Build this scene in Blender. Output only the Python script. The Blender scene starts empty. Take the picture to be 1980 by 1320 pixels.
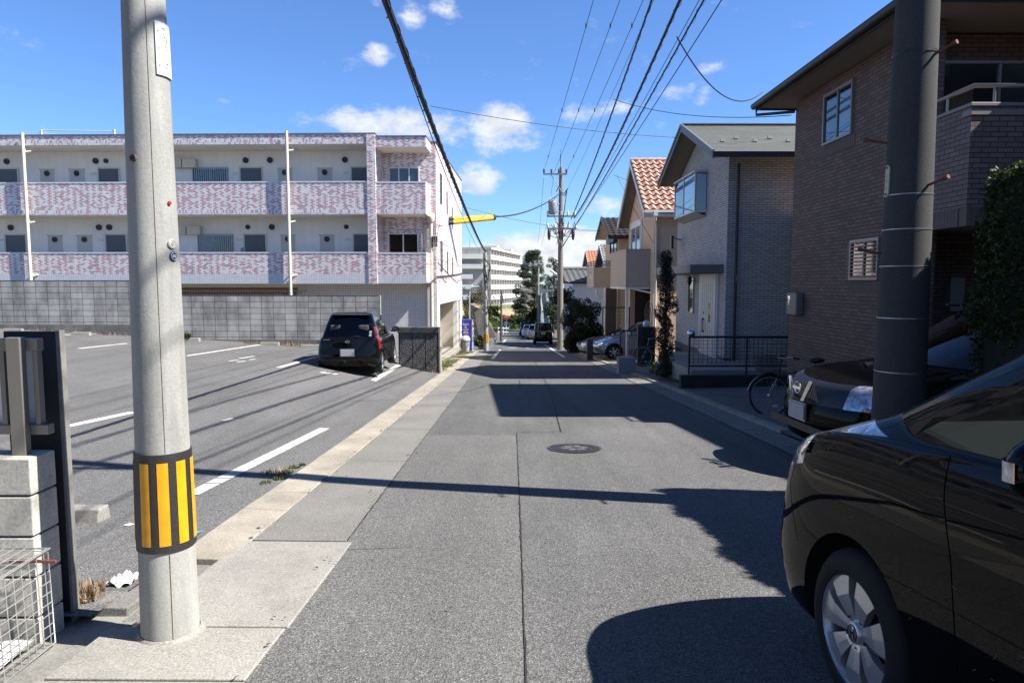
import bpy, bmesh, math, random
from mathutils import Vector, Matrix
import numpy as np
random.seed(7); np.random.seed(7)
D = bpy.data; S = bpy.context.scene; C = S.collection
R = math.radians
# ------------------------------------------------------------------ camera
CAMZ = 1.55; PITCH = R(4.85); YAW = R(0.215); FPX = 1332.0
cam = D.cameras.new('camera'); camo = D.objects.new('camera', cam); C.objects.link(camo)
cam.sensor_width = 36; cam.lens = FPX/1980*36; cam.clip_end = 3000; cam.clip_start = 0.05
camo.location = (0, 0, CAMZ); camo.rotation_euler = (math.pi/2-PITCH, 0, -YAW)
S.camera = camo
# ------------------------------------------------------------------ view
S.view_settings.view_transform = 'Standard'; S.view_settings.look = 'None'
S.view_settings.exposure = 1.3; S.view_settings.gamma = 1
# ------------------------------------------------------------------ sun
SUN_EL = R(46.8); SD = Vector((0.975, -0.22, 0)).normalized()
sun = D.lights.new('sun', 'SUN'); suno = D.objects.new('sun', sun); C.objects.link(suno)
sun.energy = 5.0; sun.angle = R(0.53); sun.color = (1, .955, .89)
SV = Vector((SD.x*math.cos(SUN_EL), SD.y*math.cos(SUN_EL), math.sin(SUN_EL)))
suno.rotation_euler = SV.to_track_quat('Z', 'Y').to_euler(); suno.location = (20, -5, 30)
# ------------------------------------------------------------------ pixel <-> world (photo is 1980 x 1320)
RM = camo.rotation_euler.to_matrix()
def ray(px, py):
    return RM @ Vector(((px-990)/FPX, -(py-660)/FPX, -1))
def W(px, py, Y):                       # the point seen at that pixel, Y metres ahead
    r = ray(px, py); k = Y/r.y
    return Vector((r.x*k, Y, CAMZ+r.z*k))
def zr(y):                              # height of the sloping road
    if y < 40: return -.0615*y
    if y < 108: return -2.46-.056*(y-40)
    return -2.46-.056*68
def G(px, py, dz=0):
    r = ray(px, py); lo, hi = .5, 300
    for _ in range(60):
        m = (lo+hi)/2
        if CAMZ+r.z*m/r.y > zr(m)+dz: lo = m
        else: hi = m
    return Vector((r.x*lo/r.y, lo, zr(lo)+dz))
# ------------------------------------------------------------------ world: sky with clouds
world = D.worlds.new('World'); S.world = world; world.use_nodes = True
wn = world.node_tree; wn.nodes.clear()
def N(nt, t, **k):
    n = nt.nodes.new(t)
    for a, b in k.items():
        if a == 'ins':
            for i, v in b.items(): n.inputs[i].default_value = v
        else: setattr(n, a, b)
    return n
def mth(nt, op, a, b=None, clamp=False):
    n = nt.nodes.new('ShaderNodeMath'); n.operation = op; n.use_clamp = clamp
    for i, v in enumerate((a, b)):
        if v is None: continue
        if isinstance(v, (int, float)): n.inputs[i].default_value = v
        else: nt.links.new(v, n.inputs[i])
    return n.outputs[0]
def build_world():
    nt = wn; L = nt.links
    sky = N(nt, 'ShaderNodeTexSky', sky_type='NISHITA', sun_disc=False)
    sky.sun_elevation = SUN_EL; sky.sun_rotation = math.atan2(SD.x, SD.y)
    sky.air_density = 1.0; sky.dust_density = 0.15; sky.ozone_density = 2.4; sky.altitude = 0
    tc = N(nt, 'ShaderNodeTexCoord')
    sep = N(nt, 'ShaderNodeSeparateXYZ'); L.new(tc.outputs['Generated'], sep.inputs[0])
    az = mth(nt, 'ARCTAN2', sep.outputs[0], sep.outputs[1]); el = mth(nt, 'ARCSINE', sep.outputs[2])
    blobs = [(760,238,125,30,.92),(972,250,62,42,1.05),(880,262,50,20,.5),(922,346,42,24,.95),(1000,488,72,34,1.55),
             (1095,488,112,44,1.7),(935,500,75,24,1.3),(1150,500,60,34,1.4),(1165,396,36,20,1.0),(732,104,22,16,.8),(794,28,20,24,.5),
             (868,14,28,12,.42),(1315,176,28,12,.42),(1360,186,15,14,.42),(1140,212,52,16,.5),(1220,205,36,11,.45),(1375,130,16,8,.35)]
    acc = None
    for px, py, rx, ry, s in blobs:
        d = ray(px, py).normalized(); a0 = math.atan2(d.x, d.y); e0 = math.asin(d.z)
        ra = rx/FPX*1.32; re = ry/FPX*1.32
        u = mth(nt, 'DIVIDE', mth(nt, 'SUBTRACT', az, a0), ra); v = mth(nt, 'DIVIDE', mth(nt, 'SUBTRACT', el, e0), re)
        q = mth(nt, 'ADD', mth(nt, 'MULTIPLY', u, u), mth(nt, 'MULTIPLY', v, v))
        f = mth(nt, 'MULTIPLY', mth(nt, 'SUBTRACT', 1, q), .62*s)
        acc = f if acc is None else mth(nt, 'MAXIMUM', acc, f)
    # elsewhere in the sky: sparse clouds
    ns0 = N(nt, 'ShaderNodeTexNoise', ins={'Scale': 3.0, 'Detail': 6, 'Roughness': .6}); L.new(tc.outputs['Generated'], ns0.inputs['Vector'])
    back = mth(nt, 'MULTIPLY', mth(nt, 'SUBTRACT', mth(nt, 'MULTIPLY', sep.outputs[1], -1), .1), 1.2, True)
    far = mth(nt, 'SUBTRACT', mth(nt, 'MULTIPLY', mth(nt, 'SUBTRACT', ns0.outputs['Fac'], .44), back), .2)
    acc = mth(nt, 'MAXIMUM', mth(nt, 'MAXIMUM', acc, -.6), far)
    mp = N(nt, 'ShaderNodeMapping'); mp.inputs['Scale'].default_value = (1, 1, 1.7); L.new(tc.outputs['Generated'], mp.inputs[0])
    ns = N(nt, 'ShaderNodeTexNoise', ins={'Scale': 21.0, 'Detail': 10, 'Roughness': .64}); L.new(mp.outputs[0], ns.inputs['Vector'])
    t = mth(nt, 'ADD', acc, mth(nt, 'MULTIPLY', mth(nt, 'SUBTRACT', ns.outputs['Fac'], .5), 2.0))
    mr = N(nt, 'ShaderNodeMapRange', interpolation_type='SMOOTHSTEP', ins={1: .0, 2: .75}); L.new(t, mr.inputs[0])
    ns2 = N(nt, 'ShaderNodeTexNoise', ins={'Scale': 30.0, 'Detail': 6}); L.new(mp.outputs[0], ns2.inputs['Vector'])
    cr = N(nt, 'ShaderNodeMapRange', ins={1: .35, 2: .65, 3: .80, 4: 1.08}); L.new(ns2.outputs['Fac'], cr.inputs[0])
    cc = N(nt, 'ShaderNodeMixRGB', blend_type='MULTIPLY', ins={0: 1, 1: (7.9, 8.1, 8.4, 1)}); L.new(cr.outputs[0], cc.inputs[2])
    tint = N(nt, 'ShaderNodeMixRGB', blend_type='MULTIPLY', ins={0: 1, 2: (.84, 1.16, 1.66, 1)}); L.new(sky.outputs[0], tint.inputs[1])
    zen = N(nt, 'ShaderNodeMapRange', interpolation_type='SMOOTHSTEP', ins={1: .42, 2: 1.15, 3: 1.0, 4: .5}); L.new(el, zen.inputs[0])     # deeper blue overhead
    tz = N(nt, 'ShaderNodeMixRGB', blend_type='MULTIPLY', ins={0: 1}); L.new(tint.outputs[0], tz.inputs[1]); L.new(zen.outputs[0], tz.inputs[2]); tint = tz
    mx = N(nt, 'ShaderNodeMixRGB'); L.new(mth(nt, 'MULTIPLY', mr.outputs[0], .93), mx.inputs[0]); L.new(tint.outputs[0], mx.inputs[1]); L.new(cc.outputs[0], mx.inputs[2])
    bg = N(nt, 'ShaderNodeBackground', ins={'Strength': .05}); L.new(mx.outputs[0], bg.inputs[0])
    out = N(nt, 'ShaderNodeOutputWorld'); L.new(bg.outputs[0], out.inputs[0])
build_world()
# ------------------------------------------------------------------ materials
MATS = {}
def newmat(name):
    m = D.materials.new(name); m.use_nodes = True; nt = m.node_tree
    b = nt.nodes['Principled BSDF']; MATS[name] = m
    return m, nt, b
def c4(c, k=.82): return (c[0]*k, c[1]*k, c[2]*k, 1)   # palette scaled to the exposure
def objco(nt): return nt.nodes.new('ShaderNodeTexCoord').outputs['Object']
def planar(nt):
    """flat coordinates on a box-like object: (x or y, z) by the face it lies on, (x, y) on level faces"""
    tc = nt.nodes.new('ShaderNodeTexCoord')
    p = N(nt, 'ShaderNodeSeparateXYZ'); nt.links.new(tc.outputs['Object'], p.inputs[0])
    n = N(nt, 'ShaderNodeSeparateXYZ'); nt.links.new(tc.outputs['Normal'], n.inputs[0])
    fx = mth(nt, 'GREATER_THAN', mth(nt, 'ABSOLUTE', n.outputs[0]), .6)
    fz = mth(nt, 'GREATER_THAN', mth(nt, 'ABSOLUTE', n.outputs[2]), .75)
    u = mth(nt, 'ADD', mth(nt, 'MULTIPLY', p.outputs[1], fx), mth(nt, 'MULTIPLY', p.outputs[0], mth(nt, 'SUBTRACT', 1, fx)))
    v = mth(nt, 'ADD', mth(nt, 'MULTIPLY', p.outputs[1], fz), mth(nt, 'MULTIPLY', p.outputs[2], mth(nt, 'SUBTRACT', 1, fz)))
    c = N(nt, 'ShaderNodeCombineXYZ'); nt.links.new(u, c.inputs[0]); nt.links.new(v, c.inputs[1])
    return c.outputs[0]
def noise(nt, co, scale, detail=4, rough=.55, stretch=None):
    if stretch:
        mp = N(nt, 'ShaderNodeMapping'); mp.inputs['Scale'].default_value = stretch; nt.links.new(co, mp.inputs[0]); co = mp.outputs[0]
    n = N(nt, 'ShaderNodeTexNoise', ins={'Scale': scale, 'Detail': detail, 'Roughness': rough}); nt.links.new(co, n.inputs['Vector'])
    return n.outputs['Fac']
def rng(nt, f, a, b, lo=.3, hi=.7):
    r = N(nt, 'ShaderNodeMapRange', ins={1: lo, 2: hi, 3: a, 4: b}); nt.links.new(f, r.inputs[0]); return r.outputs[0]
def mul(nt, col, f):
    m = N(nt, 'ShaderNodeMixRGB', blend_type='MULTIPLY', ins={0: 1})
    for i, v in ((1, col), (2, f)):
        if isinstance(v, tuple): m.inputs[i].default_value = v
        else: nt.links.new(v, m.inputs[i])
    return m.outputs[0]
def mix(nt, f, a, b):
    m = N(nt, 'ShaderNodeMixRGB')
    for i, v in ((0, f), (1, a), (2, b)):
        if isinstance(v, (tuple, float, int)): m.inputs[i].default_value = v
        else: nt.links.new(v, m.inputs[i])
    return m.outputs[0]
def bump(nt, b, h, strength=.3, dist=.01):
    n = N(nt, 'ShaderNodeBump', ins={'Strength': strength, 'Distance': dist}); nt.links.new(h, n.inputs['Height']); nt.links.new(n.outputs[0], b.inputs['Normal'])
def M(name, col, rough=.6, metal=0, var=.12, vs=3., bmp=0, bs=60., spec=.5, coat=0, streak=0):
    if name in MATS: return MATS[name]
    m, nt, b = newmat(name); co = objco(nt)
    b.inputs['Roughness'].default_value = rough; b.inputs['Metallic'].default_value = metal
    b.inputs['Specular IOR Level'].default_value = spec; b.inputs['Coat Weight'].default_value = coat; b.inputs['Coat Roughness'].default_value = .04
    c = c4(col)
    if var: c = mul(nt, c, rng(nt, noise(nt, co, vs, 6, .6), 1-var, 1+var))
    if streak: c = mul(nt, c, rng(nt, noise(nt, co, 2.2, 5, .6, (5, 5, .35)), 1-streak, 1+streak*.4))
    if isinstance(c, tuple): b.inputs['Base Color'].default_value = c
    else: nt.links.new(c, b.inputs['Base Color'])
    if bmp: bump(nt, b, noise(nt, co, bs, 3), bmp)
    return m
def asphalt(name, col, patch=.14, seed=0., warm=0):
    m, nt, b = newmat(name); co = objco(nt)
    if seed:
        mp = N(nt, 'ShaderNodeMapping'); mp.inputs['Location'].default_value = (seed, seed*1.7, 0); nt.links.new(co, mp.inputs[0]); co = mp.outputs[0]
    v = N(nt, 'ShaderNodeTexVoronoi', ins={'Scale': 135.}); nt.links.new(co, v.inputs['Vector'])
    sp = N(nt, 'ShaderNodeSeparateColor'); nt.links.new(v.outputs['Color'], sp.inputs[0])
    st = rng(nt, sp.outputs[0], .55, 1.6, 0, 1)
    st2 = mth(nt, 'MULTIPLY', mth(nt, 'GREATER_THAN', sp.outputs[1], .95), 1.1)
    g = mul(nt, c4(col), mth(nt, 'ADD', st, st2))
    g = mul(nt, g, rng(nt, noise(nt, co, 240, 2), .75, 1.25, .3, .7))
    g = mul(nt, g, rng(nt, noise(nt, co, .55, 6, .65), 1-patch, 1+patch))
    g = mul(nt, g, rng(nt, noise(nt, co, 1.3, 4, .6, (3.0, .22, 1)), 1-patch*.8, 1+patch*.6))
    stain = rng(nt, noise(nt, co, 2.3, 6, .7), 0, 1, .66, .76)
    g = mix(nt, mth(nt, 'MULTIPLY', stain, .3), g, c4((col[0]*.55, col[1]*.47, col[2]*.42)))
    # tyre-polished tracks, small brown spots and dark drips
    sx = N(nt, 'ShaderNodeSeparateXYZ'); nt.links.new(co, sx.inputs[0]); wob = mth(nt, 'MULTIPLY', mth(nt, 'SUBTRACT', noise(nt, co, .35, 3), .5), .9)
    ph = mth(nt, 'COSINE', mth(nt, 'MULTIPLY', mth(nt, 'ADD', sx.outputs[0], wob), 3.6)); g = mul(nt, g, rng(nt, ph, .955, 1.05, -1, 1))
    v2 = N(nt, 'ShaderNodeTexVoronoi', ins={'Scale': 1.7}); nt.links.new(co, v2.inputs['Vector']); s2 = N(nt, 'ShaderNodeSeparateColor'); nt.links.new(v2.outputs['Color'], s2.inputs[0])
    sp2 = mth(nt, 'MULTIPLY', mth(nt, 'LESS_THAN', mth(nt, 'ADD', v2.outputs['Distance'], mth(nt, 'MULTIPLY', noise(nt, co, 22, 4, .7), .12)), .095), mth(nt, 'GREATER_THAN', s2.outputs[0], .55))
    g = mix(nt, mth(nt, 'MULTIPLY', sp2, .45), g, c4((col[0]*.75, col[1]*.55, col[2]*.45)))
    dk = mth(nt, 'MULTIPLY', rng(nt, noise(nt, co, 5.5, 7, .75), 0, 1, .64, .70), rng(nt, noise(nt, co, .8, 2), 0, .55, .45, .65))
    g = mix(nt, dk, g, c4((col[0]*.45, col[1]*.44, col[2]*.43)))
    nt.links.new(g, b.inputs['Base Color']); b.inputs['Roughness'].default_value = .88; b.inputs['Specular IOR Level'].default_value = .25
    bump(nt, b, v.outputs['Distance'], .55, .006)
    return m
def concrete(name, col, speck=.35, stain=.25, bs=120., vs=1.2, streak=0, moss=0):
    m, nt, b = newmat(name); co = objco(nt)
    g = mul(nt, c4(col), rng(nt, noise(nt, co, bs, 3, .7), 1-speck, 1+speck))
    g = mul(nt, g, rng(nt, noise(nt, co, vs, 7, .65), 1-stain, 1+stain*.8))
    if streak: g = mul(nt, g, rng(nt, noise(nt, co, 2.5, 5, .65, (3, 3, .3)), 1-streak, 1+streak*.35, .35, .62))
    if moss: g = mix(nt, mth(nt, 'MULTIPLY', rng(nt, noise(nt, co, 2.6, 6, .7), 0, 1, .55, .7), moss), g, c4((col[0]*.42, col[1]*.42, col[2]*.36)))
    nt.links.new(g, b.inputs['Base Color']); b.inputs['Roughness'].default_value = .85; b.inputs['Specular IOR Level'].default_value = .3
    bump(nt, b, noise(nt, co, bs*.8, 4, .7), .35, .004)
    return m
def bricks(name, ramp, mortar, bw, bh, ms=.006, offset=.5, rough=.6, bmp=.5, streak=.0, big=.1, soft=0, z0=0.):
    """bricks or tiles; ramp: list of (position, colour) picked at random for each brick"""
    m, nt, b = newmat(name); co = planar(nt)
    if z0:
        mp = N(nt, 'ShaderNodeMapping'); mp.inputs['Location'].default_value = (0, -z0, 0); nt.links.new(co, mp.inputs[0]); co = mp.outputs[0]
    br = N(nt, 'ShaderNodeTexBrick', offset=offset, squash=1)
    for k, v in (('Color1', (0, 0, 0, 1)), ('Color2', (1, 1, 1, 1)), ('Mortar', (0, 0, 0, 1)), ('Scale', 1.), ('Mortar Size', ms), ('Mortar Smooth', .1), ('Bias', 0.), ('Brick Width', bw), ('Row Height', bh)):
        br.inputs[k].default_value = v
    nt.links.new(co, br.inputs['Vector'])
    cr = N(nt, 'ShaderNodeValToRGB'); cr.color_ramp.interpolation = 'LINEAR' if soft else 'CONSTANT'
    e = cr.color_ramp.elements
    while len(e) < len(ramp): e.new(.5)
    for i, (p, c) in enumerate(ramp): e[i].position = p; e[i].color = c4(c)
    nt.links.new(br.outputs['Color'], cr.inputs[0])
    g = mul(nt, cr.outputs[0], rng(nt, noise(nt, co, 60, 3), .9, 1.1))
    g = mix(nt, br.outputs['Fac'], g, c4(mortar))
    if big: g = mul(nt, g, rng(nt, noise(nt, objco(nt), .8, 6, .6), 1-big, 1+big))
    if streak: g = mul(nt, g, rng(nt, noise(nt, objco(nt), 1.1, 6, .68, (1.6, 1.6, .7)), 1-streak, 1+streak*.35, .33, .6))
    nt.links.new(g, b.inputs['Base Color']); b.inputs['Roughness'].default_value = rough
    bump(nt, b, mth(nt, 'SUBTRACT', 1, br.outputs['Fac']), bmp, .006)
    return m
def mosaic(name, w, h, white, cols, grout, p_hi=.80, p_lo=.17, ms=.10, rough=.3):
    """small glazed tiles laid in half bond: nearly every other tile is coloured"""
    m, nt, b = newmat(name); sp = N(nt, 'ShaderNodeSeparateXYZ'); nt.links.new(planar(nt), sp.inputs[0])
    rv = mth(nt, 'DIVIDE', sp.outputs[1], h); row = mth(nt, 'FLOOR', rv); fv = mth(nt, 'FRACT', rv)
    par = mth(nt, 'MODULO', mth(nt, 'ADD', row, 1000), 2)
    cu = mth(nt, 'ADD', mth(nt, 'DIVIDE', sp.outputs[0], w), mth(nt, 'MULTIPLY', par, .5)); col = mth(nt, 'FLOOR', cu); fu = mth(nt, 'FRACT', cu)
    cb = N(nt, 'ShaderNodeCombineXYZ'); nt.links.new(col, cb.inputs[0]); nt.links.new(row, cb.inputs[1])
    wn_ = N(nt, 'ShaderNodeTexWhiteNoise', noise_dimensions='2D'); nt.links.new(cb.outputs[0], wn_.inputs['Vector']); sc = N(nt, 'ShaderNodeSeparateColor'); nt.links.new(wn_.outputs['Color'], sc.inputs[0])
    chk = mth(nt, 'MODULO', mth(nt, 'ADD', col, 1000), 2); thr = mth(nt, 'ADD', p_lo, mth(nt, 'MULTIPLY', chk, p_hi-p_lo))
    on = mth(nt, 'LESS_THAN', sc.outputs[0], thr)
    cr = N(nt, 'ShaderNodeValToRGB'); cr.color_ramp.interpolation = 'CONSTANT'; e = cr.color_ramp.elements
    while len(e) < len(cols): e.new(.5)
    for i, c in enumerate(cols): e[i].position = i/len(cols); e[i].color = c4(c)
    nt.links.new(sc.outputs[1], cr.inputs[0])
    wv = mul(nt, c4(white), rng(nt, sc.outputs[2], .86, 1.04, 0, 1)); g = mix(nt, on, wv, cr.outputs[0])
    eu = mth(nt, 'MINIMUM', mth(nt, 'MULTIPLY', fu, w/h), mth(nt, 'MULTIPLY', mth(nt, 'SUBTRACT', 1, fu), w/h)); ev = mth(nt, 'MINIMUM', fv, mth(nt, 'SUBTRACT', 1, fv))
    gr = mth(nt, 'LESS_THAN', mth(nt, 'MINIMUM', eu, ev), ms); g = mix(nt, gr, g, c4(grout))
    g = mul(nt, g, rng(nt, noise(nt, objco(nt), 1.5, 5, .6, (2, 2, .4)), .93, 1.04))
    nt.links.new(g, b.inputs['Base Color']); b.inputs['Roughness'].default_value = rough; bump(nt, b, mth(nt, 'SUBTRACT', 1, gr), .3, .004)
    return m
def leafmat(name, cols, rough=.55, trans=.25):
    m, nt, b = newmat(name)
    ge = N(nt, 'ShaderNodeNewGeometry'); cr = N(nt, 'ShaderNodeValToRGB'); e = cr.color_ramp.elements
    while len(e) < len(cols): e.new(.5)
    for i, c in enumerate(cols): e[i].position = i/(len(cols)-1); e[i].color = c4(c)
    nt.links.new(ge.outputs['Random Per Island'], cr.inputs[0])
    nt.links.new(cr.outputs[0], b.inputs['Base Color']); b.inputs['Roughness'].default_value = rough; b.inputs['Specular IOR Level'].default_value = .3
    if trans:
        t = N(nt, 'ShaderNodeBsdfTranslucent'); nt.links.new(cr.outputs[0], t.inputs[0])
        mx = N(nt, 'ShaderNodeMixShader', ins={0: trans}); nt.links.new(b.outputs[0], mx.inputs[1]); nt.links.new(t.outputs[0], mx.inputs[2])
        nt.links.new(mx.outputs[0], nt.nodes['Material Output'].inputs[0])
    return m
def glassmat(name, tint=(.3, .36, .34), refl=1.0):
    m, nt, b = newmat(name)
    tr = N(nt, 'ShaderNodeBsdfTransparent', ins={0: c4(tint, 1)}); gl = N(nt, 'ShaderNodeBsdfGlossy', ins={0: (1, 1, 1, 1), 1: .02})
    fr = N(nt, 'ShaderNodeFresnel', ins={0: 1.5}); mx = N(nt, 'ShaderNodeMixShader')
    nt.links.new(mth(nt, 'MULTIPLY', fr.outputs[0], refl, True), mx.inputs[0]); nt.links.new(tr.outputs[0], mx.inputs[1]); nt.links.new(gl.outputs[0], mx.inputs[2])
    nt.links.new(mx.outputs[0], nt.nodes['Material Output'].inputs[0])
    return m
# ------------------------------------------------------------------ mesh builder
class MB:
    def __init__(s): s.v = []; s.f = []; s.sm = []
    def add(s, vs, fs, smooth=False):
        o = len(s.v); s.v += [tuple(p) for p in vs]; s.f += [tuple(i+o for i in f) for f in fs]; s.sm += [smooth]*len(fs); return s
    def box(s, x0, x1, y0, y1, z0, z1):
        return s.add([(x0,y0,z0),(x1,y0,z0),(x1,y1,z0),(x0,y1,z0),(x0,y0,z1),(x1,y0,z1),(x1,y1,z1),(x0,y1,z1)],
                     [(0,3,2,1),(4,5,6,7),(0,1,5,4),(1,2,6,5),(2,3,7,6),(3,0,4,7)])
    def ob(s, o, u, n, a0, a1, b0, b1, c0, c1, v=None):     # along u, up (or v), out along n
        o = Vector(o); u = Vector(u); n = Vector(n); v = Vector(v) if v else Vector((0,0,1))
        P = [o+u*a+v*b+n*c for c in (c0, c1) for b in (b0, b1) for a in (a0, a1)]
        return s.add(P, [(0,1,3,2),(4,6,7,5),(0,4,5,1),(2,3,7,6),(0,2,6,4),(1,5,7,3)])
    def quad(s, *p): return s.add(p, [tuple(range(len(p)))])
    def hexa(s, p): return s.add(p, [(0,3,2,1),(4,5,6,7),(0,1,5,4),(1,2,6,5),(2,3,7,6),(3,0,4,7)])
    def prism(s, poly, d):                                  # polygon of 3-D points swept by d
        n = len(poly); d = Vector(d); A = [Vector(p) for p in poly]; B = [p+d for p in A]
        return s.add(A+B, [tuple(range(n-1, -1, -1)), tuple(range(n, 2*n))]+[(i, (i+1) % n, n+(i+1) % n, n+i) for i in range(n)])
    def tube(s, pts, r, n=8, cap=True, closed=False, smooth=True):
        pts = [Vector(p) for p in pts]; m = len(pts); rr = r if isinstance(r, (list, tuple)) else [r]*m
        vs = []; fs = []; up = None
        for i, p in enumerate(pts):
            if closed: t = pts[(i+1) % m]-pts[i-1]
            else: t = pts[min(i+1, m-1)]-pts[max(i-1, 0)]
            t.normalize()
            if up is None:
                up = Vector((0,0,1)) if abs(t.z) < .9 else Vector((0,1,0))
            a = up-t*up.dot(t)
            if a.length < 1e-4: a = t.orthogonal()
            a.normalize(); up = a; b = t.cross(a)
            for k in range(n):
                th = 2*math.pi*k/n; vs.append(p+(a*math.cos(th)+b*math.sin(th))*rr[i])
        for i in range(m if closed else m-1):
            j = (i+1) % m
            for k in range(n): fs.append((i*n+k, i*n+(k+1) % n, j*n+(k+1) % n, j*n+k))
        s.add(vs, fs, smooth)
        if cap and not closed: s.add(vs[:n], [tuple(range(n-1, -1, -1))]); s.add(vs[-n:], [tuple(range(n))])
        return s
    def lathe(s, prof, c, n=24, axis='z', smooth=True, cap=True):   # prof: (radius, height)
        c = Vector(c); vs = []; fs = []
        for r, h in prof:
            for k in range(n):
                t = 2*math.pi*k/n; a, b = r*math.cos(t), r*math.sin(t)
                vs.append(c+Vector({'z': (a, b, h), 'y': (a, h, b), 'x': (h, a, b)}[axis]))
        for i in range(len(prof)-1):
            for k in range(n): fs.append((i*n+k, i*n+(k+1) % n, (i+1)*n+(k+1) % n, (i+1)*n+k))
        s.add(vs, fs, smooth)
        if cap: s.add(vs[:n], [tuple(range(n-1, -1, -1))]); s.add(vs[-n:], [tuple(range(n))])
        return s
    def ball(s, c, r, n=12, m=8, sc=(1,1,1)):
        prof = [(max(1e-4, math.sin(math.pi*i/m))*r, -math.cos(math.pi*i/m)*r) for i in range(m+1)]
        o = len(s.v); s.lathe(prof, (0,0,0), n, cap=False)
        for i in range(o, len(s.v)): p = s.v[i]; s.v[i] = (c[0]+p[0]*sc[0], c[1]+p[1]*sc[1], c[2]+p[2]*sc[2])
        return s
    def grid(s, rows, smooth=True):
        n = len(rows[0]); vs = [p for r in rows for p in r]
        return s.add(vs, [(i*n+j, i*n+j+1, (i+1)*n+j+1, (i+1)*n+j) for i in range(len(rows)-1) for j in range(n-1)], smooth)
    def build(s, name, mat, parent=None, bev=0, fix=False):
        me = D.meshes.new(name); me.from_pydata(s.v, [], s.f); me.update()
        me.polygons.foreach_set('use_smooth', s.sm)
        if fix:
            bm = bmesh.new(); bm.from_mesh(me); bmesh.ops.recalc_face_normals(bm, faces=bm.faces); bm.to_mesh(me); bm.free()
        return link(name, me, mat, parent, bev)
def mat_of(o): return Matrix.LocRotScale(o.location, o.rotation_euler, o.scale)
LOCAL = set()
def link(name, me, mat, parent=None, bev=0):
    if mat is not None: me.materials.append(mat)
    o = D.objects.new(name, me); C.objects.link(o)
    if parent is not None:
        o.parent = parent
        if parent.type == 'EMPTY' and parent.name not in LOCAL: o.matrix_parent_inverse = mat_of(parent).inverted()
    if bev:
        b = o.modifiers.new('bevel', 'BEVEL'); b.width = bev; b.segments = 2; b.limit_method = 'ANGLE'
    return o
def tag(o, label=None, cat=None, group=None, kind=None):
    if label: o['label'] = label
    if cat: o['category'] = cat
    if group: o['group'] = group
    if kind: o['kind'] = kind
    return o
def thing(name, label, cat, loc=(0,0,0), rz=0, group=None, local=False):
    o = D.objects.new(name, None); C.objects.link(o); o.location = loc; o.rotation_euler = (0, 0, rz); o.empty_display_size = .2
    if local: LOCAL.add(o.name)
    return tag(o, label, cat, group)
def struct(o): o['kind'] = 'structure'; return o
def stuff(o): o['kind'] = 'stuff'; return o
def text_mesh(body, size, mtx, depth=.002, align='CENTER', spacing=1.0):
    cu = D.curves.new('lettering', 'FONT'); cu.body = body; cu.size = size; cu.extrude = depth; cu.align_x = align; cu.align_y = 'CENTER'; cu.space_character = spacing
    t = D.objects.new('lettering', cu); C.objects.link(t); bpy.context.view_layer.update()
    me = D.meshes.new_from_object(t.evaluated_get(bpy.context.evaluated_depsgraph_get()))
    D.objects.remove(t); D.curves.remove(cu); me.transform(mtx); me.materials.clear()
    return me
def frame_m(o, u, v, n):
    m = Matrix.Identity(4)
    for i in range(3): m[i][0] = u[i]; m[i][1] = v[i]; m[i][2] = n[i]; m[i][3] = o[i]
    return m
# ------------------------------------------------------------------ the palette
ASPH = asphalt('asphalt', (.114, .113, .110))
ASPH2 = asphalt('asphalt_lot', (.128, .126, .123), .12, 13.)
ASPH3 = asphalt('asphalt_patch', (.126, .124, .118), .1, 31.)
CONC_L = concrete('concrete_light', (.325, .31, .275), .42, .28, 95, 1.3, moss=.5)
CONC_K = concrete('concrete_kerb', (.35, .315, .255), .25, .28, 60, 1.6, moss=.3)
CONC_M = concrete('concrete_mid', (.205, .196, .178), .5, .18, 85, 1.2)
CONC_D = concrete('concrete_dark', (.12, .12, .115), .35, .25, 70, 1.5)
POLE_C = concrete('pole_concrete', (.39, .39, .36), .14, .14, 90, 1.4, streak=.24)
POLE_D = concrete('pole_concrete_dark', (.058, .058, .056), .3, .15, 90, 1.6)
PAINT = concrete('road_paint', (.66, .66, .64), .30, .25, 45, 6, moss=.45)
BLOCK = bricks('block_wall', [(0, (.40, .40, .385)), (.5, (.33, .33, .32)), (.8, (.28, .28, .27))], (.13, .13, .13), .4, .2, .008, 0., .85, .6, streak=.62, big=.2, z0=.0)
BLOCKN = concrete('block_near', (.52, .50, .44), .22, .2, 55, 1.5, streak=.25)
TCOL = [(.52, .34, .36), (.62, .28, .29), (.44, .30, .33), (.68, .39, .39), (.55, .44, .46)]
TILE = mosaic('pink_tile', .128, .056, (.94, .88, .85), TCOL, (.68, .63, .63))
TILE_V = mosaic('pink_tile_upright', .062, .13, (.92, .87, .87), TCOL, (.66, .62, .64), .5, .15, .06)
TILE_W = bricks('white_tile', [(0, (.76, .75, .76)), (.5, (.80, .79, .80))], (.42, .42, .45), .1, .1, .006, 0, .35, .3, big=.04)
WHITE = M('white_plaster', (.98, .95, .90), .8, var=.05, vs=1.2, streak=.06)
WHITE_T = M('white_trim', (.78, .77, .75), .45, var=.04)
CEIL = M('soffit_white', (.88, .83, .76), .85, var=.04)
BEIGE = M('beige_wall', (.62, .53, .42), .85, var=.06, streak=.05)
BEIGE_D = M('beige_base', (.33, .31, .27), .85, var=.12)
DOOR_G = M('door_grey', (.10, .11, .135), .4, var=.05)
CREAM = M('cream_metal', (.70, .66, .55), .5, var=.05)
BLACK = M('black_plastic', (.012, .012, .013), .45, var=.1)
RUBBER = M('rubber', (.014, .014, .015), .8, var=.2, vs=20, spec=.3)
STEEL = M('galvanised', (.46, .47, .48), .38, metal=.85, var=.12, vs=8)
CHROME = M('chrome', (.75, .76, .78), .08, metal=1, var=0)
ALLOY = M('alloy', (.72, .72, .73), .30, metal=.7, var=.04)
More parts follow.
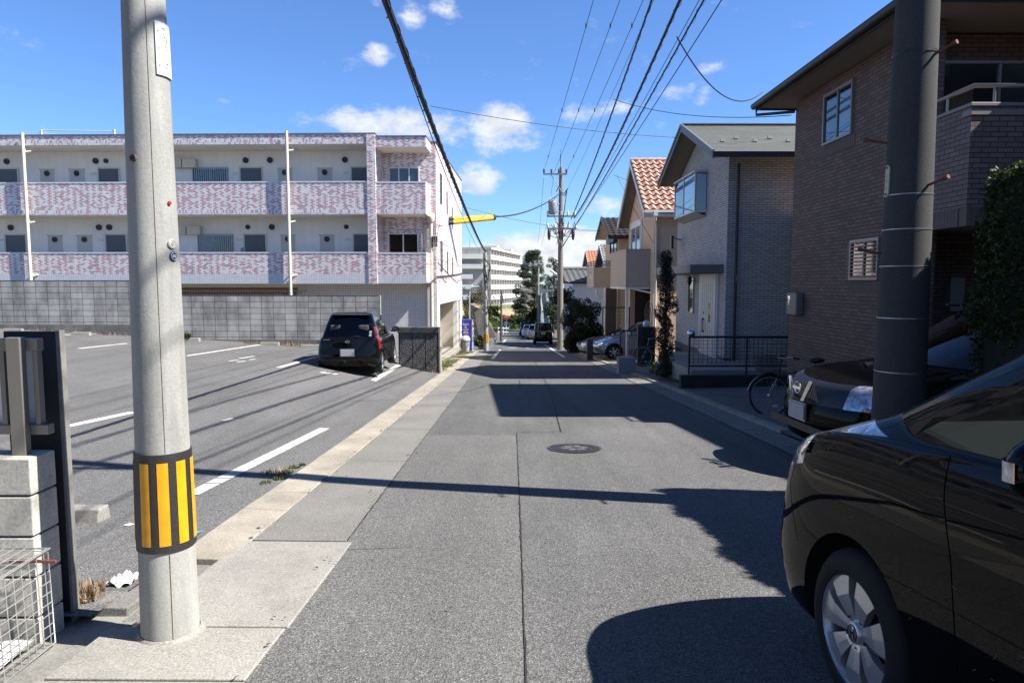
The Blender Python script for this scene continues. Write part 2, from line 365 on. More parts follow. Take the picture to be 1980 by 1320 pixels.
ALU = M('aluminium_bronze', (.30, .285, .255), .4, metal=.5, var=.06)
RUST = M('rust', (.16, .045, .03), .8, var=.3, vs=15)
CABLE = M('cable_black', (.012, .012, .014), .55, var=.1)
GLASS = glassmat('car_glass', (.30, .35, .33), 1.0)
GLASS_D = glassmat('car_glass_dark', (.06, .07, .07), 1.0)
WGLASS = M('window_glass', (.012, .016, .02), .03, var=0, spec=1.0, coat=.6)
CURTAIN = M('curtain_grey', (.42, .44, .46), .85, var=.2, vs=8)
YELLOW = M('yellow_tube', (.72, .38, .015), .45, var=.06)
LAMP = M('lamp_glass', (.46, .49, .54), .06, metal=.55, var=.75, vs=16, coat=1)
RED_L = M('red_lamp', (.20, .010, .012), .15, var=.2, vs=12, coat=1)
PLATE = M('number_plate', (.40, .40, .41), .5, var=.08, vs=10)
DARKIN = M('dark_interior', (.02, .02, .022), .9, var=.2)
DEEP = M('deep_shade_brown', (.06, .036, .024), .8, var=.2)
SEAT = M('seat_cloth', (.05, .05, .055), .95, var=.2)
WOODD = M('dark_board', (.028, .027, .027), .7, var=.3, vs=4, streak=.3)
LEAF_C = leafmat('leaf_conifer', [(.012, .022, .010), (.022, .040, .014), (.035, .055, .018)])
LEAF_H = leafmat('leaf_hedge', [(.018, .034, .008), (.04, .066, .012), (.065, .09, .02)])
LEAF_P = leafmat('leaf_pine', [(.020, .042, .016), (.035, .065, .022), (.055, .085, .030)])
LEAF_G = leafmat('leaf_green', [(.035, .06, .015), (.06, .09, .025), (.10, .12, .03)])
LEAF_Y = leafmat('leaf_yellow', [(.10, .10, .03), (.18, .14, .04), (.09, .10, .03)])
GRASS = leafmat('grass_blade', [(.07, .10, .02), (.12, .15, .035), (.2, .19, .07)])
BARK = M('bark', (.075, .055, .042), .9, var=.3, vs=6)
TWIG = M('twig', (.11, .08, .07), .9, var=.3)
# ================================================================== GROUND
XL, XK, XE = -1.17, -1.84, -2.20        # asphalt edge, kerb line, outer kerb line on the left
XR = 3.38                                # asphalt edge on the right
def ys(a, b, st):
    n = max(1, int(math.ceil((b-a)/st))); return [a+(b-a)*i/n for i in range(n+1)]
def sheet(xs_fn, y0, y1, dz, step=1.0, nx=2):
    mb = MB(); rows = []
    for y in ys(y0, y1, step):
        a, b = xs_fn(y); rows.append([(a+(b-a)*k/(nx-1), y, zr(y)+dz) for k in range(nx)])
    mb.grid(rows, False); return mb
rows = []
for y in [-300, -60, -30, -10, 0, 10, 20, 30, 40, 60, 80, 100, 108, 200, 400, 900]:
    rows.append([(x, y, (zr(y) if y > -30 else zr(-30))-.12) for x in (-900, -200, -60, -20, 0, 20, 60, 200, 900)])
struct(MB().grid(rows).build('ground', concrete('earth', (.13, .115, .085), .3, .3, 12, .4)))
struct(sheet(lambda y: (XL, XR), -12, 108, 0, 1.0).build('road', ASPH))
struct(sheet(lambda y: (-20, XL-.01), 41.2, 48.5, -.004, 1.0).build('side_road', ASPH2))
struct(sheet(lambda y: (-4-(y-48.5)*.06, XL-.01), 48.5, 108, -.004, 2.0).build('road', asphalt('asphalt_far', (.125, .124, .12), .1, 50)))
struct(MB().grid([[(x, y, zr(y)+.004+.0*x) for x in (-40, -10, XR+3)] for y in (108, 112, 117)], False).build('side_road', ASPH2))
# newer strip of asphalt left of the seam, and the seam itself
SEAM = [(G(x, y).x, G(x, y).y) for x, y in ((1017, 1318), (1012, 1150), (1006, 1000), (1002, 900), (999, 838))]; SEAM = [(SEAM[0][0]+.02, 1.2)]+SEAM
mb = MB()
mb.grid([[(XL, y, zr(y)+.004), (np.interp(y, [p[1] for p in SEAM], [p[0] for p in SEAM]), y, zr(y)+.004)] for y in ys(-12, 9.55, .6)], False)
struct(mb.build('road', ASPH3))
def crack(pts, w, name='road_crack'):
    mb = MB(); L = []
    for (x0, y0), (x1, y1) in zip(pts[:-1], pts[1:]):
        n = max(2, int(math.hypot(x1-x0, y1-y0)/.07))
        for i in range(n):
            t = i/n; L.append((x0+(x1-x0)*t+random.uniform(-.0025, .0025), y0+(y1-y0)*t+random.uniform(-.004, .004)))
    L.append(pts[-1]); rows = []
    for i, (x, y) in enumerate(L):
        a = Vector(L[max(i-1, 0)]); b = Vector(L[min(i+1, len(L)-1)]); t = (b-a).normalized(); nn = Vector((-t.y, t.x))*w*random.uniform(.35, 1.2)
        rows.append([(x-nn.x, y-nn.y, zr(y-nn.y)+.009), (x+nn.x, y+nn.y, zr(y+nn.y)+.009)])
    return struct(mb.grid(rows, False).build(name, CRK))
CRK = M('crack_filler', (.022, .022, .022), .95, var=.4, vs=30)
crack([(.155, -1)]+SEAM, .006)
p1, p2, p3, p4 = G(1000, 836), G(1085, 835), G(1062, 752), G(1035, 700)
crack([(.10, p1.y), (p2.x, p2.y), (p3.x, p3.y), (p4.x, p4.y)], .010)
a, b = G(885, 745), G(1030, 742); crack([(XL, a.y), (b.x, b.y)], .009)
crack([(G(1005, 735).x, G(1005, 735).y), (G(1005, 748).x, G(1005, 748).y)], .01)
crack([(XL, 4.6), (-1.0, 4.62), (-.6, 4.66)], .003)
crack([(XL+.015, 2.0), (XL+.01, 4.4), (XL, 9), (XL, 40)], .007)
crack([(XR-.01, 3), (XR, 40)], .012)
# small round road stains / cover plates
# manhole cover
def manhole():
    c = G(1111, 867); R0 = .335
    t = thing('manhole_cover', 'round patterned iron manhole cover set in the asphalt', 'manhole cover', c)
    irn = M('cast_iron', (.060, .053, .056), .55, metal=.35, var=.35, vs=9, bmp=.2, bs=90); irn2 = M('cast_iron_worn', (.20, .165, .14), .5, metal=.4, var=.4, vs=14)
    tl = lambda x, y, h: (c.x+x, c.y+y, zr(c.y+y)+h)
    def ringm(r0, r1, h, nn=48):
        m = MB(); m.grid([[tl(r*math.cos(2*math.pi*k/nn), r*math.sin(2*math.pi*k/nn), h) for k in range(nn+1)] for r in (r0, r1)], False); return m
    ringm(R0*.90, R0, .011).build('rim', irn, t)
    ringm(.001, R0*.89, .007).build('cover', M('cast_iron_dark', (.030, .028, .032), .6, metal=.3, var=.4, vs=12), t)
    m = MB()
    for k in range(44):
        a = 2*math.pi*k/44; r = R0*.78
        m.quad(*[tl(r*math.cos(a)+dx*math.cos(a)-dy*math.sin(a), r*math.sin(a)+dx*math.sin(a)+dy*math.cos(a), .013) for dx, dy in ((-.022, -.012), (.022, -.012), (.022, .012), (-.022, .012))])
    m.v += []; m.build('tread', irn, t)
    m = MB()
    for k in range(6):                                  # a flower-like relief
        a = 2*math.pi*k/6+.2
        pts = [(0.03, 0), (.10, .055), (.17, .03), (.20, 0), (.17, -.03), (.10, -.055)]
        m.quad(*[tl(x*math.cos(a)-y*math.sin(a), x*math.sin(a)+y*math.cos(a), .0125) for x, y in pts])
        for q in range(3):
            b = a+.52; x, y = .11+.05*q, .0
            m.quad(*[tl(x*math.cos(b)-y*math.sin(b)+dx, x*math.sin(b)+y*math.cos(b)+dy, .0125) for dx, dy in ((-.014, -.014), (.014, -.014), (.014, .014), (-.014, .014))])
    m.build('relief', irn2, t)
manhole()
# ---- left edge: concrete apron and kerb slabs
mb = MB(); y = 4.78
k = 0
while y < 41:
    L = [2.9, 2.4, 3.0, 2.7][k % 4]; y1 = min(y+L, 41)
    dz = random.uniform(0, .006)
    mb.hexa([(XK+.006, y+.012, zr(y)-.2), (XL, y+.012, zr(y)-.2), (XL, y1, zr(y1)-.2), (XK+.006, y1, zr(y1)-.2),
             (XK+.006, y+.012, zr(y)+.012+dz), (XL, y+.012, zr(y)+.008), (XL, y1, zr(y1)+.008), (XK+.006, y1, zr(y1)+.012+dz)])
    y = y1; k += 1
struct(mb.build('pavement', CONC_M))
mb = MB()
# lighter slabs near the pole
for (y0, y1, x0, x1) in ((3.385, 4.76, -1.90, -1.13), (2.86, 3.37, -2.02, -1.15), (-6, 2.84, -2.05, -1.15)):
    mb.hexa([(x0, y0, zr(y0)-.2), (x1, y0, zr(y0)-.2), (x1+.01, y1, zr(y1)-.2), (x0, y1, zr(y1)-.2),
             (x0, y0, zr(y0)+.022), (x1, y0, zr(y0)+.014), (x1+.01, y1, zr(y1)+.014), (x0, y1, zr(y1)+.022)])
struct(mb.build('pavement', CONC_L, bev=.006))
mb = MB(); y = 4.36; k = 0
while y < 40.5:
    L = .60+random.uniform(-.004, .004); y1 = y+L
    if k % 2 == 0 and y < 12: L = 1.2
    y1 = y+L; a = random.uniform(-.008, .008); b = random.uniform(-.006, .008)
    mb.hexa([(XE, y+.008, zr(y)-.25), (XK, y+.008, zr(y)-.25), (XK, y1, zr(y1)-.25), (XE, y1, zr(y1)-.25),
             (XE, y+.008, zr(y)+.035+a), (XK, y+.008, zr(y)+.022), (XK, y1, zr(y1)+.022), (XE, y1, zr(y1)+.035+b)])
    y = y1; k += 1
struct(mb.build('kerb', CONC_K, bev=.006))
# sunken, broken slabs beside the pole
mb = MB()
for (x0, x1, y0, y1, h) in ((-2.28, -1.92, 3.85, 4.33, .0), (-2.30, -2.08, 3.62, 3.83, .02), (-2.07, -1.92, 3.55, 3.83, -.03), (-2.55, -2.30, 3.66, 3.98, .015)):
    mb.hexa([(x0, y0, zr(y0)-.25), (x1, y0, zr(y0)-.25), (x1, y1, zr(y1)-.25), (x0+.02, y1, zr(y1)-.25),
             (x0, y0, zr(y0)+h), (x1, y0, zr(y0)+h-.008), (x1, y1, zr(y1)+h), (x0+.02, y1, zr(y1)+h+.01)])
struct(mb.build('kerb', CONC_M, bev=.008))
mb = MB(); mb.grid([[(x, y, zr(y)-.035) for x in (-6, -4, -3, -2.35, -2.0)] for y in (-3, 1, 2, 2.6, 3.0, 3.4, 3.9)], False)
struct(mb.build('pavement', concrete('pavement_old', (.24, .235, .21), .3, .3, 70, 1.5, moss=.35)))
# ---- parking lot: higher than the road towards its back
def sst(t): t = max(0, min(1, t)); return t*t*(3-2*t)
def lotz(x, y):
    e = zr(y)+.02; i = -.27-.0125*y
    d = -2.2-x
    if d <= 0: return e
    t = sst(d/3.6) if y > 12 else sst(d/(3.6+ (12-y)*.25))
    w = sst((y-3)/9.)
    v = e*(1-t)+i*t
    left = max(0, -6.9-x)*.0540*sst(y/16.)
    return v+left
mb = MB(); rows = []
xs = [-2.2, -2.35, -2.5, -2.75, -3, -3.3, -3.6, -4, -4.4, -4.8, -5.2, -5.6, -6, -6.5, -7, -8, -10, -12, -15, -19, -24, -30]
for y in ys(3.5, 26.0, .5):
    rows.append([(x+random.uniform(-.012, .012)*(x < -2.3), y, lotz(x, y)+(.0 if x < -2.3 else 0)) for x in xs[::-1]])
struct(mb.grid(rows, True).build('parking_lot', ASPH2))
# left of the kerb between rough wall and the vending machine: verge
def vergez(x, y): return zr(y)+.03+.03*(XE-x)
mb = MB(); mb.grid([[(x, y, vergez(x, y)) for x in (-16, -9, -5, -3.5, XE)] for y in ys(22.6, 41.3, 1)], False)
struct(mb.build('verge', concrete('verge_earth', (.25, .215, .15), .4, .3, 30, .9)))
mb = MB(); mb.box(-4.6, -2.75, 28.9, 37.5, -2.6, -1.93); struct(mb.build('porch_slab', CONC_L))
mb = MB(); mb.grid([[(x, y, vergez(x, y)-.01) for x in (-40, -14, -3)] for y in (48.5, 60, 108)], False); struct(mb.build('verge', concrete('verge_far', (.16, .15, .09), .4, .3, 10, .6)))
# ---- grass
def blades(mb, x, y, z, n, r, h, fn=None):
    for _ in range(n):
        a = random.uniform(0, 6.28); q = r*math.sqrt(random.random()); px, py = x+q*math.cos(a), y+q*math.sin(a)
        pz = fn(px, py) if fn else z
        b = random.uniform(0, 6.28); w = random.uniform(.004, .009)*(1+h*3); hh = h*random.uniform(.4, 1.2); lx, ly = math.cos(b)*hh*.6, math.sin(b)*hh*.6
        mb.add([(px-w*math.sin(b), py+w*math.cos(b), pz-.01), (px+w*math.sin(b), py-w*math.cos(b), pz-.01), (px+lx, py+ly, pz+hh)], [(0, 1, 2)])
mb = MB()
for (px, py, n, r) in ((545, 930, 260, .10), (560, 918, 300, .12), (575, 908, 260, .1), (590, 903, 120, .06), (520, 938, 160, .1)):
    g = G(px, py); blades(mb, g.x-.03, g.y, 0, n//3, r*.6, .025, lambda x, y: zr(y)+.03)
for k in range(42):
    y = random.uniform(22.8, 30) if k < 30 else random.uniform(35, 39.5); x = random.uniform(-2.5, -2.25) if k < 18 else random.uniform(-2.95, -2.25)
    blades(mb, x, y, 0, 60, .22, .10, vergez)
for k in range(16): blades(mb, -2.2-.55*random.random(), 37+2.2*random.random(), 0, 90, .25, .12, vergez)
stuff(mb.build('grass', GRASS))
mb = MB()
DRY = leafmat('dry_grass', [(.22, .15, .09), (.30, .21, .13), (.17, .11, .08)], trans=.1)
for (px, py, n, r) in ((530, 920, 60, .12), (155, 1165, 160, .10), (170, 1150, 90, .09)):
    g = G(px, py); blades(mb, g.x, g.y, 0, n, r, .07, lambda x, y: lotz(x, y))
for px in np.linspace(470, 600, 26): g = W(px, 657+(px-470)*.06, 22.6); blades(mb, g.x, 22.85, lotz(g.x, 22.85), 12, .14, .16)
for px in np.linspace(60, 235, 18): g = W(px, 645, 22.9); blades(mb, g.x, 23.1, lotz(g.x, 23.1), 10, .15, .14)
g = G(850, 715); blades(mb, -2.45, 22.0, lotz(-2.45, 22.0), 60, .16, .12)
stuff(mb.build('dry_grass', DRY))
def weed(px, Y, n, r, h):
    x = W(px, 640, Y).x; m = MB()
    for _ in range(n):
        a = random.uniform(0, 6.28); b = random.uniform(.3, 1.3); p = Vector((x, Y, lotz(x, Y)+.02)); d = Vector((math.cos(a)*math.cos(b), math.sin(a)*math.cos(b), math.sin(b)))
        tip = p+d*h*random.uniform(.5, 1); s = d.cross(Vector((0,0,1))).normalized()*.02; md = (p+tip)/2
        m.add([p, md-s, tip, md+s], [(0, 1, 2, 3)])
    tag(m.build('weed', LEAF_G), 'green weed growing at the foot of the block wall', 'weed')
weed(362, 22.75, 140, .3, .38)
# ---- dead leaves and grit along the kerbs
mb = MB(); rr_ = random.Random(17)
for k in range(420):
    if k < 170: x = XK+rr_.gauss(0, .035); y = rr_.uniform(4.8, 30)
    elif k < 250: x = XL+rr_.gauss(0, .05); y = rr_.uniform(2.4, 26)
    elif k < 350: x = XR+.02+abs(rr_.gauss(0, .10)); y = rr_.uniform(4, 30)
    else: x = rr_.uniform(-2.2, 3.3); y = rr_.uniform(3, 22)
    s = rr_.uniform(.006, .022); a = rr_.uniform(0, 6.28); z = zr(y)+.028; c_, s_ = math.cos(a)*s, math.sin(a)*s
    mb.add([(x-c_, y-s_, z), (x+s_*.5, y-c_*.5, z+rr_.uniform(0, .012)), (x+c_, y+s_, z), (x-s_*.5, y+c_*.5, z+rr_.uniform(0, .012))], [(0, 1, 2, 3)])
stuff(mb.build('fallen_leaves', leafmat('leaf_dead', [(.10, .06, .035), (.16, .11, .06), (.06, .045, .035)], .8, 0)))
# ---- painted markings
def zlot(p): return lotz(p[0], p[1])
def Glot(px, py):
    r = ray(px, py); lo, hi = 1., 60
    for _ in range(50):
        m = (lo+hi)/2; x = r.x*m/r.y
        if CAMZ+r.z*m/r.y > lotz(x, m): lo = m
        else: hi = m
    return (r.x*lo/r.y, lo)
def stripe(a, b, w, zf, name='parking_line', worn=0):
    a = Vector(a); b = Vector(b); n = max(2, int((b-a).length/.22)); t = (b-a).normalized(); s = Vector((-t.y, t.x))*w/2
    mb = MB()
    for i in range(n):
        if worn and i < n*.25 and random.random() < worn*.12: continue
        p = a+(b-a)*(i/n+.003*(worn > 0)); q = a+(b-a)*((i+1)/n-.004*(worn > 0)*random.random()); j = [random.uniform(-.012, .012)*worn for _ in range(4)]
        P = [p+s*(1+j[0]), p-s*(1+j[1]), q-s*(1+j[2]), q+s*(1+j[3])]
        mb.quad(*[(v.x, v.y, zf(v)+.006) for v in P])
    return struct(mb.build(name, PAINT))
stripe(Glot(368, 957), Glot(628, 828), .15, zlot, worn=1.0)
stripe(Glot(95, 832), Glot(258, 797), .15, zlot, worn=.8)
stripe(Glot(432, 814), Glot(450, 809), .07, zlot)
stripe(Glot(152, 674), Glot(245, 664), .12, zlot); stripe(Glot(110, 648), Glot(198, 645), .12, zlot); stripe(Glot(362, 688), Glot(506, 666), .12, zlot); stripe(Glot(342, 656), Glot(368, 653.5), .12, zlot)
stripe(Glot(538, 711), Glot(612, 690), .13, zlot); stripe(Glot(722, 736), Glot(783, 698), .13, zlot)
for px, py, a in ((452, 697, 9), (471, 692, 9), (484, 690, 9), (466, 699, 8), (488, 695, 6), (636, 722, 6), (625, 720, 4), (648, 723, 4)):
    stripe(Glot(px-a, py+a*.12), Glot(px+a, py-a*.12), .09, zlot)
stripe(Glot(243, 1017), Glot(256, 1013), .06, zlot)
mb = MB(); g = G(380, 1037); mb.quad(*[(g.x+dx, g.y+dy, lotz(g.x+dx-.1, g.y+dy)+.012) for dx, dy in ((-.07, -.05), (.02, -.02), (.03, .05), (-.05, .03))])
struct(mb.build('road_marking', M('blue_paint', (.07, .30, .62), .7, var=.2, vs=20)))
def rline(pts, w, name='road_marking'):
    mb = MB(); rows = []
    for i, p in enumerate(pts):
        a = Vector(pts[max(0, i-1)]); b = Vector(pts[min(i+1, len(pts)-1)]); t = (b-a).normalized(); s = Vector((-t.y, t.x))*w/2
        rows.append([(p[0]+s.x, p[1]+s.y, zr(p[1]+s.y)+.010), (p[0]-s.x, p[1]-s.y, zr(p[1]-s.y)+.010)])
    return struct(mb.grid(rows, False).build(name, PAINT))
gp = lambda *L: [(G(x, y).x, G(x, y).y) for x, y in L]
rline(gp((952, 694), (967, 676.5)), .16); rline(gp((1091, 690.5), (1070, 677), (1058, 669), (1046, 663.5)), .16)
rline(gp((971, 664), (978, 656.5)), .16); rline([(-.75, 41.9), (-3.6, 41.6)], .14)
rline([(-.05, 46.5), (.55, 46.6)], .5); rline([(1.1, 45.9), (1.7, 45.9)], .45)
# ---- right: gutter and lots
mb = MB(); y = -6; k = 0
while y < 60:
    y1 = y+1.98
    mb.hexa([(XR+.012, y, zr(y)-.2), (XR+.44, y, zr(y)-.2), (XR+.44, y1, zr(y1)-.2), (XR+.012, y1, zr(y1)-.2),
             (XR+.012, y, zr(y)+.004), (XR+.44, y, zr(y)+.03), (XR+.44, y1, zr(y1)+.03), (XR+.012, y1, zr(y1)+.004)])
    y += 2.0
struct(mb.build('gutter', CONC_M, bev=.005))
mb = MB(); y = -6
while y < 60:
    y1 = y+.595
    if not 4 < y < 9.4:
        mb.hexa([(XR+.45, y, zr(y)-.2), (XR+.60, y, zr(y)-.2), (XR+.60, y1, zr(y1)-.2), (XR+.45, y1, zr(y1)-.2),
                 (XR+.45, y, zr(y)+.07), (XR+.60, y, zr(y)+.075), (XR+.60, y1, zr(y1)+.075), (XR+.45, y1, zr(y1)+.07)])
    y += .6
struct(mb.build('kerb', CONC_K, bev=.008))
def rz_(x, y): return zr(y)+.045+.025*(x-XR-.44)
mb = MB(); mb.grid([[(x, y, rz_(x, y)) for x in (XR+.45, 4.5, 6, 8, 12, 20)] for y in ys(-14, 60, 1)], False)
struct(mb.build('driveway', concrete('driveway_concrete', (.16, .155, .145), .3, .25, 60, .8)))
mb = MB(); mb.grid([[(x, y, rz_(x, y)+.004) for x in (XR+.62, 6)] for y in ys(28.5, 37, 1)], False)
struct(mb.build('driveway', concrete('driveway_brown', (.20, .14, .095), .3, .25, 40, .8)))
mb = MB()
for k in range(30): blades(mb, random.uniform(4.2, 4.9), random.uniform(17.8, 18.9), 0, 50, .2, .04, rz_)
stuff(mb.build('grass', GRASS))
# ---- far embankment, field
hd = leafmat('leaf_bank', [(.05, .08, .02), (.08, .115, .03), (.11, .13, .04)])
rows = []
for y, z in ((116, -6.3), (118, -5.7), (123, -4.65), (124.5, -4.5)):
    rows.append([(x, y+.03*x, z+.25*math.sin(x*.7+y)) for x in np.linspace(-30, 34, 33)])
struct(MB().grid(rows).build('embankment', concrete('bank_earth', (.10, .115, .035), .4, .3, 8, .8)))
rows = [[(x, y, z) for x in (-30, 0, 34)] for y, z in ((124.4, -4.52), (140, -4.2), (150, -4.05))]
struct(MB().grid(rows).build('field', concrete('field_straw', (.42, .33, .18), .2, .2, 5, .3)))
rows = [[(x, y, z) for x in (-30, 0, 34)] for y, z in ((149.8, -4.1), (156, -3.75), (165, -3.55), (176, -5))]
struct(MB().grid(rows).build('bank', concrete('bank_grass', (.17, .18, .07), .3, .25, 5, .4)))
mb = MB()
for k in range(9000):
    x = random.uniform(-14, 6); y = random.uniform(116.2, 123.5); t = (y-116)/7.5
    row = math.sin((x+y*.35)*2.6)
    if row < -.35: continue
    z = -6.25+1.6*t+random.uniform(0, .45); a = random.uniform(0, 6.28); s = random.uniform(.12, .22)
    mb.add([(x-s*math.cos(a), y-s*math.sin(a), z-.1), (x+s*math.cos(a), y+s*math.sin(a), z+random.uniform(-.15, .15)), (x+random.uniform(-.1, .1), y+random.uniform(-.1, .1), z+s*1.5)], [(0, 1, 2)])
stuff(mb.build('ground_cover', hd))
# ================================================================== LEFT SIDE
def utility_pole_shaft(root, base, r0, r1, h, mat, lean=(0, 0), name='shaft', n=40):
    b = Vector(base); return MB().tube([b+Vector((lean[0]*t, lean[1]*t, h*t)) for t in (0, .25, .5, .75, 1)], [r0+(r1-r0)*t for t in (0, .25, .5, .75, 1)], n).build(name, mat, root)
# ---- the near pole
PB = G(331, 1236)*(3.315/G(331, 1236).y); PB.z = zr(PB.y)+.01
PR = .135
def near_pole():
    t = thing('utility_pole', 'pale concrete utility pole with black and yellow striped wrap', 'utility pole', PB)
    H = 9.0; r = lambda z: PR-z/75.
    P = lambda z, az, dr=0: Vector((PB.x+math.sin(az)*(r(z)+dr), PB.y-math.cos(az)*(r(z)+dr), PB.z+z))
    utility_pole_shaft(t, PB+Vector((0, 0, -.1)), PR, PR-H/75., H, POLE_C, n=64)
    A0 = math.atan2(-PB.x, PB.y)                        # azimuth that faces the camera
    def patch(z0, z1, a0, a1, dr, n=24):
        m = MB(); m.grid([[P(z, a0+(a1-a0)*k/n, dr) for k in range(n+1)] for z in (z0, z1)], True); return m
    band = patch(.46, .935, -math.pi, math.pi, .006, 72)
    band.grid([[P(z, -math.pi+2*math.pi*k/72, d) for k in range(73)] for z, d in ((.935, .006), (.935, -.001))]); band.grid([[P(z, -math.pi+2*math.pi*k/72, d) for k in range(73)] for z, d in ((.46, -.001), (.46, .006))])
    bm_, nt, bb = newmat('black_wrap'); v = N(nt, 'ShaderNodeTexVoronoi', ins={'Scale': 170.}); nt.links.new(objco(nt), v.inputs['Vector'])
    nt.links.new(mul(nt, (.017, .016, .016, 1), rng(nt, v.outputs['Distance'], .5, 1.7, 0, .7)), bb.inputs['Base Color']); bb.inputs['Roughness'].default_value = .5; bump(nt, bb, v.outputs['Distance'], .6, .002)
    bo = band.build('warning_wrap', bm_, t)
    yl = M('reflective_yellow', (.80, .36, .008), .4, var=.14, vs=14)
    for c in (-.70, -.05, .60, 1.25, 1.90, 2.55, 3.20, 3.85, 4.5):
        w = .185; patch(.495, .895, A0+c-w, A0+c+w, .0085, 6).build('yellow_strip', yl, bo)
    seam = M('mould_seam', (.33, .28, .22), .9, var=.3, vs=12)
    m = MB(); m.tube([P(z, A0+.08, .0004) for z in np.linspace(.94, 8, 40)], .0013, 5); m.tube([P(z, A0+.08, .0004) for z in np.linspace(0, .45, 8)], .0022, 5); m.build('mould_seam', seam, t)
    def at_px(py):                                       # height on the pole at an image row
        rr = ray(300, py); k = math.hypot(PB.x, PB.y)-PR; return CAMZ+rr.z/math.hypot(rr.x, rr.y)*k-PB.z
    # bolt hole
    z = at_px(305); d = P(z, A0-.72); n = Vector((math.sin(A0-.72), -math.cos(A0-.72), 0))
    m = MB(); m.tube([d-n*.01, d+n*.006], .017, 16); m.build('bolt_socket', M('socket_rust', (.16, .10, .07), .7, metal=.4, var=.3, vs=30), t)
    m = MB(); m.tube([d-n*.01, d+n*.0065], .010, 12); m.build('bolt_hole', BLACK, t)
    z = at_px(389); d = P(z, A0+.72); n = Vector((math.sin(A0+.72), -math.cos(A0+.72), 0)); MB().tube([d, d+n*.006], .009, 12).build('red_stud', M('red_enamel', (.5, .02, .02), .4, var=0), t)
    for py, az, mat, nm in ((470, .74, M('aluminium_disc', (.62, .60, .55), .45, metal=.3, var=.1), 'number_disc'), (494, .80, M('blue_disc', (.02, .04, .13), .4, var=.1), 'number_disc')):
        z = at_px(py); d = P(z, A0+az); n = Vector((math.sin(A0+az), -math.cos(A0+az), 0)); u = Vector((math.cos(A0+az), math.sin(A0+az), 0))
        b = MB().tube([d, d+n*.005], .022, 20).build(nm, mat, t)
        rg = MB(); rg.tube([d+n*.006+u*.018*math.cos(a)+Vector((0, 0, .018*math.sin(a))) for a in np.linspace(0, 6.283, 20, endpoint=False)], .0015, 5, closed=True); rg.build('disc_rim', M('disc_rim', (.55, .55, .55), .4, var=0), b)
        if nm == 'number_disc' and py == 494:
            link('number', text_mesh('60', .022, frame_m(d+n*.0065, u, (0, 0, 1), n), .0008), M('white_enamel', (.7, .72, .75), .4, var=0), b)
        else:
            link('number', text_mesh('C', .02, frame_m(d+n*.0065, u, (0, 0, 1), n), .0008), M('grey_enamel', (.25, .25, .25), .4, var=0), b)
    # white sign at the top
    z1, z0 = at_px(33), at_px(138); wm = M('white_plate', (.80, .80, .77), .4, var=.03)
    pl = patch(z0, z1, A0+.42, A0+1.62, .007, 12)
    pl.grid([[P(z, A0+.42, dd) for dd in (-.001, .007)] for z in (z0, z1)]); pl.grid([[P(z0, A0+.42+1.2*k/12, dd) for k in range(13)] for dd in (-.001, .007)])
    pl = pl.build('address_plate', wm, t)
    m = MB(); rr_ = random.Random(3)
    for i in range(9):                                   # worn, unreadable vertical lettering
        zc = z1-(.13+.078*i)*(z1-z0)/.9
        if i == 6: continue
        for k in range(5):
            aa = A0+.92+rr_.uniform(-.13, .13); zz = zc+rr_.uniform(-.010, .010)*1.0
            if rr_.random() < .5: m.quad(P(zz, aa-.09, .0085), P(zz, aa+.09, .0085), P(zz+.0022, aa+.09, .0085), P(zz+.0022, aa-.09, .0085))
            else: m.quad(P(zz-.009, aa, .0085), P(zz-.009, aa+.02, .0085), P(zz+.009, aa+.02, .0085), P(zz+.009, aa, .0085))
    m.build('lettering', M('faded_ink', (.36, .35, .33), .7, var=.2, vs=40), pl)
    m = MB()
    for zz in (.18, .5, .82): m.tube([P(z0+(z1-z0)*zz, A0+.55, .006), P(z0+(z1-z0)*zz, A0+.55, .0095)], .004, 8)
    m.build('rivet', M('rivet', (.35, .35, .33), .5, var=0), pl)
    # mortar collar and rusty stain at the foot
    MB().lathe([(PR+.03, -.02), (PR+.022, .012), (PR+.002, .03)], (PB.x, PB.y, PB.z), 40, cap=False).build('mortar_collar', CONC_L, t)
near_pole()
# ---- near block wall with fence
NW = (-2.33, 3.29, .70)
def near_wall():
    t = thing('block_wall', 'low grey block wall carrying the bronze fence at the pavement corner', 'block wall', (-3.2, 3.4, -.2))
    m = MB(); hh = [(-.22-.06, .02), (.026, .22), (.226, .46), (.466, .70)]
    k = 0
    for z0, z1 in ((-.30, -.105), (-.095, .10), (.11, .305), (.315, .51), (.52, .70)):
        x = NW[0]; first = True
        while x > -6.5:
            L = .39 if (not first or k % 2) else .20
            m.box(x-L, x, NW[1], NW[1]+.19, z0, z1); x -= L+.008; first = False
        k += 1
    m.build('blocks', BLOCKN, t, bev=.006)
    MB().box(-6.4, NW[0]-.012, NW[1]+.015, NW[1]+.175, -.3, .69).build('mortar', CONC_D, t)
near_wall()
def near_fence():
    t = thing('metal_fence', 'bronze aluminium fence with frosted panels standing on the near block wall', 'fence', (-3.2, 3.42, .7))
    y = 3.42
    MB().box(-6, -2.335, y-.02, y+.03, 1.215, 1.275).build('top_rail', ALU, t, bev=.004)
    MB().box(-6, -2.305, y-.02, y+.03, .795, .845).build('bottom_rail', ALU, t, bev=.004)
    for x in (-2.425, -4.0): MB().box(x-.035, x+.035, y-.065, y-.021, .70, 1.285).build('post', ALU, t, bev=.004)
    for x in (-2.355, -2.52, -2.68, -2.84): MB().box(x-.013, x+.013, y-.015, y+.025, .845, 1.215).build('baluster', ALU, t, bev=.003)
    fm = M('frosted_panel', (.85, .87, .90), .3, var=.06, vs=20, bmp=.15, bs=140)
    MB().box(-6, -2.505, y+.03, y+.036, .83, 1.23).build('frosted_panel', fm, t)
    MB().box(-2.465, -2.368, y+.03, y+.036, .83, 1.23).build('frosted_panel', fm, t)
near_fence()
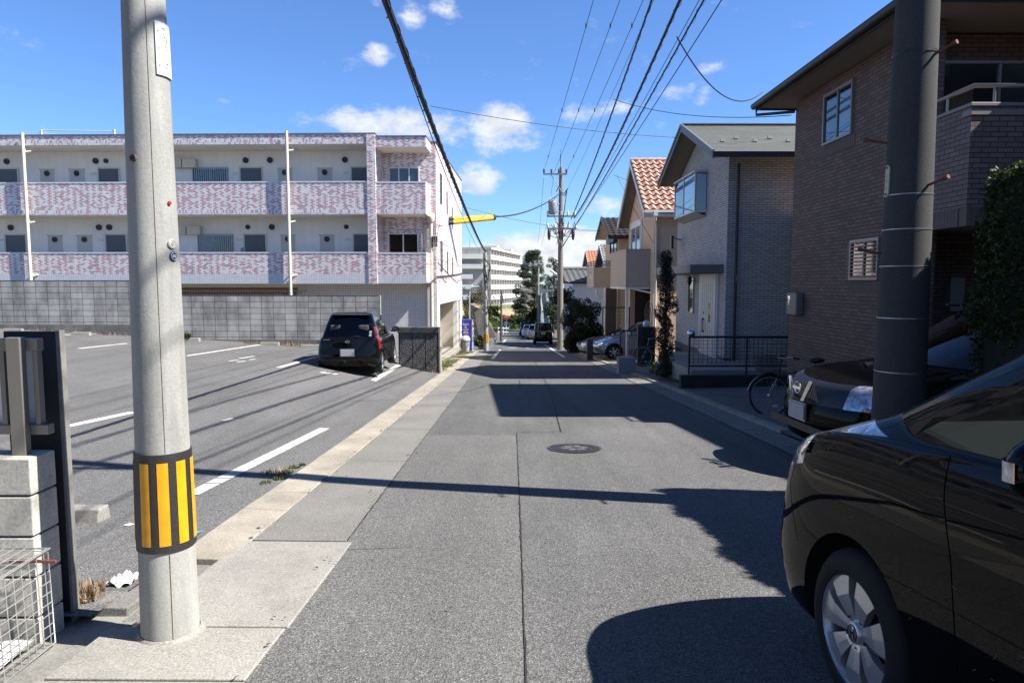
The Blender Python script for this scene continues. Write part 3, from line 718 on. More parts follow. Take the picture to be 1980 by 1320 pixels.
tb = MB().box(-2.62, -2.345, 3.565, 3.60, -.33, 1.30).build('wooden_board', WOODD, None, bev=.003); tag(tb, 'tall dark weathered board standing behind the end of the block wall', 'board')
ed = MB(); ed.box(-2.344, -2.330, 3.555, 3.61, -.33, 1.305); ed.build('edge_strip', M('weathered_lit_edge', (.22, .215, .20), .8, var=.3, vs=9, streak=.3), tb)  # pale strip colours in the board's sunlit edge
# ---- wire mesh basket
def basket():
    t = thing('wire_basket', 'galvanised wire mesh basket in front of the near block wall', 'wire basket', (-2.6, 3.0, -.2))
    wm = M('wire_galv', (.52, .52, .50), .45, metal=.6, var=.15, vs=20)
    x0, x1, y0, y1 = -3.4, -2.24, 2.72, 3.27; z0 = zr(3.0)-.03; z1 = .245
    def panel(o, u, v, lu, lv, nm, du=.052, dv=.052):
        m = MB(); o = Vector(o); u = Vector(u); v = Vector(v)
        for k in range(int(lu/du)+1): m.tube([o+u*min(k*du, lu), o+u*min(k*du, lu)+v*lv], .0028, 5)
        for k in range(int(lv/dv)+1): m.tube([o+v*min(k*dv, lv), o+v*min(k*dv, lv)+u*lu], .0028, 5)
        m.tube([o, o+u*lu, o+u*lu+v*lv, o+v*lv], .0045, 6, closed=True); m.build(nm, wm, t)
    panel((x1, y0, z0), (0, 1, 0), (-.03, 0, 1), y1-y0, z1-z0, 'mesh_side')
    panel((x0, y0, z0), (1, 0, 0), (0, 0.02, 1), x1-x0, z1-z0, 'mesh_front')
    panel((x0, y0, z1), (1, 0, 0), (0, 1, .03), x1-x0, y1-y0, 'mesh_lid')
    w = MB(); w.grid([[(x, y, z0+.035+.012*math.sin(x*9+y*7)) for x in np.linspace(x0+.03, x1-.05, 12)] for y in np.linspace(y0+.03, y1-.06, 8)]); tag(w.build('plastic_sheet', M('white_sheet', (.74, .73, .70), .6, var=.06)), 'white plastic sheet lying inside the wire mesh basket', 'sheet')
    c = MB(); c.ob((x1-.16, y1-.05, z1-.03), (.96, .1, -.06), (0, -1, 0), 0, .22, 0, .016, 0, .012); tag(c.build('rusty_clip', RUST, None, bev=.003), 'rusty orange metal clip on the rim of the wire basket', 'clip')
basket()
# white rag on the ground, concrete block
def rag():
    g = Glot(238, 1128); rr_ = random.Random(5); m = MB(); rows = []
    for i in range(9):
        rows.append([(g[0]-.07+.017*j+rr_.uniform(-.006, .006), g[1]-.06+.016*i+rr_.uniform(-.006, .006), lotz(*g)+.015+.035*math.exp(-((i-5)**2+(j-5)**2)/7.)+.018*math.sin(i*1.7+j)+rr_.uniform(0, .012)) for j in range(9)])
    tag(m.grid(rows).build('paper_scrap', M('white_paper', (.78, .78, .78), .8, var=.05)), 'crumpled white scrap lying on the lot beside the striped pole', 'litter')
rag()
def stopper(name, label, c, L, rz, h=.12, w=.16, mat=None, grp=None):
    m = MB(); c = Vector(c); u = Vector((math.cos(rz), math.sin(rz), 0)); n = Vector((-u.y, u.x, 0))
    pts = [(-w/2, 0), (w/2, 0), (w/2*.72, h), (-w/2*.72, h)]
    m.prism([c-u*L/2+n*a+Vector((0, 0, b-.02)) for a, b in pts], u*L); o = m.build(name, mat or CONC_L, None, bev=.012, fix=True)
    return tag(o, label, 'wheel stop' if name == 'wheel_stop' else 'concrete block', grp)
g = Glot(168, 1008); stopper('concrete_block', 'rough concrete block on the lot behind the near block wall', (g[0]-.04, g[1]+.05, lotz(*g)), .30, 0, .125, .18, concrete('rough_block', (.27, .26, .24), .3, .2, 50, 3))
LB = ['leftmost concrete wheel stop at the foot of the far block wall', 'pale wheel stop left of the striped pole under the high block wall', 'crumbled wheel stop just left of the striped pole by the far wall', 'wheel stop beside the green weed at the far wall', 'wheel stop by the dry grass along the far wall', 'wheel stop nearest the black hatchback at the far wall']
for i, (px, py) in enumerate(((10, 634), (62, 638), (205, 643), (392, 655.5), (528, 666), (600, 672))):
    g = Glot(px, py); stopper('wheel_stop', LB[i], (g[0], min(g[1], 22.7), lotz(g[0], min(g[1], 22.7))), .62, -.05+random.uniform(-.04, .04), grp='wheel stops along the far block wall')
# ---- back block walls
FD = Vector((math.cos(R(-1.7)), math.sin(R(-1.7)), 0))    # along the facade to the right
FN = Vector((-FD.y, FD.x, 0))                             # away from the camera
def backwall(px_l, px_r, ytop, Y, label, coping=0):
    r = W(px_r, ytop, Y); Lw = W(px_l, ytop, Y+1.1).x; L = r.x-Lw
    o = Vector((r.x, Y, 0)); top = r.z; bot = -1.1
    t = thing('block_wall', label, 'block wall', (r.x, Y, bot), math.atan2(FD.y, FD.x), local=True)
    z0 = top-bot; m = MB(); m.box(-L, 0, 0, .15, 0, z0); wo = m.build('blocks', bricks('block_'+str(int(px_r)), [(0, (.50, .48, .435)), (.4, (.46, .442, .40)), (.75, (.42, .405, .367))], (.10, .095, .09), .4, .2, .009, 0., .85, .8, streak=.5, big=.10, z0=z0), t)
    m = MB(); m.box(-L, .002, -.004, .154, z0, z0+.02); m.build('coping', concrete('coping_%d' % px_r, (.15, .15, .145), .3, .5, 40, 1.5), t)
    m = MB(); m.box(-L-.0, -.0, -.01, -.0015, 0, z0-1.48); m.build('footing', concrete('footing_%d' % px_r, (.22, .21, .19), .3, .4, 30, 1.5), t)
    if True: MB().box(.001, .035, .0, .15, 0, z0+.01).build('end_cap', CONC_L, t)
backwall(-120, 338, 543, 23.35, 'taller grey block wall behind the car park left of the striped pole')
backwall(330, 733, 572, 23.2, 'stained grey block wall behind the black hatchback')
# ---- rough ribbed dark wall
def ribwall():
    Y = 22.25; a = W(772, 632, Y); b = W(849, 632, Y-.1); L = (b-a).length
    t = thing('stone_wall', 'short black aggregate wall with vertical grooves beside the black hatchback', 'wall', (b.x, Y, zr(Y)), 0)
    rm, nt, bb = newmat('black_aggregate'); v = N(nt, 'ShaderNodeTexVoronoi', ins={'Scale': 34.}); nt.links.new(objco(nt), v.inputs['Vector']); sp = N(nt, 'ShaderNodeSeparateColor'); nt.links.new(v.outputs['Color'], sp.inputs[0])
    g = mul(nt, (.055, .054, .053, 1), rng(nt, sp.outputs[0], .3, 2.3, 0, 1)); nt.links.new(g, bb.inputs['Base Color']); bb.inputs['Roughness'].default_value = .85; bump(nt, bb, v.outputs['Distance'], .9, .03)
    u = (b-a).normalized(); n = Vector((u.y, -u.x, 0)); w = .42; x = L; zb = zr(Y)-.3
    m = MB()
    while x > .02:
        m.ob((a.x, a.y, 0), u, n, max(0, x-w), x-.018, zb, a.z-.19, 0, .16); x -= w
    m.build('panels', rm, t, bev=.01)
    MB().ob((a.x, a.y, 0), u, n, 0, L-.01, zb, a.z-.19, -.12, .145).build('backing', M('groove_dark', (.025, .025, .025), .9, var=.2), t)
    MB().ob((a.x, a.y, 0), u, n, -.02, L+.01, a.z-.185, a.z, -.13, .19).build('coping', concrete('coping_dark', (.085, .083, .08), .4, .3, 60, 2), t, bev=.012)
    MB().ob((a.x, a.y, 0), u, n, L+.0105, L+.06, zb, a.z-.01, -.12, .17).build('end_face', CONC_L, t)
ribwall()
# ================================================================== PINK TILED APARTMENT BUILDING
AC = Vector((-3.0, 28.6, 0)); AR = R(-1.7)
def AP(px, py, ly):                       # local (x, z) of the point seen at a pixel, on the plane local y = ly
    r = ray(px, py); n = FN; d0 = (AC+FN*ly).dot(n); o = Vector((0, 0, CAMZ)); k = (d0-o.dot(n))/r.dot(n); p = o+r*k
    return (p-AC).dot(FD), p.z
def window_part(root, o, u, n, w, h, panes=2, frame=None, glass=None, depth=.05, fw=.045, name="window", curtain=None, bars=0):
    o = Vector(o); u = Vector(u); n = Vector(n); frame = frame or WHITE_T
    m = MB()
    m.ob(o, u, n, 0, w, 0, fw, .002, depth); m.ob(o, u, n, 0, w, h-fw, h, .002, depth); m.ob(o, u, n, 0, fw, fw, h-fw, .002, depth); m.ob(o, u, n, w-fw, w, fw, h-fw, .002, depth)
    for k in range(1, panes): x = w*k/panes; m.ob(o, u, n, x-fw*.5, x+fw*.5, fw, h-fw, .003, depth*.8)
    f = m.build(name, frame, root, fix=True)
    for k in range(panes):
        g = MB(); g.ob(o, u, n, w*k/panes+fw*.4, w*(k+1)/panes-fw*.4, fw*.8, h-fw*.8, .001, depth*.35)
        g.build('pane', (curtain if curtain and k in (0,) else None) or glass or WGLASS, f, fix=True)
    if bars:
        b = MB()
        for k in range(bars): x = w*(k+.5)/bars; b.ob(o, u, n, x-.011, x+.011, -.02, h+.02, depth+.03, depth+.052)
        b.ob(o, u, n, -.03, w+.03, -.03, 0, depth+.02, depth+.06); b.ob(o, u, n, -.03, w+.03, h, h+.03, depth+.02, depth+.06)
        b.build('window_bars', STEEL, f, fix=True)
    return f
def apartments():
    t = thing('apartment_building', 'three storey apartment building clad in pink and white tiles', 'apartment building', AC, AR, local=True)
    X0 = -24.0; PF = -1.3; zb = -2.6
    FL = (1.56, 4.28); ZT = 7.36
    xp0, xp1 = AP(711, 400, PF)[0], AP(727, 400, PF)[0]            # the fin
    xr = AP(823, 400, PF)[0]
    box = lambda nm, a, mat, b=0: MB().box(*a).build(nm, mat, t, bev=b)
    # parapets of the open corridors
    for (ya, yb, za, zb_) in ((350, 414, 0, 0), (487, 548, 0, 0)):
        z1 = AP(700, ya, PF)[1]; z0 = AP(700, yb, PF)[1]
        lo = z0+(.36 if ya == 487 else .0)
        box('corridor_parapet', (X0, xp0, PF, PF+.14, lo, z1-.05), TILE); box('parapet_coping', (X0, xp0, PF-.012, PF+.16, z1-.05, z1), WHITE_T)
        if lo == z0: box('soldier_course', (X0, xp0, PF-.004, PF+.1, z0-.001, z0+.19), TILE_V); box('soldier_course', (xp1, xr+.002, PF+.026, PF+.1, z0-.001, z0+.19), TILE_V)
        if lo > z0: box('parapet_base', (X0, xp0, PF+.001, PF+.14, z0, lo), TILE_W)
        pr = box('balcony_parapet', (xp1, xr, PF+.03, PF+.17, lo, z1-.08), TILE); box('parapet_coping', (xp1, xr+.01, PF+.02, PF+.18, z1-.08, z1-.02), WHITE_T)
        box('balcony_side', (xr-.14, xr, PF+.171, -.0, lo, z1-.08), TILE); box('parapet_coping', (xr-.15, xr+.01, PF+.18, -.0, z1-.08, z1-.02), WHITE_T)
        if lo > z0: box('parapet_base', (xp1, xr, PF+.031, PF+.17, z0, lo), TILE_W); box('parapet_base', (xr-.14, xr-.001, PF+.171, 0, z0, lo), TILE_W)
        box('corridor_slab', (X0, xr-.145, PF+.145, 0.13, z0+.002, z0+.16), CEIL)
    rz0, rz1 = AP(700, 278, PF)[1], ZT
    box('roof_parapet', (X0, xp0, PF, PF+.15, rz0, rz1-.06), TILE); box('roof_coping', (X0, xp1+.02, PF-.02, .2, rz1-.06, rz1), M('dark_coping', (.16, .15, .16), .6, var=.1))
    box('roof_slab', (X0, xp0, PF+.151, .14, rz0+.002, rz1-.07), CEIL)
    box('soldier_course', (X0, xp0, PF-.004, PF+.1, rz0-.001, rz0+.18), TILE_V)
    bz = AP(780, 262, PF+.03)[1]; b0 = AP(780, 284, PF+.03)[1]
    box('balcony_canopy', (xp1, xr+.03, PF+.03, -.0, b0, bz-.05), TILE); box('roof_coping', (xp1+.021, xr+.05, PF+.01, .02, bz-.05, bz), MATS['dark_coping'])
    MB().box(xp1, xr+.029, PF+.035, -.001, b0-.004, b0-.001).build('canopy_soffit', CEIL, t)
    box('tile_fin', (xp0, xp1, PF-.03, 0.12, AP(718, 549, PF)[1], rz1-.061), TILE)
    # corridor walls, ends
    box('corridor_wall', (X0, xp0, .14, .34, FL[0]-.2, rz1-.08), WHITE)
    box('facade_wall', (xp1, -.0, 0, .3, 1.56, 7.22), TILE); box('facade_wall', (xp0, xp1, .125, .3, -2.6, 7.2), TILE)
    box('facade_base', (xp0-3.3, -.0, .0, .3, zb, 1.545), TILE_W)
    # side wall (with the entrance recess) seen end-on
    H = 10.6; ez = .65; e0, e1 = .9, 9.6
    sw = MB(); sw.box(-.25, 0, .301, H, 1.56, 7.22); sw.build('side_wall', TILE, t)
    sw = MB(); sw.box(-.25, -.004, .301, H, ez, 1.559); sw.box(-.25, -.004, .301, e0, zb, ez-.001); sw.box(-.25, -.004, e1, H, zb, ez-.001); sw.build('side_wall_base', WHITE, t); boxp0 = MB().box(-.25, -.006, e1-1.4, e1-1.2, zb, ez-.001).build('entrance_pier', WHITE, t)
    box('roof_coping', (-.3, .03, -.02, H+.02, 7.22, 7.28), MATS['dark_coping'])
    box('roof', (X0, -.3, .2, H, 7.1, 7.2), CONC_D); box('rear_wall', (X0, -.25, H-.25, H, zb, 7.1), WHITE)
    box('entrance_wall', (-1.45, -1.25, e0-.2, e1, -1.5, ez+.1), BEIGE_W := M('entrance_plaster', (.68, .63, .55), .85, var=.04)); box('entrance_plinth', (-1.45, -1.235, e0-.2, e1, zb, -1.5), BEIGE_D)
    box('entrance_ceiling', (-1.45, -.25, e0-.2, e1, ez+.1, ez+.3), CEIL); box('entrance_end', (-1.24, -.251, e1, e1+.15, zb, ez+.1), BEIGE_W); box('entrance_end', (-1.24, -.251, e0-.3, e0-.2, zb, ez+.1), BEIGE_W)
    box('entrance_post', (-.25, -.1, e1-.25, e1-.05, zb, -1.1), M('wood_post', (.33, .20, .11), .7, var=.2))
    # side windows and slots
    for (y, z0, z1, w) in ((1.25, 4.95, 6.2, .5), (1.25, 2.05, 3.35, .5)): window_part(t, (0, y, z0), (0, 1, 0), (1, 0, 0), w, z1-z0, 1, M('dark_frame', (.10, .08, .075), .5, var=.1), None, .03)
    for (y, z0, z1) in ((3.6, 4.7, 5.75), (5.7, 4.2, 5.25), (3.6, 2.0, 3.0), (5.7, 1.9, 2.8)): window_part(t, (0, y, z0), (0, 1, 0), (1, 0, 0), .16, z1-z0, 1, MATS['dark_frame'], None, .03)
    # ground floor corridor glimpsed above the block wall
    gx0, gx1 = AP(339, 560, .3)[0], AP(604, 560, .0)[0]
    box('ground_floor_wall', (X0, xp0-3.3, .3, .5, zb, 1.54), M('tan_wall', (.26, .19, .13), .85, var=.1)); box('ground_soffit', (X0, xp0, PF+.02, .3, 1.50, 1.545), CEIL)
    m = MB(); xx = X0
    while xx < gx1: m.box(xx-.012, xx+.012, -.72, -.70, .2, 1.2); xx += .11
    m.box(X0, gx1, -.73, -.69, 1.2, 1.26); m.build('railing', M('railing_tan', (.40, .31, .24), .6, var=.1), t)
    # doors, meter hatches, windows, vents
    vent = M('vent_black', (.03, .03, .033), .6, var=.1); hatch = M('meter_hatch', (.63, .61, .56), .7, var=.04)
    U = (1, 0, 0); NN = (0, -1, 0); CW = .14
    def door(px0, px1, fl):
        x0, x1 = AP(px0, 460, CW)[0], AP(px1, 460, CW)[0]; o = (x0, CW, FL[fl])
        m = MB(); m.ob(o, U, NN, 0, x1-x0, 0, 1.98, .002, .03); d = m.build('door', DOOR_G, t, fix=True)
        m = MB(); m.ob(o, U, NN, -.05, 0, 0, 2.03, .001, .05); m.ob(o, U, NN, x1-x0, x1-x0+.05, 0, 2.03, .001, .05); m.ob(o, U, NN, 0, x1-x0, 1.98, 2.03, .001, .05); m.build('door_frame', CREAM, d, fix=True)
        m = MB(); m.ob(o, U, NN, x1-x0-.1, x1-x0-.07, 1.0, 1.3, .03, .07); m.build('handle', STEEL, d, fix=True)
        m = MB(); m.ob(o, U, NN, -.36, -.12, 1.72, 1.84, .001, .02); m.build('name_plate', WHITE_T, t, fix=True)
    def hatchd(px0, px1, fl):
        x0, x1 = AP(px0, 460, CW)[0], AP(px1, 460, CW)[0]; o = (x0, CW, FL[fl])
        m = MB(); m.ob(o, U, NN, 0, x1-x0, .1, 1.93, .001, .018); m.ob(o, U, NN, -.03, x1-x0+.03, 1.93, 1.99, .001, .03); d = m.build('meter_hatch', hatch, t, fix=True)
        c = Vector(o)+Vector(((x1-x0)/2, 0, 1.80)); MB().tube([c, c+Vector((0, -.05, 0))], .115, 16).build('vent', vent, d)
    def grille(px0, px1, fl):
        x0, x1 = AP(px0, 460, CW)[0], AP(px1, 460, CW)[0]; window_part(t, (x0, CW, FL[fl]+.82), U, NN, x1-x0, 1.16, 2, STEEL, None, .05, bars=17, curtain=CURTAIN if fl == 0 else None)
        c = Vector((x1+.42, CW, FL[fl]+1.35)); MB().tube([c, c+Vector((0, -.05, 0))], .12, 18).build('meter', M('meter_grey', (.36, .36, .36), .5, var=.05), t)
        m = MB(); m.box(x0-1.35, x0-1.02, CW-.12, CW-.001, FL[fl]+1.05, FL[fl]+1.45); m.build('alarm_box', CREAM, t)
    def vents(pxs, fl, r=.12):
        for px in pxs:
            x = AP(px, 300, CW)[0]; c = Vector((x, CW, FL[fl]+2.30)); MB().tube([c, c+Vector((0, -.06, 0))], r*random.choice((1, 1, .8)), 16).build('vent', vent, t)
    def lights(pxs, fl):
        for px in pxs:
            x = AP(px, 290, -.5)[0]; zc = (rz0 if fl else AP(700, 414, PF)[1]); MB().lathe([(.2, 0), (.19, -.03), (.11, -.07)], (x, -.55, zc), 16, axis='z').build('corridor_light', WHITE_T, t)
    for fl, dx in ((1, 0), (0, 3.5)):
        dd = [(4, 42), (198, 236), (470, 510), (683, 712)]
        sh = 8 if fl == 0 else 0
        for a, b in ((-330, -292), (-110, -72), (4+sh, 42+sh), (198+sh, 236+sh), (470+dx, 510+dx), (683+dx*.5, 712)): door(a, b, fl)
        for a, b in ((-250, -222), (-190, -162), (85+sh, 112+sh), (141+sh, 170+sh), (541+dx*.6, 568+dx*.6), (617+dx*.4, 645+dx*.4)): hatchd(a, b, fl)
        grille(377+dx*1.5, 446+dx*1.5, fl); grille(-430, -360, fl)
        vents((13, 185, 205, 475, 522, 667), fl); lights((68, 250, 506, 565), fl)
        for px in (329, 357):
            x = AP(px+dx, 300, CW)[0]; m = MB(); m.box(x-.0, x+.56, CW-.25, CW-.001, FL[fl]+1.98, FL[fl]+2.33); m.build('heater_box', M('heater_cream', (.72, .66, .53), .6, var=.05), t, bev=.01)
    # balcony windows on the tiled part
    window_part(t, (AP(752, 350, 0)[0], 0, AP(752, 352, 0)[1]-.4), U, NN, AP(811, 350, 0)[0]-AP(752, 350, 0)[0], AP(752, 324, 0)[1]-AP(752, 352, 0)[1]+.4, 3, WHITE_T, M('window_blue', (.045, .07, .09), .05, var=.1, coat=.8), .05)
    window_part(t, (AP(751, 485, 0)[0], 0, AP(752, 485, 0)[1]-.4), U, NN, AP(811, 350, 0)[0]-AP(752, 350, 0)[0], AP(752, 451, 0)[1]-AP(752, 485, 0)[1]+.4, 2, WHITE_T, M('window_brown', (.022, .014, .012), .05, var=.2, coat=.8), .05)
    # downpipes in front of the parapets
    for px, nm in ((558, 0), (52, 0)):
        x = AP(px, 400, PF-.1)[0]; m = MB(); m.tube([(x, PF-.12, .5), (x, PF-.12, 7.42)], .06, 12); m.build('downpipe', CREAM, t)
        m = MB()
        for z in (1.9, 4.0, 6.75): m.box(x-.02, x+.02, PF-.08, PF, z, z+.05); m.tube([(x+.03, PF-.1, z-.08), (x+.22, PF+.0, z-.03)], .035, 8)
        m.build('pipe_bracket', CREAM, t)
    x = AP(834, 500, -.1)[0]; m = MB(); m.tube([(x, -.12, zb), (x, -.12, 1.3), (x, -.12, 4.3)], .075, 12); m.tube([(x-.22, -.1, zb), (x-.22, -.1, 3.9)], .04, 8); m.tube([(x-.38, -.1, 1.4), (x-.38, -.1, 4.6)], .03, 8)
    m.lathe([(.1, 4.0), (.15, 4.1), (.15, 4.35), (.1, 4.4)], (x, -.12, 0), 12); m.build('conduit', M('conduit_cream', (.66, .62, .50), .5, var=.08), t)
    m = MB(); cx = AP(852, 450, -.2)[0]
    for k in range(3): m.tube([(-.12+.08*k, -.18, 3.2), (-.12+.08*k, -.2, 3.45)], .03, 8); m.tube([(-.12+.08*k, -.18, 3.02), (-.12+.08*k, -.2, 3.18)], .022, 8); m.tube([(-.1+.08*k, -.2, 3.45), (-.05+.1*k, -.5, 3.75), (.12+.05*k, -.7, 3.9)], .008, 5)
    m.build('service_clamp', CABLE, t)
    m = MB(); x = AP(736, 300, -.3)[0]; m.tube([(x, -.05, 5.2), (x+.04, -.2, 6.1), (x+.22, -.2, 6.15), (x+.3, -.05, 6.0)], .03, 8); m.build('hose', CREAM, t)
    # roof aerial frame
    m = MB()
    for px in (80, 221): x = AP(px, 250, 1.0)[0]; m.tube([(x, 1.0, 7.1), (x, 1.0, 8.05)], .05, 8)
    xa, xb = AP(80, 250, 1.0)[0], AP(221, 250, 1.0)[0]
    m.tube([(xa, 1, 8.02), (xb, 1, 7.98)], .022, 6); m.tube([(xa, 1, 7.95), (xa-14, 1, 7.9)], .008, 4); m.tube([(xa, 1, 7.95), (xa-1.2, 1, 7.2)], .006, 4); m.tube([(xb, 1, 7.95), (xb-1.2, 1, 7.2)], .006, 4)
    m.build('roof_frame', M('roof_frame', (.55, .62, .72), .5, var=.05), t)
apartments()
# ================================================================== VEHICLES
def ss(x, a, b): return sst((x-a)/(b-a))
def car(name, label, cat, loc, rz, P, paint, group=None, pitch=0):
    """forward is +Y, right is +X, the origin on the ground under the middle of the car"""
    t = thing(name, label, cat, loc, rz, group, local=True); t.rotation_euler = (pitch, 0, rz)
    Lh = P['L']/2; w = P['W']/2; zb = P['belt']; zh = P['hood']; H = P['H']; cf, cr = P['cowl'], P['rear']       # cowl / rear glass base (y)
    tf, tr = P['rooff'], P['roofr']; nz = P.get('nose', zh-.16); gc = P.get('clear', .20)
    FX = [0, .25, .48, .68, .84, .95]
    ST = P.get('stations', [0.03, .10, .22, .30, .355, .50, .545, .64, .72, .80, .90, .97])
    def loop(hw, yf, yr, zf, bowf=.10, bowr=.06, rcf=.26, rcr=P.get('rcr', .16), pf=2.6, pr=P.get('pr', 3.2)):
        """zf(y, x) gives the height"""
        pts = []
        for f in FX: pts.append((f*hw, yf-bowf*f*f-rcf*(1-(1-f**pf)**(1/pf))*.9))
        y0, y1 = yf-bowf-rcf, yr+bowr+rcr
        for s in ST: pts.append((hw, y0+(y1-y0)*s))
        for f in FX[::-1]: pts.append((f*hw, yr+bowr*f*f+rcr*(1-(1-f**pr)**(1/pr))*.9))
        full = pts+[(-x, y) for x, y in pts[::-1] if x > 1e-6]
        return [Vector((x, y, zf(y, x))) for x, y in full]
    nF, nS = len(FX), len(ST); NP = (2*nF+nS)*2-2
    bm = bmesh.new(); bowf = P.get('bowf', .14)
    hoodz = lambda y: nz+(zh-nz)*ss(y, Lh-.05, cf-.1)**P.get('hexp', .75) if y > cf else zh
    def belt(y): return zb+P.get('wedge', .03)*(cf-y)/(cf-cr)
    def shoulder(y, x):
        return min(hoodz(y)-.03, belt(y)) if y > cf else min(zh-.02, belt(y)) if y > cf-.5 else belt(y)-.02
    K = lambda z: (lambda y, x: z)
    ri = P.get('rearin', .02)
    loops = [loop(w-.14, Lh-.16, -Lh+.14, K(gc)), loop(w-.035, Lh-.05, -Lh+.05, K(gc+.03), bowf), loop(w-.008, Lh-.005, -Lh+.01, K(gc+.17), bowf), loop(w, Lh, -Lh, K(gc+.32), bowf), loop(w, Lh-.03, -Lh+ri, K(P.get('crease', .66)), bowf),
             loop(w-.012, Lh-.07, -Lh+ri+.02, lambda y, x: shoulder(y, x)-.10 if y < cf else max(shoulder(y, x)-.12, .55), bowf),
             loop(w-.05, Lh-.15, -Lh+ri+.05, shoulder, bowf, rcf=.24)]
    gw = w-P.get('tuck', .09)
    def gz(y, x):
        crown = .035*(1-(x/gw)**2)
        return (zh+crown if y > cf-.35 else belt(y)+.012)
    loops.append(loop(gw+.012, cf+.03, cr-.03, lambda y, x: (zh-.004 if y > cf-.3 else belt(y)-.004), .20, .05, .12, .10))
    loops.append(loop(gw, cf, cr, lambda y, x: (zh+.01 if y > cf-.3 else belt(y)+.014), .20, .05, .12, .10))
    rw = w-P.get('roofin', .26); zt = H-.095; MT = .46
    lowr = loops[-1]; topr = loop(rw, tf, tr, K(zt), .12, .05, .10, .10); loops.append([a*(1-MT)+b*MT+Vector((math.copysign(.018, a.x) if abs(a.x) > .2 else 0, 0, 0)) for a, b in zip(lowr, topr)])
    loops.append(loop(rw, tf, tr, K(zt), .12, .05, .10, .10)); loops.append(loop(rw-.03, tf-.06, tr+.05, K(H-.045), .12, .05, .10, .10))
    loops.append(loop(rw-.12, tf-.20, tr+.18, K(H-.012), .1, .05, .1, .1)); loops.append(loop(rw*.45, tf-.5, tr+.5, K(H), .05, .05, .05, .05))
    LV = [[bm.verts.new(p) for p in l] for l in loops]
    # material slots
    SL = ['body', 'windshield', 'rear_window', 'window', 'headlight', 'taillight', 'grille', 'lower_trim', 'wheel_arch']
    def side(k):                                        # perimeter index -> ('f'|'s'|'r', number), mirrored
        k = k if k < 2*nF+nS else NP-1-k
        if k < nF-1: return 'f', k
        if k < nF+nS-1: return 's', k-nF+1
        return 'r', 2*nF+nS-2-k
    for i in range(len(loops)-1):
        for k in range(NP):
            f = bm.faces.new((LV[i][k], LV[i][(k+1) % NP], LV[i+1][(k+1) % NP], LV[i+1][k])); f.smooth = True
            kk = k if k < 2*nF+nS-1 else NP-1-k
            sd, n = side(kk); mi = 0
            if i in (8, 9):
                if sd == 'f' and n <= nF-2: mi = 1
                elif sd == 'r' and n <= P.get('rwn', nF-2): mi = 2
                elif sd == 's' and n in P.get('glass', (2, 3, 5, 6, 7, 9)) : mi = 3
            for (lo, hi, sds, slot) in P.get('zones', ()):
                if lo <= i < hi and (sd, n) in sds: mi = slot
            if i <= P.get('trim', -1): mi = 7
            f.material_index = mi
    bm.faces.new(LV[-1]); bm.faces.new(LV[0][::-1])
    bmesh.ops.recalc_face_normals(bm, faces=bm.faces)
    cl = bm.edges.layers.float.new('crease_edge')
    for i, cval in P.get('creases', ((6, .35), (8, .5), (10, .45), (1, .3))):
        for k in range(NP):
            e = bm.edges.get((LV[i][k], LV[i][(k+1) % NP]))
            if e: e[cl] = cval
    me = D.meshes.new('body'); bm.to_mesh(me); bm.free()
    for s in SL: me.materials.append(None)
    o = D.objects.new('tmp', me); C.objects.link(o)
    sub = o.modifiers.new('s', 'SUBSURF'); sub.levels = P.get('sub', 2); sub.render_levels = sub.levels
    cut = MB(); wr = P['wheel']
    for yw in (P['yf'], P['yr']):
        for sg in (-1, 1): cut.lathe([(wr+P.get('gap', .055), min(sg*(w-.26), sg*(w+.2))), (wr+P.get('gap', .055), max(sg*(w-.26), sg*(w+.2)))], (0, yw, wr+.01), 40, axis='x')
    cme = D.meshes.new('cut'); cme.from_pydata(cut.v, [], cut.f); cb = bmesh.new(); cb.from_mesh(cme); bmesh.ops.remove_doubles(cb, verts=cb.verts, dist=1e-5); bmesh.ops.recalc_face_normals(cb, faces=cb.faces)
    for f in cb.faces: f.material_index = 8; f.smooth = True
    cb.to_mesh(cme); cb.free()
    for s in SL: cme.materials.append(None)
    co = D.objects.new('tmpcut', cme); C.objects.link(co)
    bo = o.modifiers.new('b', 'BOOLEAN'); bo.object = co; bo.operation = 'DIFFERENCE'; bo.solver = 'EXACT'
    objs = [co]
    if P.get('seams'):
        sm = MB()
        for pl in P['seams']:
            for sg in (-1, 1):
                for (y0, z0), (y1, z1) in zip(pl[:-1], pl[1:]):
                    d = Vector((y1-y0, z1-z0)).normalized(); nn = Vector((-d.y, d.x))*.0035; e = d*.001
                    q = [(y0-nn.x-e.x, z0-nn.y-e.y), (y0+nn.x-e.x, z0+nn.y-e.y), (y1+nn.x+e.x, z1+nn.y+e.y), (y1-nn.x+e.x, z1-nn.y+e.y)]
                    xa, xb = (w-.13, w+.1) if sg > 0 else (-w-.1, -w+.13)
                    sm.add([(xa, a, b) for a, b in q]+[(xb, a, b) for a, b in q], [(0,3,2,1),(4,5,6,7),(0,1,5,4),(1,2,6,5),(2,3,7,6),(3,0,4,7)])
        sme = D.meshes.new('seam'); sme.from_pydata(sm.v, [], sm.f); sb = bmesh.new(); sb.from_mesh(sme); bmesh.ops.recalc_face_normals(sb, faces=sb.faces)
        for f in sb.faces: f.material_index = 8
        sb.to_mesh(sme); sb.free()
        for s in SL: sme.materials.append(None)
        so = D.objects.new('tmpseam', sme); C.objects.link(so); objs.append(so)
        b2 = o.modifiers.new('b2', 'BOOLEAN'); b2.object = so; b2.operation = 'DIFFERENCE'; b2.solver = 'EXACT'; b2.use_self = True
    bpy.context.view_layer.update()
    fm = D.meshes.new_from_object(o.evaluated_get(bpy.context.evaluated_depsgraph_get()))
    for q in objs+[o]: D.objects.remove(q)
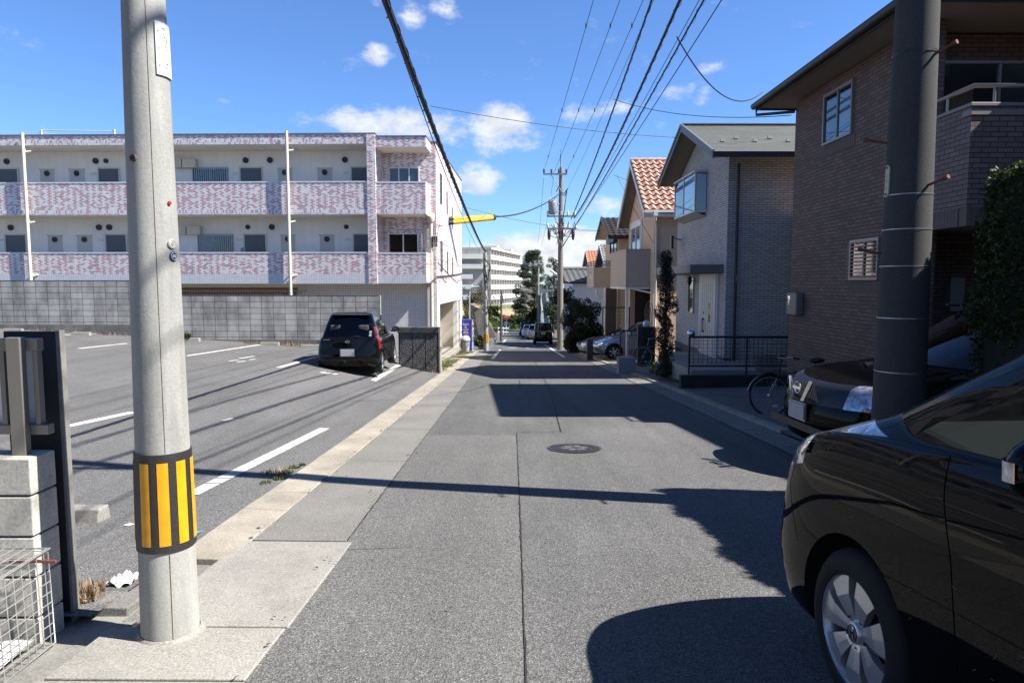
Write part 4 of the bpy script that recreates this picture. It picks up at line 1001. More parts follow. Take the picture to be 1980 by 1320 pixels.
    # split by slot (and by island for windows and lamps)
    mats = {'body': paint, 'windshield': P.get('glassmat', GLASS), 'rear_window': P.get('rearmat', P.get('glassmat', GLASS)), 'window': P.get('glassmat', GLASS), 'headlight': LAMP, 'taillight': RED_L, 'grille': P.get('grillemat', BLACK), 'lower_trim': P.get('trimmat', BLACK), 'wheel_arch': BLACK}
    sb = bmesh.new(); sb.from_mesh(fm); parts = {}
    for si, nm in enumerate(SL):
        fs = [f for f in sb.faces if f.material_index == si]
        if not fs: continue
        if nm in ('window', 'headlight', 'taillight', 'wheel_arch'):
            left = set(fs); isl = []
            while left:
                st = [left.pop()]; g = []
                while st:
                    f = st.pop(); g.append(f)
                    for e in f.edges:
                        for q in e.link_faces:
                            if q in left: left.discard(q); st.append(q)
                if len(g) > 3: isl.append(g)
        else: isl = [fs]
        for g in isl:
            idx = {}; vs = []; fc = []
            for f in g:
                q = []
                for v in f.verts:
                    if v.index not in idx: idx[v.index] = len(vs); vs.append(v.co.copy())
                    q.append(idx[v.index])
                fc.append(q)
            m2 = D.meshes.new(nm); m2.from_pydata(vs, [], fc); m2.polygons.foreach_set('use_smooth', [True]*len(fc)); m2.update()
            if nm in ('body',):
                try: m2.set_sharp_from_angle(angle=R(38))
                except Exception: pass
            pn = nm if nm != 'wheel_arch' else 'arch_liner'
            parts.setdefault(nm, []).append(link(pn, m2, mats[nm], t))
    sb.free()
    # floor and seats inside
    MB().box(-w+.16, w-.16, -Lh+.35, Lh-.5, gc+.02, gc+.1).build('floor_pan', DARKIN, t)
    if P.get('seats', True):
        for y in P.get('seaty', (cf-1.35, cf-2.2)):
            for x in (-.36, .36):
                m = MB(); zz = gc+.33; m.box(x-.22, x+.22, y-.05, y+.42, zz-.22, zz); m.hexa([(x-.22, y-.12, zz), (x+.22, y-.12, zz), (x+.22, y+.02, zz), (x-.22, y+.02, zz), (x-.2, y-.3, zz+.55), (x+.2, y-.3, zz+.55), (x+.2, y-.2, zz+.55), (x-.2, y-.2, zz+.55)]); m.box(x-.13, x+.13, y-.34, y-.25, zz+.58, zz+.74); m.build('seat', SEAT, t, bev=.03)
        MB().hexa([(-w+.2, cf-.65, .6), (w-.2, cf-.65, .6), (w-.2, cf-.05, .6), (-w+.2, cf-.05, .6), (-w+.2, cf-.55, zb-.02), (w-.2, cf-.55, zb-.02), (w-.2, cf-.15, zh-.03), (-w+.2, cf-.15, zh-.03)]).build('dashboard', DARKIN, t, bev=.03)
    # wheels
    rimr = wr*P.get('rim', .66); tw = P.get('tw', .20)
    for yw in (P['yf'], P['yr']):
        for sg in (-1, 1):
            x1 = sg*(w-.012); x0 = sg*(w-.012-tw)
            m = MB(); prof = [(rimr-.01, 0), (rimr+.015, -.012), (rimr+.05, -.002), (wr-.03, .004), (wr-.006, .026), (wr, .05), (wr, tw-.05), (wr-.02, tw-.01), (rimr, tw)]
            m.lathe([(r, x1-sg*h) for r, h in prof], (0, yw, wr), 48, axis='x', cap=False); wo = m.build('wheel', RUBBER, t, fix=True)
            m = MB(); fx = lambda d: x1-sg*d
            m.lathe([(rimr*.985, fx(-.004)), (rimr*.99, fx(.0)), (rimr*.93, fx(.016)), (rimr*.90, fx(.07)), (rimr*.88, fx(.16))], (0, yw, wr), 48, axis='x', cap=False)
            n = P.get('spokes', 7); 
            for k in range(n):
                a = 2*math.pi*k/n+P.get('spin', .3); ca, sa = math.cos(a), math.sin(a)
                def q(r, ww, d, s): return (fx(d), yw+r*ca-s*ww*sa, wr+r*sa+s*ww*ca)
                pr = P.get('spokeprof', ((.13, .34, .012), (.55, .17, .004), (.93, .30, .016)))
                rows = [[q(r_*rimr, w_*rimr*.5, d_+.03, -1), q(r_*rimr, w_*rimr*.5, d_, -1), q(r_*rimr, w_*rimr*.12, d_+P.get('dish', .0), -1) if P.get('split') else q(r_*rimr, 0, d_-.002, 1), q(r_*rimr, w_*rimr*.5, d_, 1), q(r_*rimr, w_*rimr*.5, d_+.03, 1)] for r_, w_, d_ in pr]
                m.grid(rows, False)
            m.lathe([(.001, fx(.006)), (rimr*.17, fx(.006)), (rimr*.19, fx(.012)), (rimr*.20, fx(.05))], (0, yw, wr), 24, axis='x', cap=False)
            m.build('rim', ALLOY, wo, fix=False)
            b = MB(); b.lathe([(.001, fx(.085)), (rimr*.9, fx(.085))], (0, yw, wr), 24, axis='x', cap=False); b.build('brake_disc', M('brake_dark', (.03, .03, .03), .5, metal=.4, var=.3), wo)
            if P.get('hub'):
                P['hub'](wo, fx, yw, wr, rimr, sg)
    # door handles and mirrors
    for sg in (-1, 1):
        my = cf-P.get('mirback', .38); mz = belt(my)+P.get('mirz', .13); xm = sg*(w+.08)
        m = MB(); m.ball((xm, my, mz), .11, 16, 10, (1.0, .72, .78)); m.ob((sg*(w-.06), my, mz-.06), (sg, 0, 0), (0, 1, 0), 0, .1, -.02, .02, -.03, .03); mo = m.build('side_mirror', paint, t)
        m = MB(); m.ob((xm, my, mz), (sg, 0, 0), (0, -1, 0), -.07, .07, -.055, .055, .066, .08); m.build('mirror_glass', CHROME, mo)
        if P.get('mirlamp'):
            m = MB(); m.add([(xm+sg*math.cos(a)*.112*(1 if b else 1)*math.cos(0), my+math.sin(a)*.083, mz-.028+b*.05) for b in (0, 1) for a in np.linspace(-.2, 1.35, 10)], [(k, k+1, k+11, k+10) for k in range(9)], True); m.build('turn_signal', LAMP, mo)
        for hy in P.get('handles', (cf-1.35, cf-2.3)):
            m = MB(); m.tube([(sg*(w-.02), hy+.1, belt(hy)-.12), (sg*(w+.022), hy+.07, belt(hy)-.12), (sg*(w+.022), hy-.07, belt(hy)-.12), (sg*(w-.02), hy-.1, belt(hy)-.12)], .013, 8); m.build('door_handle', paint, t)
    return t, parts
def add_plate(t, y, z, face, w=.33, h=.165, mat=None, tilt=0, x=0):
    m = MB(); m.ob((x, y, z), (1, 0, 0), (0, face, 0), -w/2, w/2, 0, h, .0, .012); o = m.build('number_plate', mat or PLATE, t, bev=.004)
    m = MB(); m.ob((x, y, z), (1, 0, 0), (0, face, 0), -w/2-.015, w/2+.015, -.015, h+.015, -.02, -.001); m.build('plate_holder', STEEL, o)
def paint(name, col, rough=.22, metal=0, scr=0):
    m, nt, b = newmat(name); co = objco(nt)
    b.inputs['Base Color'].default_value = c4(col); b.inputs['Roughness'].default_value = rough; b.inputs['Metallic'].default_value = metal
    b.inputs['Coat Weight'].default_value = 1; b.inputs['Coat Roughness'].default_value = .025; b.inputs['Coat IOR'].default_value = 1.5 if metal else 1.36; b.inputs['Specular IOR Level'].default_value = .5 if metal else .0
    dust = rng(nt, noise(nt, co, 3, 6, .7), 0, .25, .4, .75)
    nt.links.new(mix(nt, dust, c4(col), c4((col[0]*.8+.006, col[1]*.8+.0055, col[2]*.8+.005))), b.inputs['Base Color'])
    return m
PB_BLACK = paint('paint_black', (.0045, .0045, .005)); PB_VAN = paint('paint_black_van', (.0035, .003, .0034)); PB_VAN.node_tree.nodes['Principled BSDF'].inputs['Coat Weight'].default_value = .62; PB_SUV = paint('paint_black_suv', (.004, .0038, .0036)); PB_SUV.node_tree.nodes['Principled BSDF'].inputs['Coat Weight'].default_value = .45
PB_BLUE = paint('paint_blue_grey', (.34, .39, .48), .3, .5); PB_SILVER = paint('paint_silver', (.75, .75, .73), .3, .7); PB_WHITE = paint('paint_white', (.70, .70, .69)); PB_GREY = paint('paint_grey', (.30, .30, .29), .3, .6)
hx = lambda *n: [('s', i) for i in n]
F_ = lambda *n: [('f', i) for i in n]
R_ = lambda *n: [('r', i) for i in n]
def ring(mb, c, rx, rz, r, n=24, plane='xz'):
    mb.tube([(c[0]+rx*math.cos(a), c[1], c[2]+rz*math.sin(a)) for a in np.linspace(0, 2*math.pi, n, endpoint=False)], r, 6, closed=True)
# ---- black hatchback in the car park, seen from behind
GLASS_V = glassmat('van_glass', (.55, .64, .60), .5)
def hatchback():
    P = dict(L=3.62, W=1.63, H=1.60, belt=.92, rcr=.22, pr=2.5, hood=.97, cowl=.98, rear=-1.62, rooff=.22, roofr=-1.33, wheel=.29, yf=1.22, yr=-1.24, roofin=.27, tuck=.10, rearin=.06, wedge=.03, nose=.74,
             stations=[.02, .10, .24, .30, .40, .52, .56, .66, .78, .86, .93, .98], glass=(2, 3, 4, 6, 7), rwn=4, zones=((4, 9, R_(5)+hx(11), 5),), rim=.68, spokes=8,
             spokeprof=((.15, .26, .012), (.55, .16, .006), (.95, .22, .014)), seaty=(-.3, -1.15), gap=.04, seams=[[(.02, .95), (.02, .5), (.12, .35)], [(-.86, .98), (-.88, .62), (-.75, .40)]], mirback=.25)
    x, y = Glot(688, 724); x -= .17
    yc = y+1.62; rzr = R(2.0); c = (x-.06, yc, lotz(x, yc)-.01)
    t, parts = car('hatchback', 'black compact hatchback parked beside the dark ribbed wall', 'car', c, rzr, P, PB_BLACK, pitch=-.012)
    add_plate(t, -1.815, .50, -1)
    m = MB(); ring(m, (0, -1.752, .86), .055, .037, .005); ring(m, (0, -1.753, .868), .045, .014, .004); ring(m, (0, -1.755, .866), .018, .028, .004); m.build('emblem', CHROME, t)
    m = MB(); m.box(-.62, -.45, -1.735, -1.725, .905, .918); m.build('model_badge', CHROME, t)
    m = MB(); m.tube([(.02, -1.63, .955), (.10, -1.67, .98), (.20, -1.67, 1.0), (.30, -1.65, .985)], .009, 6); m.build('rear_wiper', BLACK, t)
    m = MB(); m.ob((0, -1.80, .0), (1, 0, 0), (0, -1, 0), -.74, .74, .395, .41, -.02, .012); m.build('bumper_groove', BLACK, t)
    for dz, r in ((0, .038), (.075, .035)):
        m = MB(); m.tube([(.565, -1.655+dz*.5, 1.02+dz), (.565, -1.66+dz*.5, 1.02+dz)], r, 16); m.build('round_sticker', M('sticker', (.55, .66, .66), .5, var=.3, vs=40), t)
    m = MB(); m.tube([(.1, -.9, 1.59), (.1, -1.15, 1.76)], .004, 5); m.build('aerial', BLACK, t)
    m = MB(); m.hexa([(-.50, -1.33, 1.515), (.50, -1.33, 1.515), (.46, -1.15, 1.53), (-.46, -1.15, 1.53), (-.48, -1.42, 1.525), (.48, -1.42, 1.525), (.46, -1.15, 1.585), (-.46, -1.15, 1.585)]); m.build('roof_spoiler', PB_BLACK, t, bev=.02)
hatchback()
# ---- the black minivan in the foreground
def minivan():
    def hub(wo, fx, yw, wr, rimr, sg):
        m = MB(); s = rimr*.085; d = fx(.003)
        for q in (((-1.0, 1.1), (-.55, 1.1), (-.45, -1.1), (-.85, -1.1)), ((1.0, 1.1), (.55, 1.1), (.45, -1.1), (.85, -1.1)), ((-.5, .18), (.5, .18), (.5, -.18), (-.5, -.18))):
            m.quad(*[(d, yw+a*s*.8, wr+b*s) for a, b in q])
        for a in np.linspace(0, 6.283, 24, endpoint=False): pass
        m.tube([(d, yw+1.5*s*math.cos(a), wr+1.6*s*math.sin(a)) for a in np.linspace(0, 6.283, 20, endpoint=False)], .0022, 5, closed=True)
        m.build('hub_emblem', M('emblem_dark', (.10, .10, .11), .25, metal=.9, var=0), wo)
        for k in range(5):
            b = MB(); a = 2*math.pi*k/5+.9; r = rimr*.29; c = (fx(.016), yw+r*math.cos(a), wr+r*math.sin(a)); b.tube([c, (fx(.06), c[1], c[2])], .011, 6); b.build('wheel_nut', BLACK, wo)
    P = dict(L=4.85, W=1.695, H=1.86, belt=1.12, hood=1.205, hexp=1.15, cowl=1.56, rear=-2.2, rooff=.27, roofr=-2.0, wheel=.325, yf=1.44, yr=-1.32, roofin=.155, tuck=.07, wedge=.03, nose=.99, bowf=.15, crease=.62,
             stations=[.02, .075, .17, .215, .235, .44, .47, .60, .70, .74, .90, .97], glass=(1, 2, 4, 6, 7, 9), zones=((5, 7, F_(3, 4)+hx(0), 4), (4, 6, F_(0, 1, 2), 6)),
             rim=.71, tw=.21, spokes=7, spin=.18, spokeprof=((.17, .20, .026), (.30, .24, .016), (.62, .40, .004), (.95, .62, .012)), gap=.05, clear=.19, sub=2,
             seams=[[(.95, 1.12), (.93, .98), (.88, .80), (.84, .50), (.86, .24)], [(-.62, 1.12), (-.62, .24)], [(1.93, .93), (2.0, .80), (1.86, .56)]], mirlamp=True, mirback=1.14, mirz=.06, glassmat=GLASS_V, seaty=(-.1, -1.1), handles=(-.35, -.9), hub=hub, creases=((6, .25), (8, .5), (10, .5), (1, .3)))
    rz = R(4.0); f = Vector((-math.sin(rz), math.cos(rz), 0)); rt = Vector((f.y, -f.x, 0))
    wc = Vector((1.36, 2.61, 0)); c = wc+rt*(.8475-.012)-f*1.44
    c.z = zr(c.y)+.005
    t, parts = car('minivan', 'large black minivan with silver alloy wheels, close to the camera', 'minivan', c, rz, P, PB_VAN, pitch=-.0615)
    m = MB(); rr_ = random.Random(4)
    for k in range(12):
        y = 1.25+rr_.uniform(-.75, .35); z = .60+rr_.uniform(-.12, .28); l = rr_.uniform(.008, .03); a = rr_.uniform(-.9, .2)
        m.tube([(-.8492, y, z), (-.8492, y+l*math.cos(a), z+l*math.sin(a))], .0005, 4)
    m.build('scratches', M('scratch', (.30, .29, .28), .6, var=.2), t)
minivan()
# ---- black SUV with its nose to the road
def suv():
    P = dict(L=4.45, W=1.765, H=1.68, belt=1.03, hood=1.08, cowl=.98, rear=-1.95, rooff=.18, roofr=-1.72, wheel=.34, yf=1.36, yr=-1.27, roofin=.22, tuck=.09, wedge=.05, nose=.93, bowf=.20, crease=.70,
             stations=[.02, .10, .24, .30, .37, .50, .54, .66, .72, .80, .92, .98], glass=(1, 2, 3, 4, 6, 7, 9), zones=((4, 6, F_(3, 4)+hx(0), 4), (4, 6, F_(0, 1, 2), 6)), clear=.24,
             seams=[[(.72, 1.04), (.72, .5), (.62, .3)], [(-.28, 1.05), (-.28, .3)]], rim=.64, glassmat=GLASS)
    rz = R(94.5); f = Vector((-math.sin(rz), math.cos(rz), 0)); nose = Vector((3.17, 7.42, 0)); c = nose-f*2.2; c.z = rz_(4.6, 7.4)-.02
    t, parts = car('suv', 'black off-road car parked nose to the road behind the dark pole', 'car', c, rz, P, PB_SUV)
    add_plate(t, 2.235, .50, 1)
    m = MB(); ring(m, (0, 2.235, .83), .062, .062, .009); m.box(-.085, .085, 2.228, 2.246, .815, .845); m.build('emblem', CHROME, t)
    for s in (-1, 1):
        m = MB(); m.prism([(s*.20, 2.20, .93), (s*.26, 2.19, .93), (s*.14, 2.225, .70), (s*.085, 2.23, .70)], (0, .015, 0)); m.build('grille_bar', CHROME, t, fix=True)
    m = MB(); m.box(-.62, .62, 2.21, 2.232, .38, .46); m.build('bumper_opening', BLACK, t)
    m = MB()
    for i in range(-9, 10):
        m.tube([(i*.03-.05, 2.205-abs(i)*.003, .71), (i*.03+.05, 2.205-abs(i)*.003, .90)], .003, 4); m.tube([(i*.03+.05, 2.207-abs(i)*.003, .71), (i*.03-.05, 2.207-abs(i)*.003, .90)], .003, 4)
    m.build('grille_mesh', BLACK, t)
    for s in (-.3, .25): m = MB(); m.tube([(s, 1.02, 1.10), (s+.5, .93, 1.145)], .008, 6); m.build('wiper', BLACK, t)
    for s in (-1, 1): m = MB(); m.tube([(s*.62, .1, 1.70), (s*.62, -1.6, 1.70)], .018, 8); m.tube([(s*.62, .05, 1.65), (s*.62, .1, 1.70)], .016, 6); m.build('roof_rail', BLACK, t)
suv()
# ---- silver blue SUV under the balcony, silver saloon beside it
def small_car(name, label, cat, nose, rz, P, pnt, grp=None):
    f = Vector((-math.sin(rz), math.cos(rz), 0)); c = Vector(nose)-f*P['L']/2; return car(name, label, cat, c, rz, P, pnt, grp)
PSUV = dict(L=4.35, W=1.815, H=1.68, belt=1.05, hood=1.06, cowl=1.02, rear=-1.9, rooff=.15, roofr=-1.7, wheel=.345, yf=1.32, yr=-1.24, nose=.82, zones=((4, 6, F_(3, 4)+hx(0), 4), (4, 5, F_(0, 1, 2), 6), (2, 3, F_(0, 1, 2, 3), 6)), clear=.24, rim=.68, spokes=6, sub=1, trim=0)
PSED = dict(L=4.4, W=1.70, H=1.47, belt=.92, hood=.92, cowl=.92, rear=-1.75, rooff=.05, roofr=-1.0, wheel=.305, yf=1.38, yr=-1.25, nose=.68, zones=((4, 6, F_(3, 4)+hx(0), 4), (3, 5, F_(0, 1, 2), 6)), rim=.66, sub=1)
small_car('suv', 'silver blue off-road car parked nose out under the beige balcony', 'car', (3.78, 31.2, rz_(4.6, 31.2)), R(90), PSUV, PB_BLUE)
t, _ = small_car('saloon_car', 'silver saloon car peeping out between the round bush and the gate post', 'car', (3.52, 35.4, rz_(4.2, 35.4)), R(91), PSED, PB_SILVER); add_plate(t, 2.21, .42, 1, mat=WHITE_T)
# ---- cars down the street
PKEI = dict(L=3.4, W=1.475, H=1.70, belt=.98, hood=.96, cowl=1.35, rear=-1.62, rooff=.9, roofr=-1.60, wheel=.27, yf=1.2, yr=-1.2, nose=.86, roofin=.12, tuck=.05, rearin=.01, rwn=4, zones=((4, 6, R_(5)+hx(11), 5),), sub=1, wedge=0, seats=False, glassmat=GLASS_D)
t, _ = car('kei_van', 'black boxy van with a yellow plate parked along the right kerb', 'van', (2.62, 54.2, zr(54.2)), R(-1), PKEI, PB_BLACK, pitch=-.056)
add_plate(t, -1.72, .80, -1, mat=M('yellow_plate', (.70, .52, .05), .5, var=.1)); MB().box(-.66, .66, -1.71, -1.69, 1.0, 1.05).build('chrome_strip', CHROME, t)
PWAG = dict(L=4.2, W=1.68, H=1.52, belt=.93, hood=.95, cowl=.95, rear=-1.85, rooff=.1, roofr=-1.6, wheel=.30, yf=1.3, yr=-1.25, nose=.72, rwn=4, zones=((5, 6, R_(5)+hx(11), 5),), sub=1, seats=False, glassmat=GLASS_D)
car('estate_car', 'grey estate car parked just beyond the black boxy van', 'car', (2.6, 68, zr(68)), R(-1), PWAG, PB_GREY, pitch=-.056)
car('estate_car', 'white estate car parked third in the row along the right kerb', 'car', (2.2, 76, zr(76)), R(1), dict(PWAG, H=1.46), PB_WHITE, pitch=-.056)
car('kei_van', 'dark van farthest down the street before the green bank', 'van', (2.0, 88, zr(88)), R(1), PKEI, PB_BLACK, pitch=-.056)
# ---- bicycles
def bicycle(name, label, loc, rz, frame, basket=True, lean=.05):
    t = thing(name, label, 'bicycle', loc, rz, None, local=True); t.rotation_euler = (lean, 0, rz)       # forward is +X
    r = .335; fy = MB()
    tyre = M('bike_tyre', (.02, .02, .02), .8, var=.1)
    for x in (-.54, .54):
        m = MB(); m.tube([(x+r*math.cos(a), 0, r+r*math.sin(a)) for a in np.linspace(0, 6.283, 36, endpoint=False)], .018, 6, closed=True); wo = m.build('wheel', tyre, t)
        m = MB(); m.tube([(x+(r-.022)*math.cos(a), 0, r+(r-.022)*math.sin(a)) for a in np.linspace(0, 6.283, 36, endpoint=False)], .009, 6, closed=True); m.tube([(x, -.05, r), (x, .05, r)], .025, 8)
        m.build('rim', STEEL, wo); s = MB()
        for k in range(18):
            a = k*math.pi/9; s.tube([(x, .03*(-1)**k, r), (x+(r-.02)*math.cos(a), 0, r+(r-.02)*math.sin(a))], .0016, 3, False)
        s.build('spokes', STEEL, wo)
        m = MB(); m.tube([(x+(r+.035)*math.cos(a), 0, r+(r+.035)*math.sin(a)) for a in np.linspace(.3 if x < 0 else .2, 2.9 if x < 0 else 2.2, 18)], .02, 6); m.build('mudguard', frame, t)
    for k, a in ((1, 2.0), (2, 4.2)):
        m = MB(); m.ob((.54+.2*math.cos(a), 0, r+.2*math.sin(a)), (1, 0, 0), (0, -1, 0), -.035, .035, -.014, .014, -.01, .01); m.build('reflector', WHITE_T, t)
    m = MB(); bb = (-.06, 0, .28); st = (-.20, 0, .78); hd_ = (.36, 0, .86); hl = (.40, 0, .66)
    for a, b, rr in ((bb, st, .016), (bb, hl, .02), (st, (.34, 0, .70), .014), (st, (-.54, .06, r), .009), (st, (-.54, -.06, r), .009), (bb, (-.54, .06, r), .01), (bb, (-.54, -.06, r), .01), (hd_, hl, .02), (hl, (.54, .055, r), .011), (hl, (.54, -.055, r), .011), (st, (-.23, 0, .90), .013), (hd_, (.33, 0, .98), .014)): m.tube([a, b], rr, 8)
    m.build('frame', frame, t)
    m = MB(); m.tube([(.16, -.29, .97), (.30, -.27, 1.0), (.36, -.1, .97), (.34, 0, .97), (.36, .1, .97), (.30, .27, 1.0), (.16, .29, .97)], .012, 8); h = m.build('handlebar', STEEL, t)
    for s in (-1, 1): m = MB(); m.tube([(.16, s*.29, .97), (.27, s*.277, .994)], .018, 8); m.build('grip', BLACK, h)
    m = MB(); m.ball((-.25, 0, .93), .12, 12, 8, (1.15, .8, .4)); m.build('saddle', BLACK, t)
    m = MB(); m.tube([(bb[0]+.085*math.cos(a), .05, bb[2]+.085*math.sin(a)) for a in np.linspace(0, 6.28, 20, endpoint=False)], .006, 5, closed=True); m.tube([(-.06, .07, .28), (.06, .08, .16)], .009, 6); m.tube([(-.06, -.07, .28), (-.18, -.08, .40)], .009, 6); m.box(.02, .11, .08, .16, .15, .17); m.box(-.22, -.13, -.16, -.08, .39, .41); m.build('crank', STEEL, t)
    if basket:
        m = MB(); bx0, bx1 = .42, .72
        for z in np.linspace(.74, 1.0, 7):
            e = (z-.74)*.16; m.tube([(bx0-e, -.15-e, z), (bx1+e, -.15-e, z), (bx1+e, .15+e, z), (bx0-e, .15+e, z)], .004, 4, closed=True)
        for k in range(9):
            yy = -.15+.0375*k; m.tube([(bx1, yy, .74), (bx1+.04, yy*1.25, 1.0)], .003, 4); m.tube([(bx0, yy, .74), (bx0-.04, yy*1.25, 1.0)], .003, 4)
        for k in range(9):
            xx = bx0+.0375*k; m.tube([(xx, -.15, .74), (xx, -.19, 1.0)], .003, 4); m.tube([(xx, .15, .74), (xx, .19, 1.0)], .003, 4)
        m.box(bx0, bx1, -.15, .15, .735, .745); m.build('basket', M('basket_black', (.02, .02, .022), .5, var=.1), t)
    return t
g = G(1492, 806); bicycle('bicycle', 'black bicycle with a front basket leaning behind the off-road car', (g.x+.52, g.y+.05, g.z+.02), R(180), M('bike_frame', (.02, .02, .025), .3, var=0, coat=1))
bicycle('bicycle', 'small dark bicycle standing behind the gate rail by the tall thin tree', (5.3, 24.4, rz_(5, 24.4)), R(160), M('bike_frame_grey', (.10, .10, .11), .3, var=0), False)
# ================================================================== RIGHT SIDE: HOUSES
BRICK_B = bricks('brown_brick', [(0, (.165, .098, .073)), (.4, (.19, .115, .086)), (.75, (.14, .082, .062))], (.045, .032, .028), .23, .072, .007, .5, .75, .9, big=.08)
BRICK_B2 = bricks('brown_brick_light', [(0, (.20, .135, .118)), (.5, (.225, .155, .135)), (.8, (.175, .115, .10))], (.055, .04, .038), .23, .072, .007, .5, .75, .9, big=.06)
BRICK_G = bricks('grey_brick', [(0, (.50, .475, .45)), (.4, (.54, .51, .48)), (.75, (.45, .42, .40))], (.16, .15, .14), .23, .065, .007, .5, .75, .9, big=.06)
ROOF_G = bricks('roof_green_slate', [(0, (.085, .091, .078)), (.5, (.10, .106, .09)), (.8, (.074, .08, .07))], (.05, .055, .045), .6, .14, .008, .5, .7, .8, big=.08)
FASCIA = M('fascia_dark', (.030, .026, .024), .5, var=.1); FASC_G = M('fascia_green_grey', (.145, .155, .145), .5, var=.06); GUT_L = M('gutter_light', (.52, .52, .50), .4, var=.05)
BRONZE = M('bronze_frame', (.12, .095, .085), .4, metal=.4, var=.05); BEIGE_H = M('stucco_beige', (.62, .47, .33), .85, var=.05, vs=2, bmp=.1, bs=200, streak=.05); CREAM_H = M('stucco_cream', (.74, .58, .38), .85, var=.05, bmp=.1, bs=200); PEACH = M('stucco_peach', (.70, .51, .35), .85, var=.05, bmp=.08, bs=200)
BALC = M('balcony_tan', (.47, .385, .315), .8, var=.05, bmp=.15, bs=220)
SOFF = M('soffit_taupe', (.24, .20, .17), .8, var=.06)
DOORW = M('door_white', (.62, .62, .60), .45, var=.04); STONE_G = concrete('porch_tile', (.36, .34, .31), .15, .15, 50, 2)
def boxp(root, nm, mat, x0, x1, y0, y1, z0, z1, bev=0): return MB().box(x0, x1, y0, y1, z0, z1).build(nm, mat, root, bev)
# ---------------------------------------------------------------- brown brick house
def brown_house():
    t = thing('brown_house', 'two storey brown brick house with dark eaves and a corner balcony', 'house', (6.5, 11, -1))
    X = 6.5; Y0, Y1 = 11.05, 15.98; zb = -1.2; ze = 5.60
    # west wall
    boxp(t, 'wall', BRICK_B, X, X+.3, Y0, Y1, zb, ze); boxp(t, 'wall', BRICK_B, X+.301, 15, Y1-.3, Y1, zb, ze); boxp(t, 'wall', BRICK_B, X+.301, 15, Y0+.6, Y0+.9, 2.6, ze)
    # eaves: a hipped roof
    ex0, ey0, ey1, ex1 = 5.88, 10.35, 16.62, 16.0
    rz0 = 5.66
    r = MB(); rows = [Vector((ex0, ey0, rz0+.12)), Vector((ex1, ey0, rz0+.12)), Vector((ex1, ey1, rz0+.12)), Vector((ex0, ey1, rz0+.12))]; a, b = Vector((ex0+3.1, 13.5, rz0+1.55)), Vector((ex1-3.1, 13.5, rz0+1.55))
    r.quad(rows[3], rows[0], a); r.quad(rows[0], rows[1], b, a); r.quad(rows[1], rows[2], b); r.quad(rows[2], rows[3], a, b); r.build('roof', M('roof_dark_slate', (.05, .048, .047), .7, var=.15, vs=9), t)
    s = MB(); s.box(ex0, ex1, ey0, ey1, rz0-.02, rz0); s.build('soffit', SOFF, t)
    f = MB(); f.box(ex0-.03, ex0, ey0, ey1, rz0-.06, rz0+.13); f.box(ex0-.03, ex1, ey0-.03, ey0-.001, rz0-.06, rz0+.13); f.box(ex0-.03, ex1, ey1+.001, ey1+.03, rz0-.06, rz0+.13); f.build('fascia', FASCIA, t)
    g = MB(); g.tube([(ex0-.09, ey0-.1, rz0+.045), (ex0-.09, ey1+.1, rz0+.045)], .075, 12); g.tube([(ex0-.09, ey0-.09, rz0+.045), (ex1, ey0-.09, rz0+.045)], .075, 12); g.build('gutter', FASCIA, t)
    d = MB(); d.tube([(ex0-.09, ey1-.1, rz0-.03), (ex0-.09, ey1-.1, rz0-.19), (X-.02, ey1-.62, rz0-.24)], .035, 8); d.tube([(X-.04, Y1-.06, rz0-.3), (X-.04, Y1-.06, zb)], .03, 8) if False else None; d.build('downpipe', FASCIA, t)
    # windows in the west wall
    def yz(px, py): rr = ray(px, py); k = X/rr.x; return rr.y*k, CAMZ+rr.z*k
    ya, za = yz(1649, 262); yb, zb2 = yz(1593, 280); z1 = yz(1620, 172)[1]
    window_part(t, (X, yb, (za+zb2)/2+.0), (0, -1, 0), (-1, 0, 0), yb-ya, z1-(za+zb2)/2, 2, M('window_trim_light', (.30, .285, .275), .4, metal=.3, var=.05), M('window_sky', (.022, .026, .032), .03, var=0, spec=1, coat=1), .05, curtain=WGLASS)
    ya, za = yz(1700, 541); yb, zb2 = yz(1645, 540); z1 = yz(1672, 462)[1]
    fw = window_part(t, (X, yb, za), (0, -1, 0), (-1, 0, 0), yb-ya, z1-za, 2, MATS['window_trim_light'], WGLASS, .05)
    m = MB()
    for k in range(10): zz = za+.06+(z1-za-.1)*k/9.5; m.ob((X, yb, zz), (0, -1, 0), (-1, 0, 0), .03, yb-ya-.03, 0, .018, .075, .10)
    m.build('louvre', M('louvre_grey', (.15, .145, .14), .4, metal=.4, var=.1), fw, fix=True)
    for (y0, y1, z) in ((yz(1593, 280)[0]+.05, yz(1649, 262)[0]-.05, yz(1620, 271)[1]-.24), (yb+.05, ya-.05, za-.25)):
        yy = y0; m = MB()
        while yy > y1: m.box(X-.012, X+.01, yy-.075, yy-.006, z, z+.22); yy -= .08
        m.build('soldier_course', M('soldier_brick', (.14, .095, .08), .75, var=.12, vs=7), t)
    # meter box on the corner
    ya, za = yz(1552, 610); yb, zb2 = yz(1524, 610); zt = yz(1540, 565)[1]
    m = MB(); m.box(X-.18, X-.001, ya-.05, yb-.30, za, zt); mo = m.build('meter_box', M('meter_box', (.20, .185, .16), .5, var=.06), t, bev=.03); m = MB(); m.box(X-.186, X-.181, yb-.52, yb-.40, zt-.30, zt-.08); m.build('meter_window', LAMP, mo)
    # balcony on the corner, toward the camera
    bx1 = 12.5; by0 = 9.9; bz0, bz1 = 2.36, 4.02
    m = MB(); m.box(X-.001, bx1, by0, by0+.16, bz0+.26, bz1); m.box(X-.001, X+.15, by0+.16, Y0-.001, bz0+.26, bz1); m.build('balcony_wall', BRICK_B2, t)
    m = MB(); xx = X
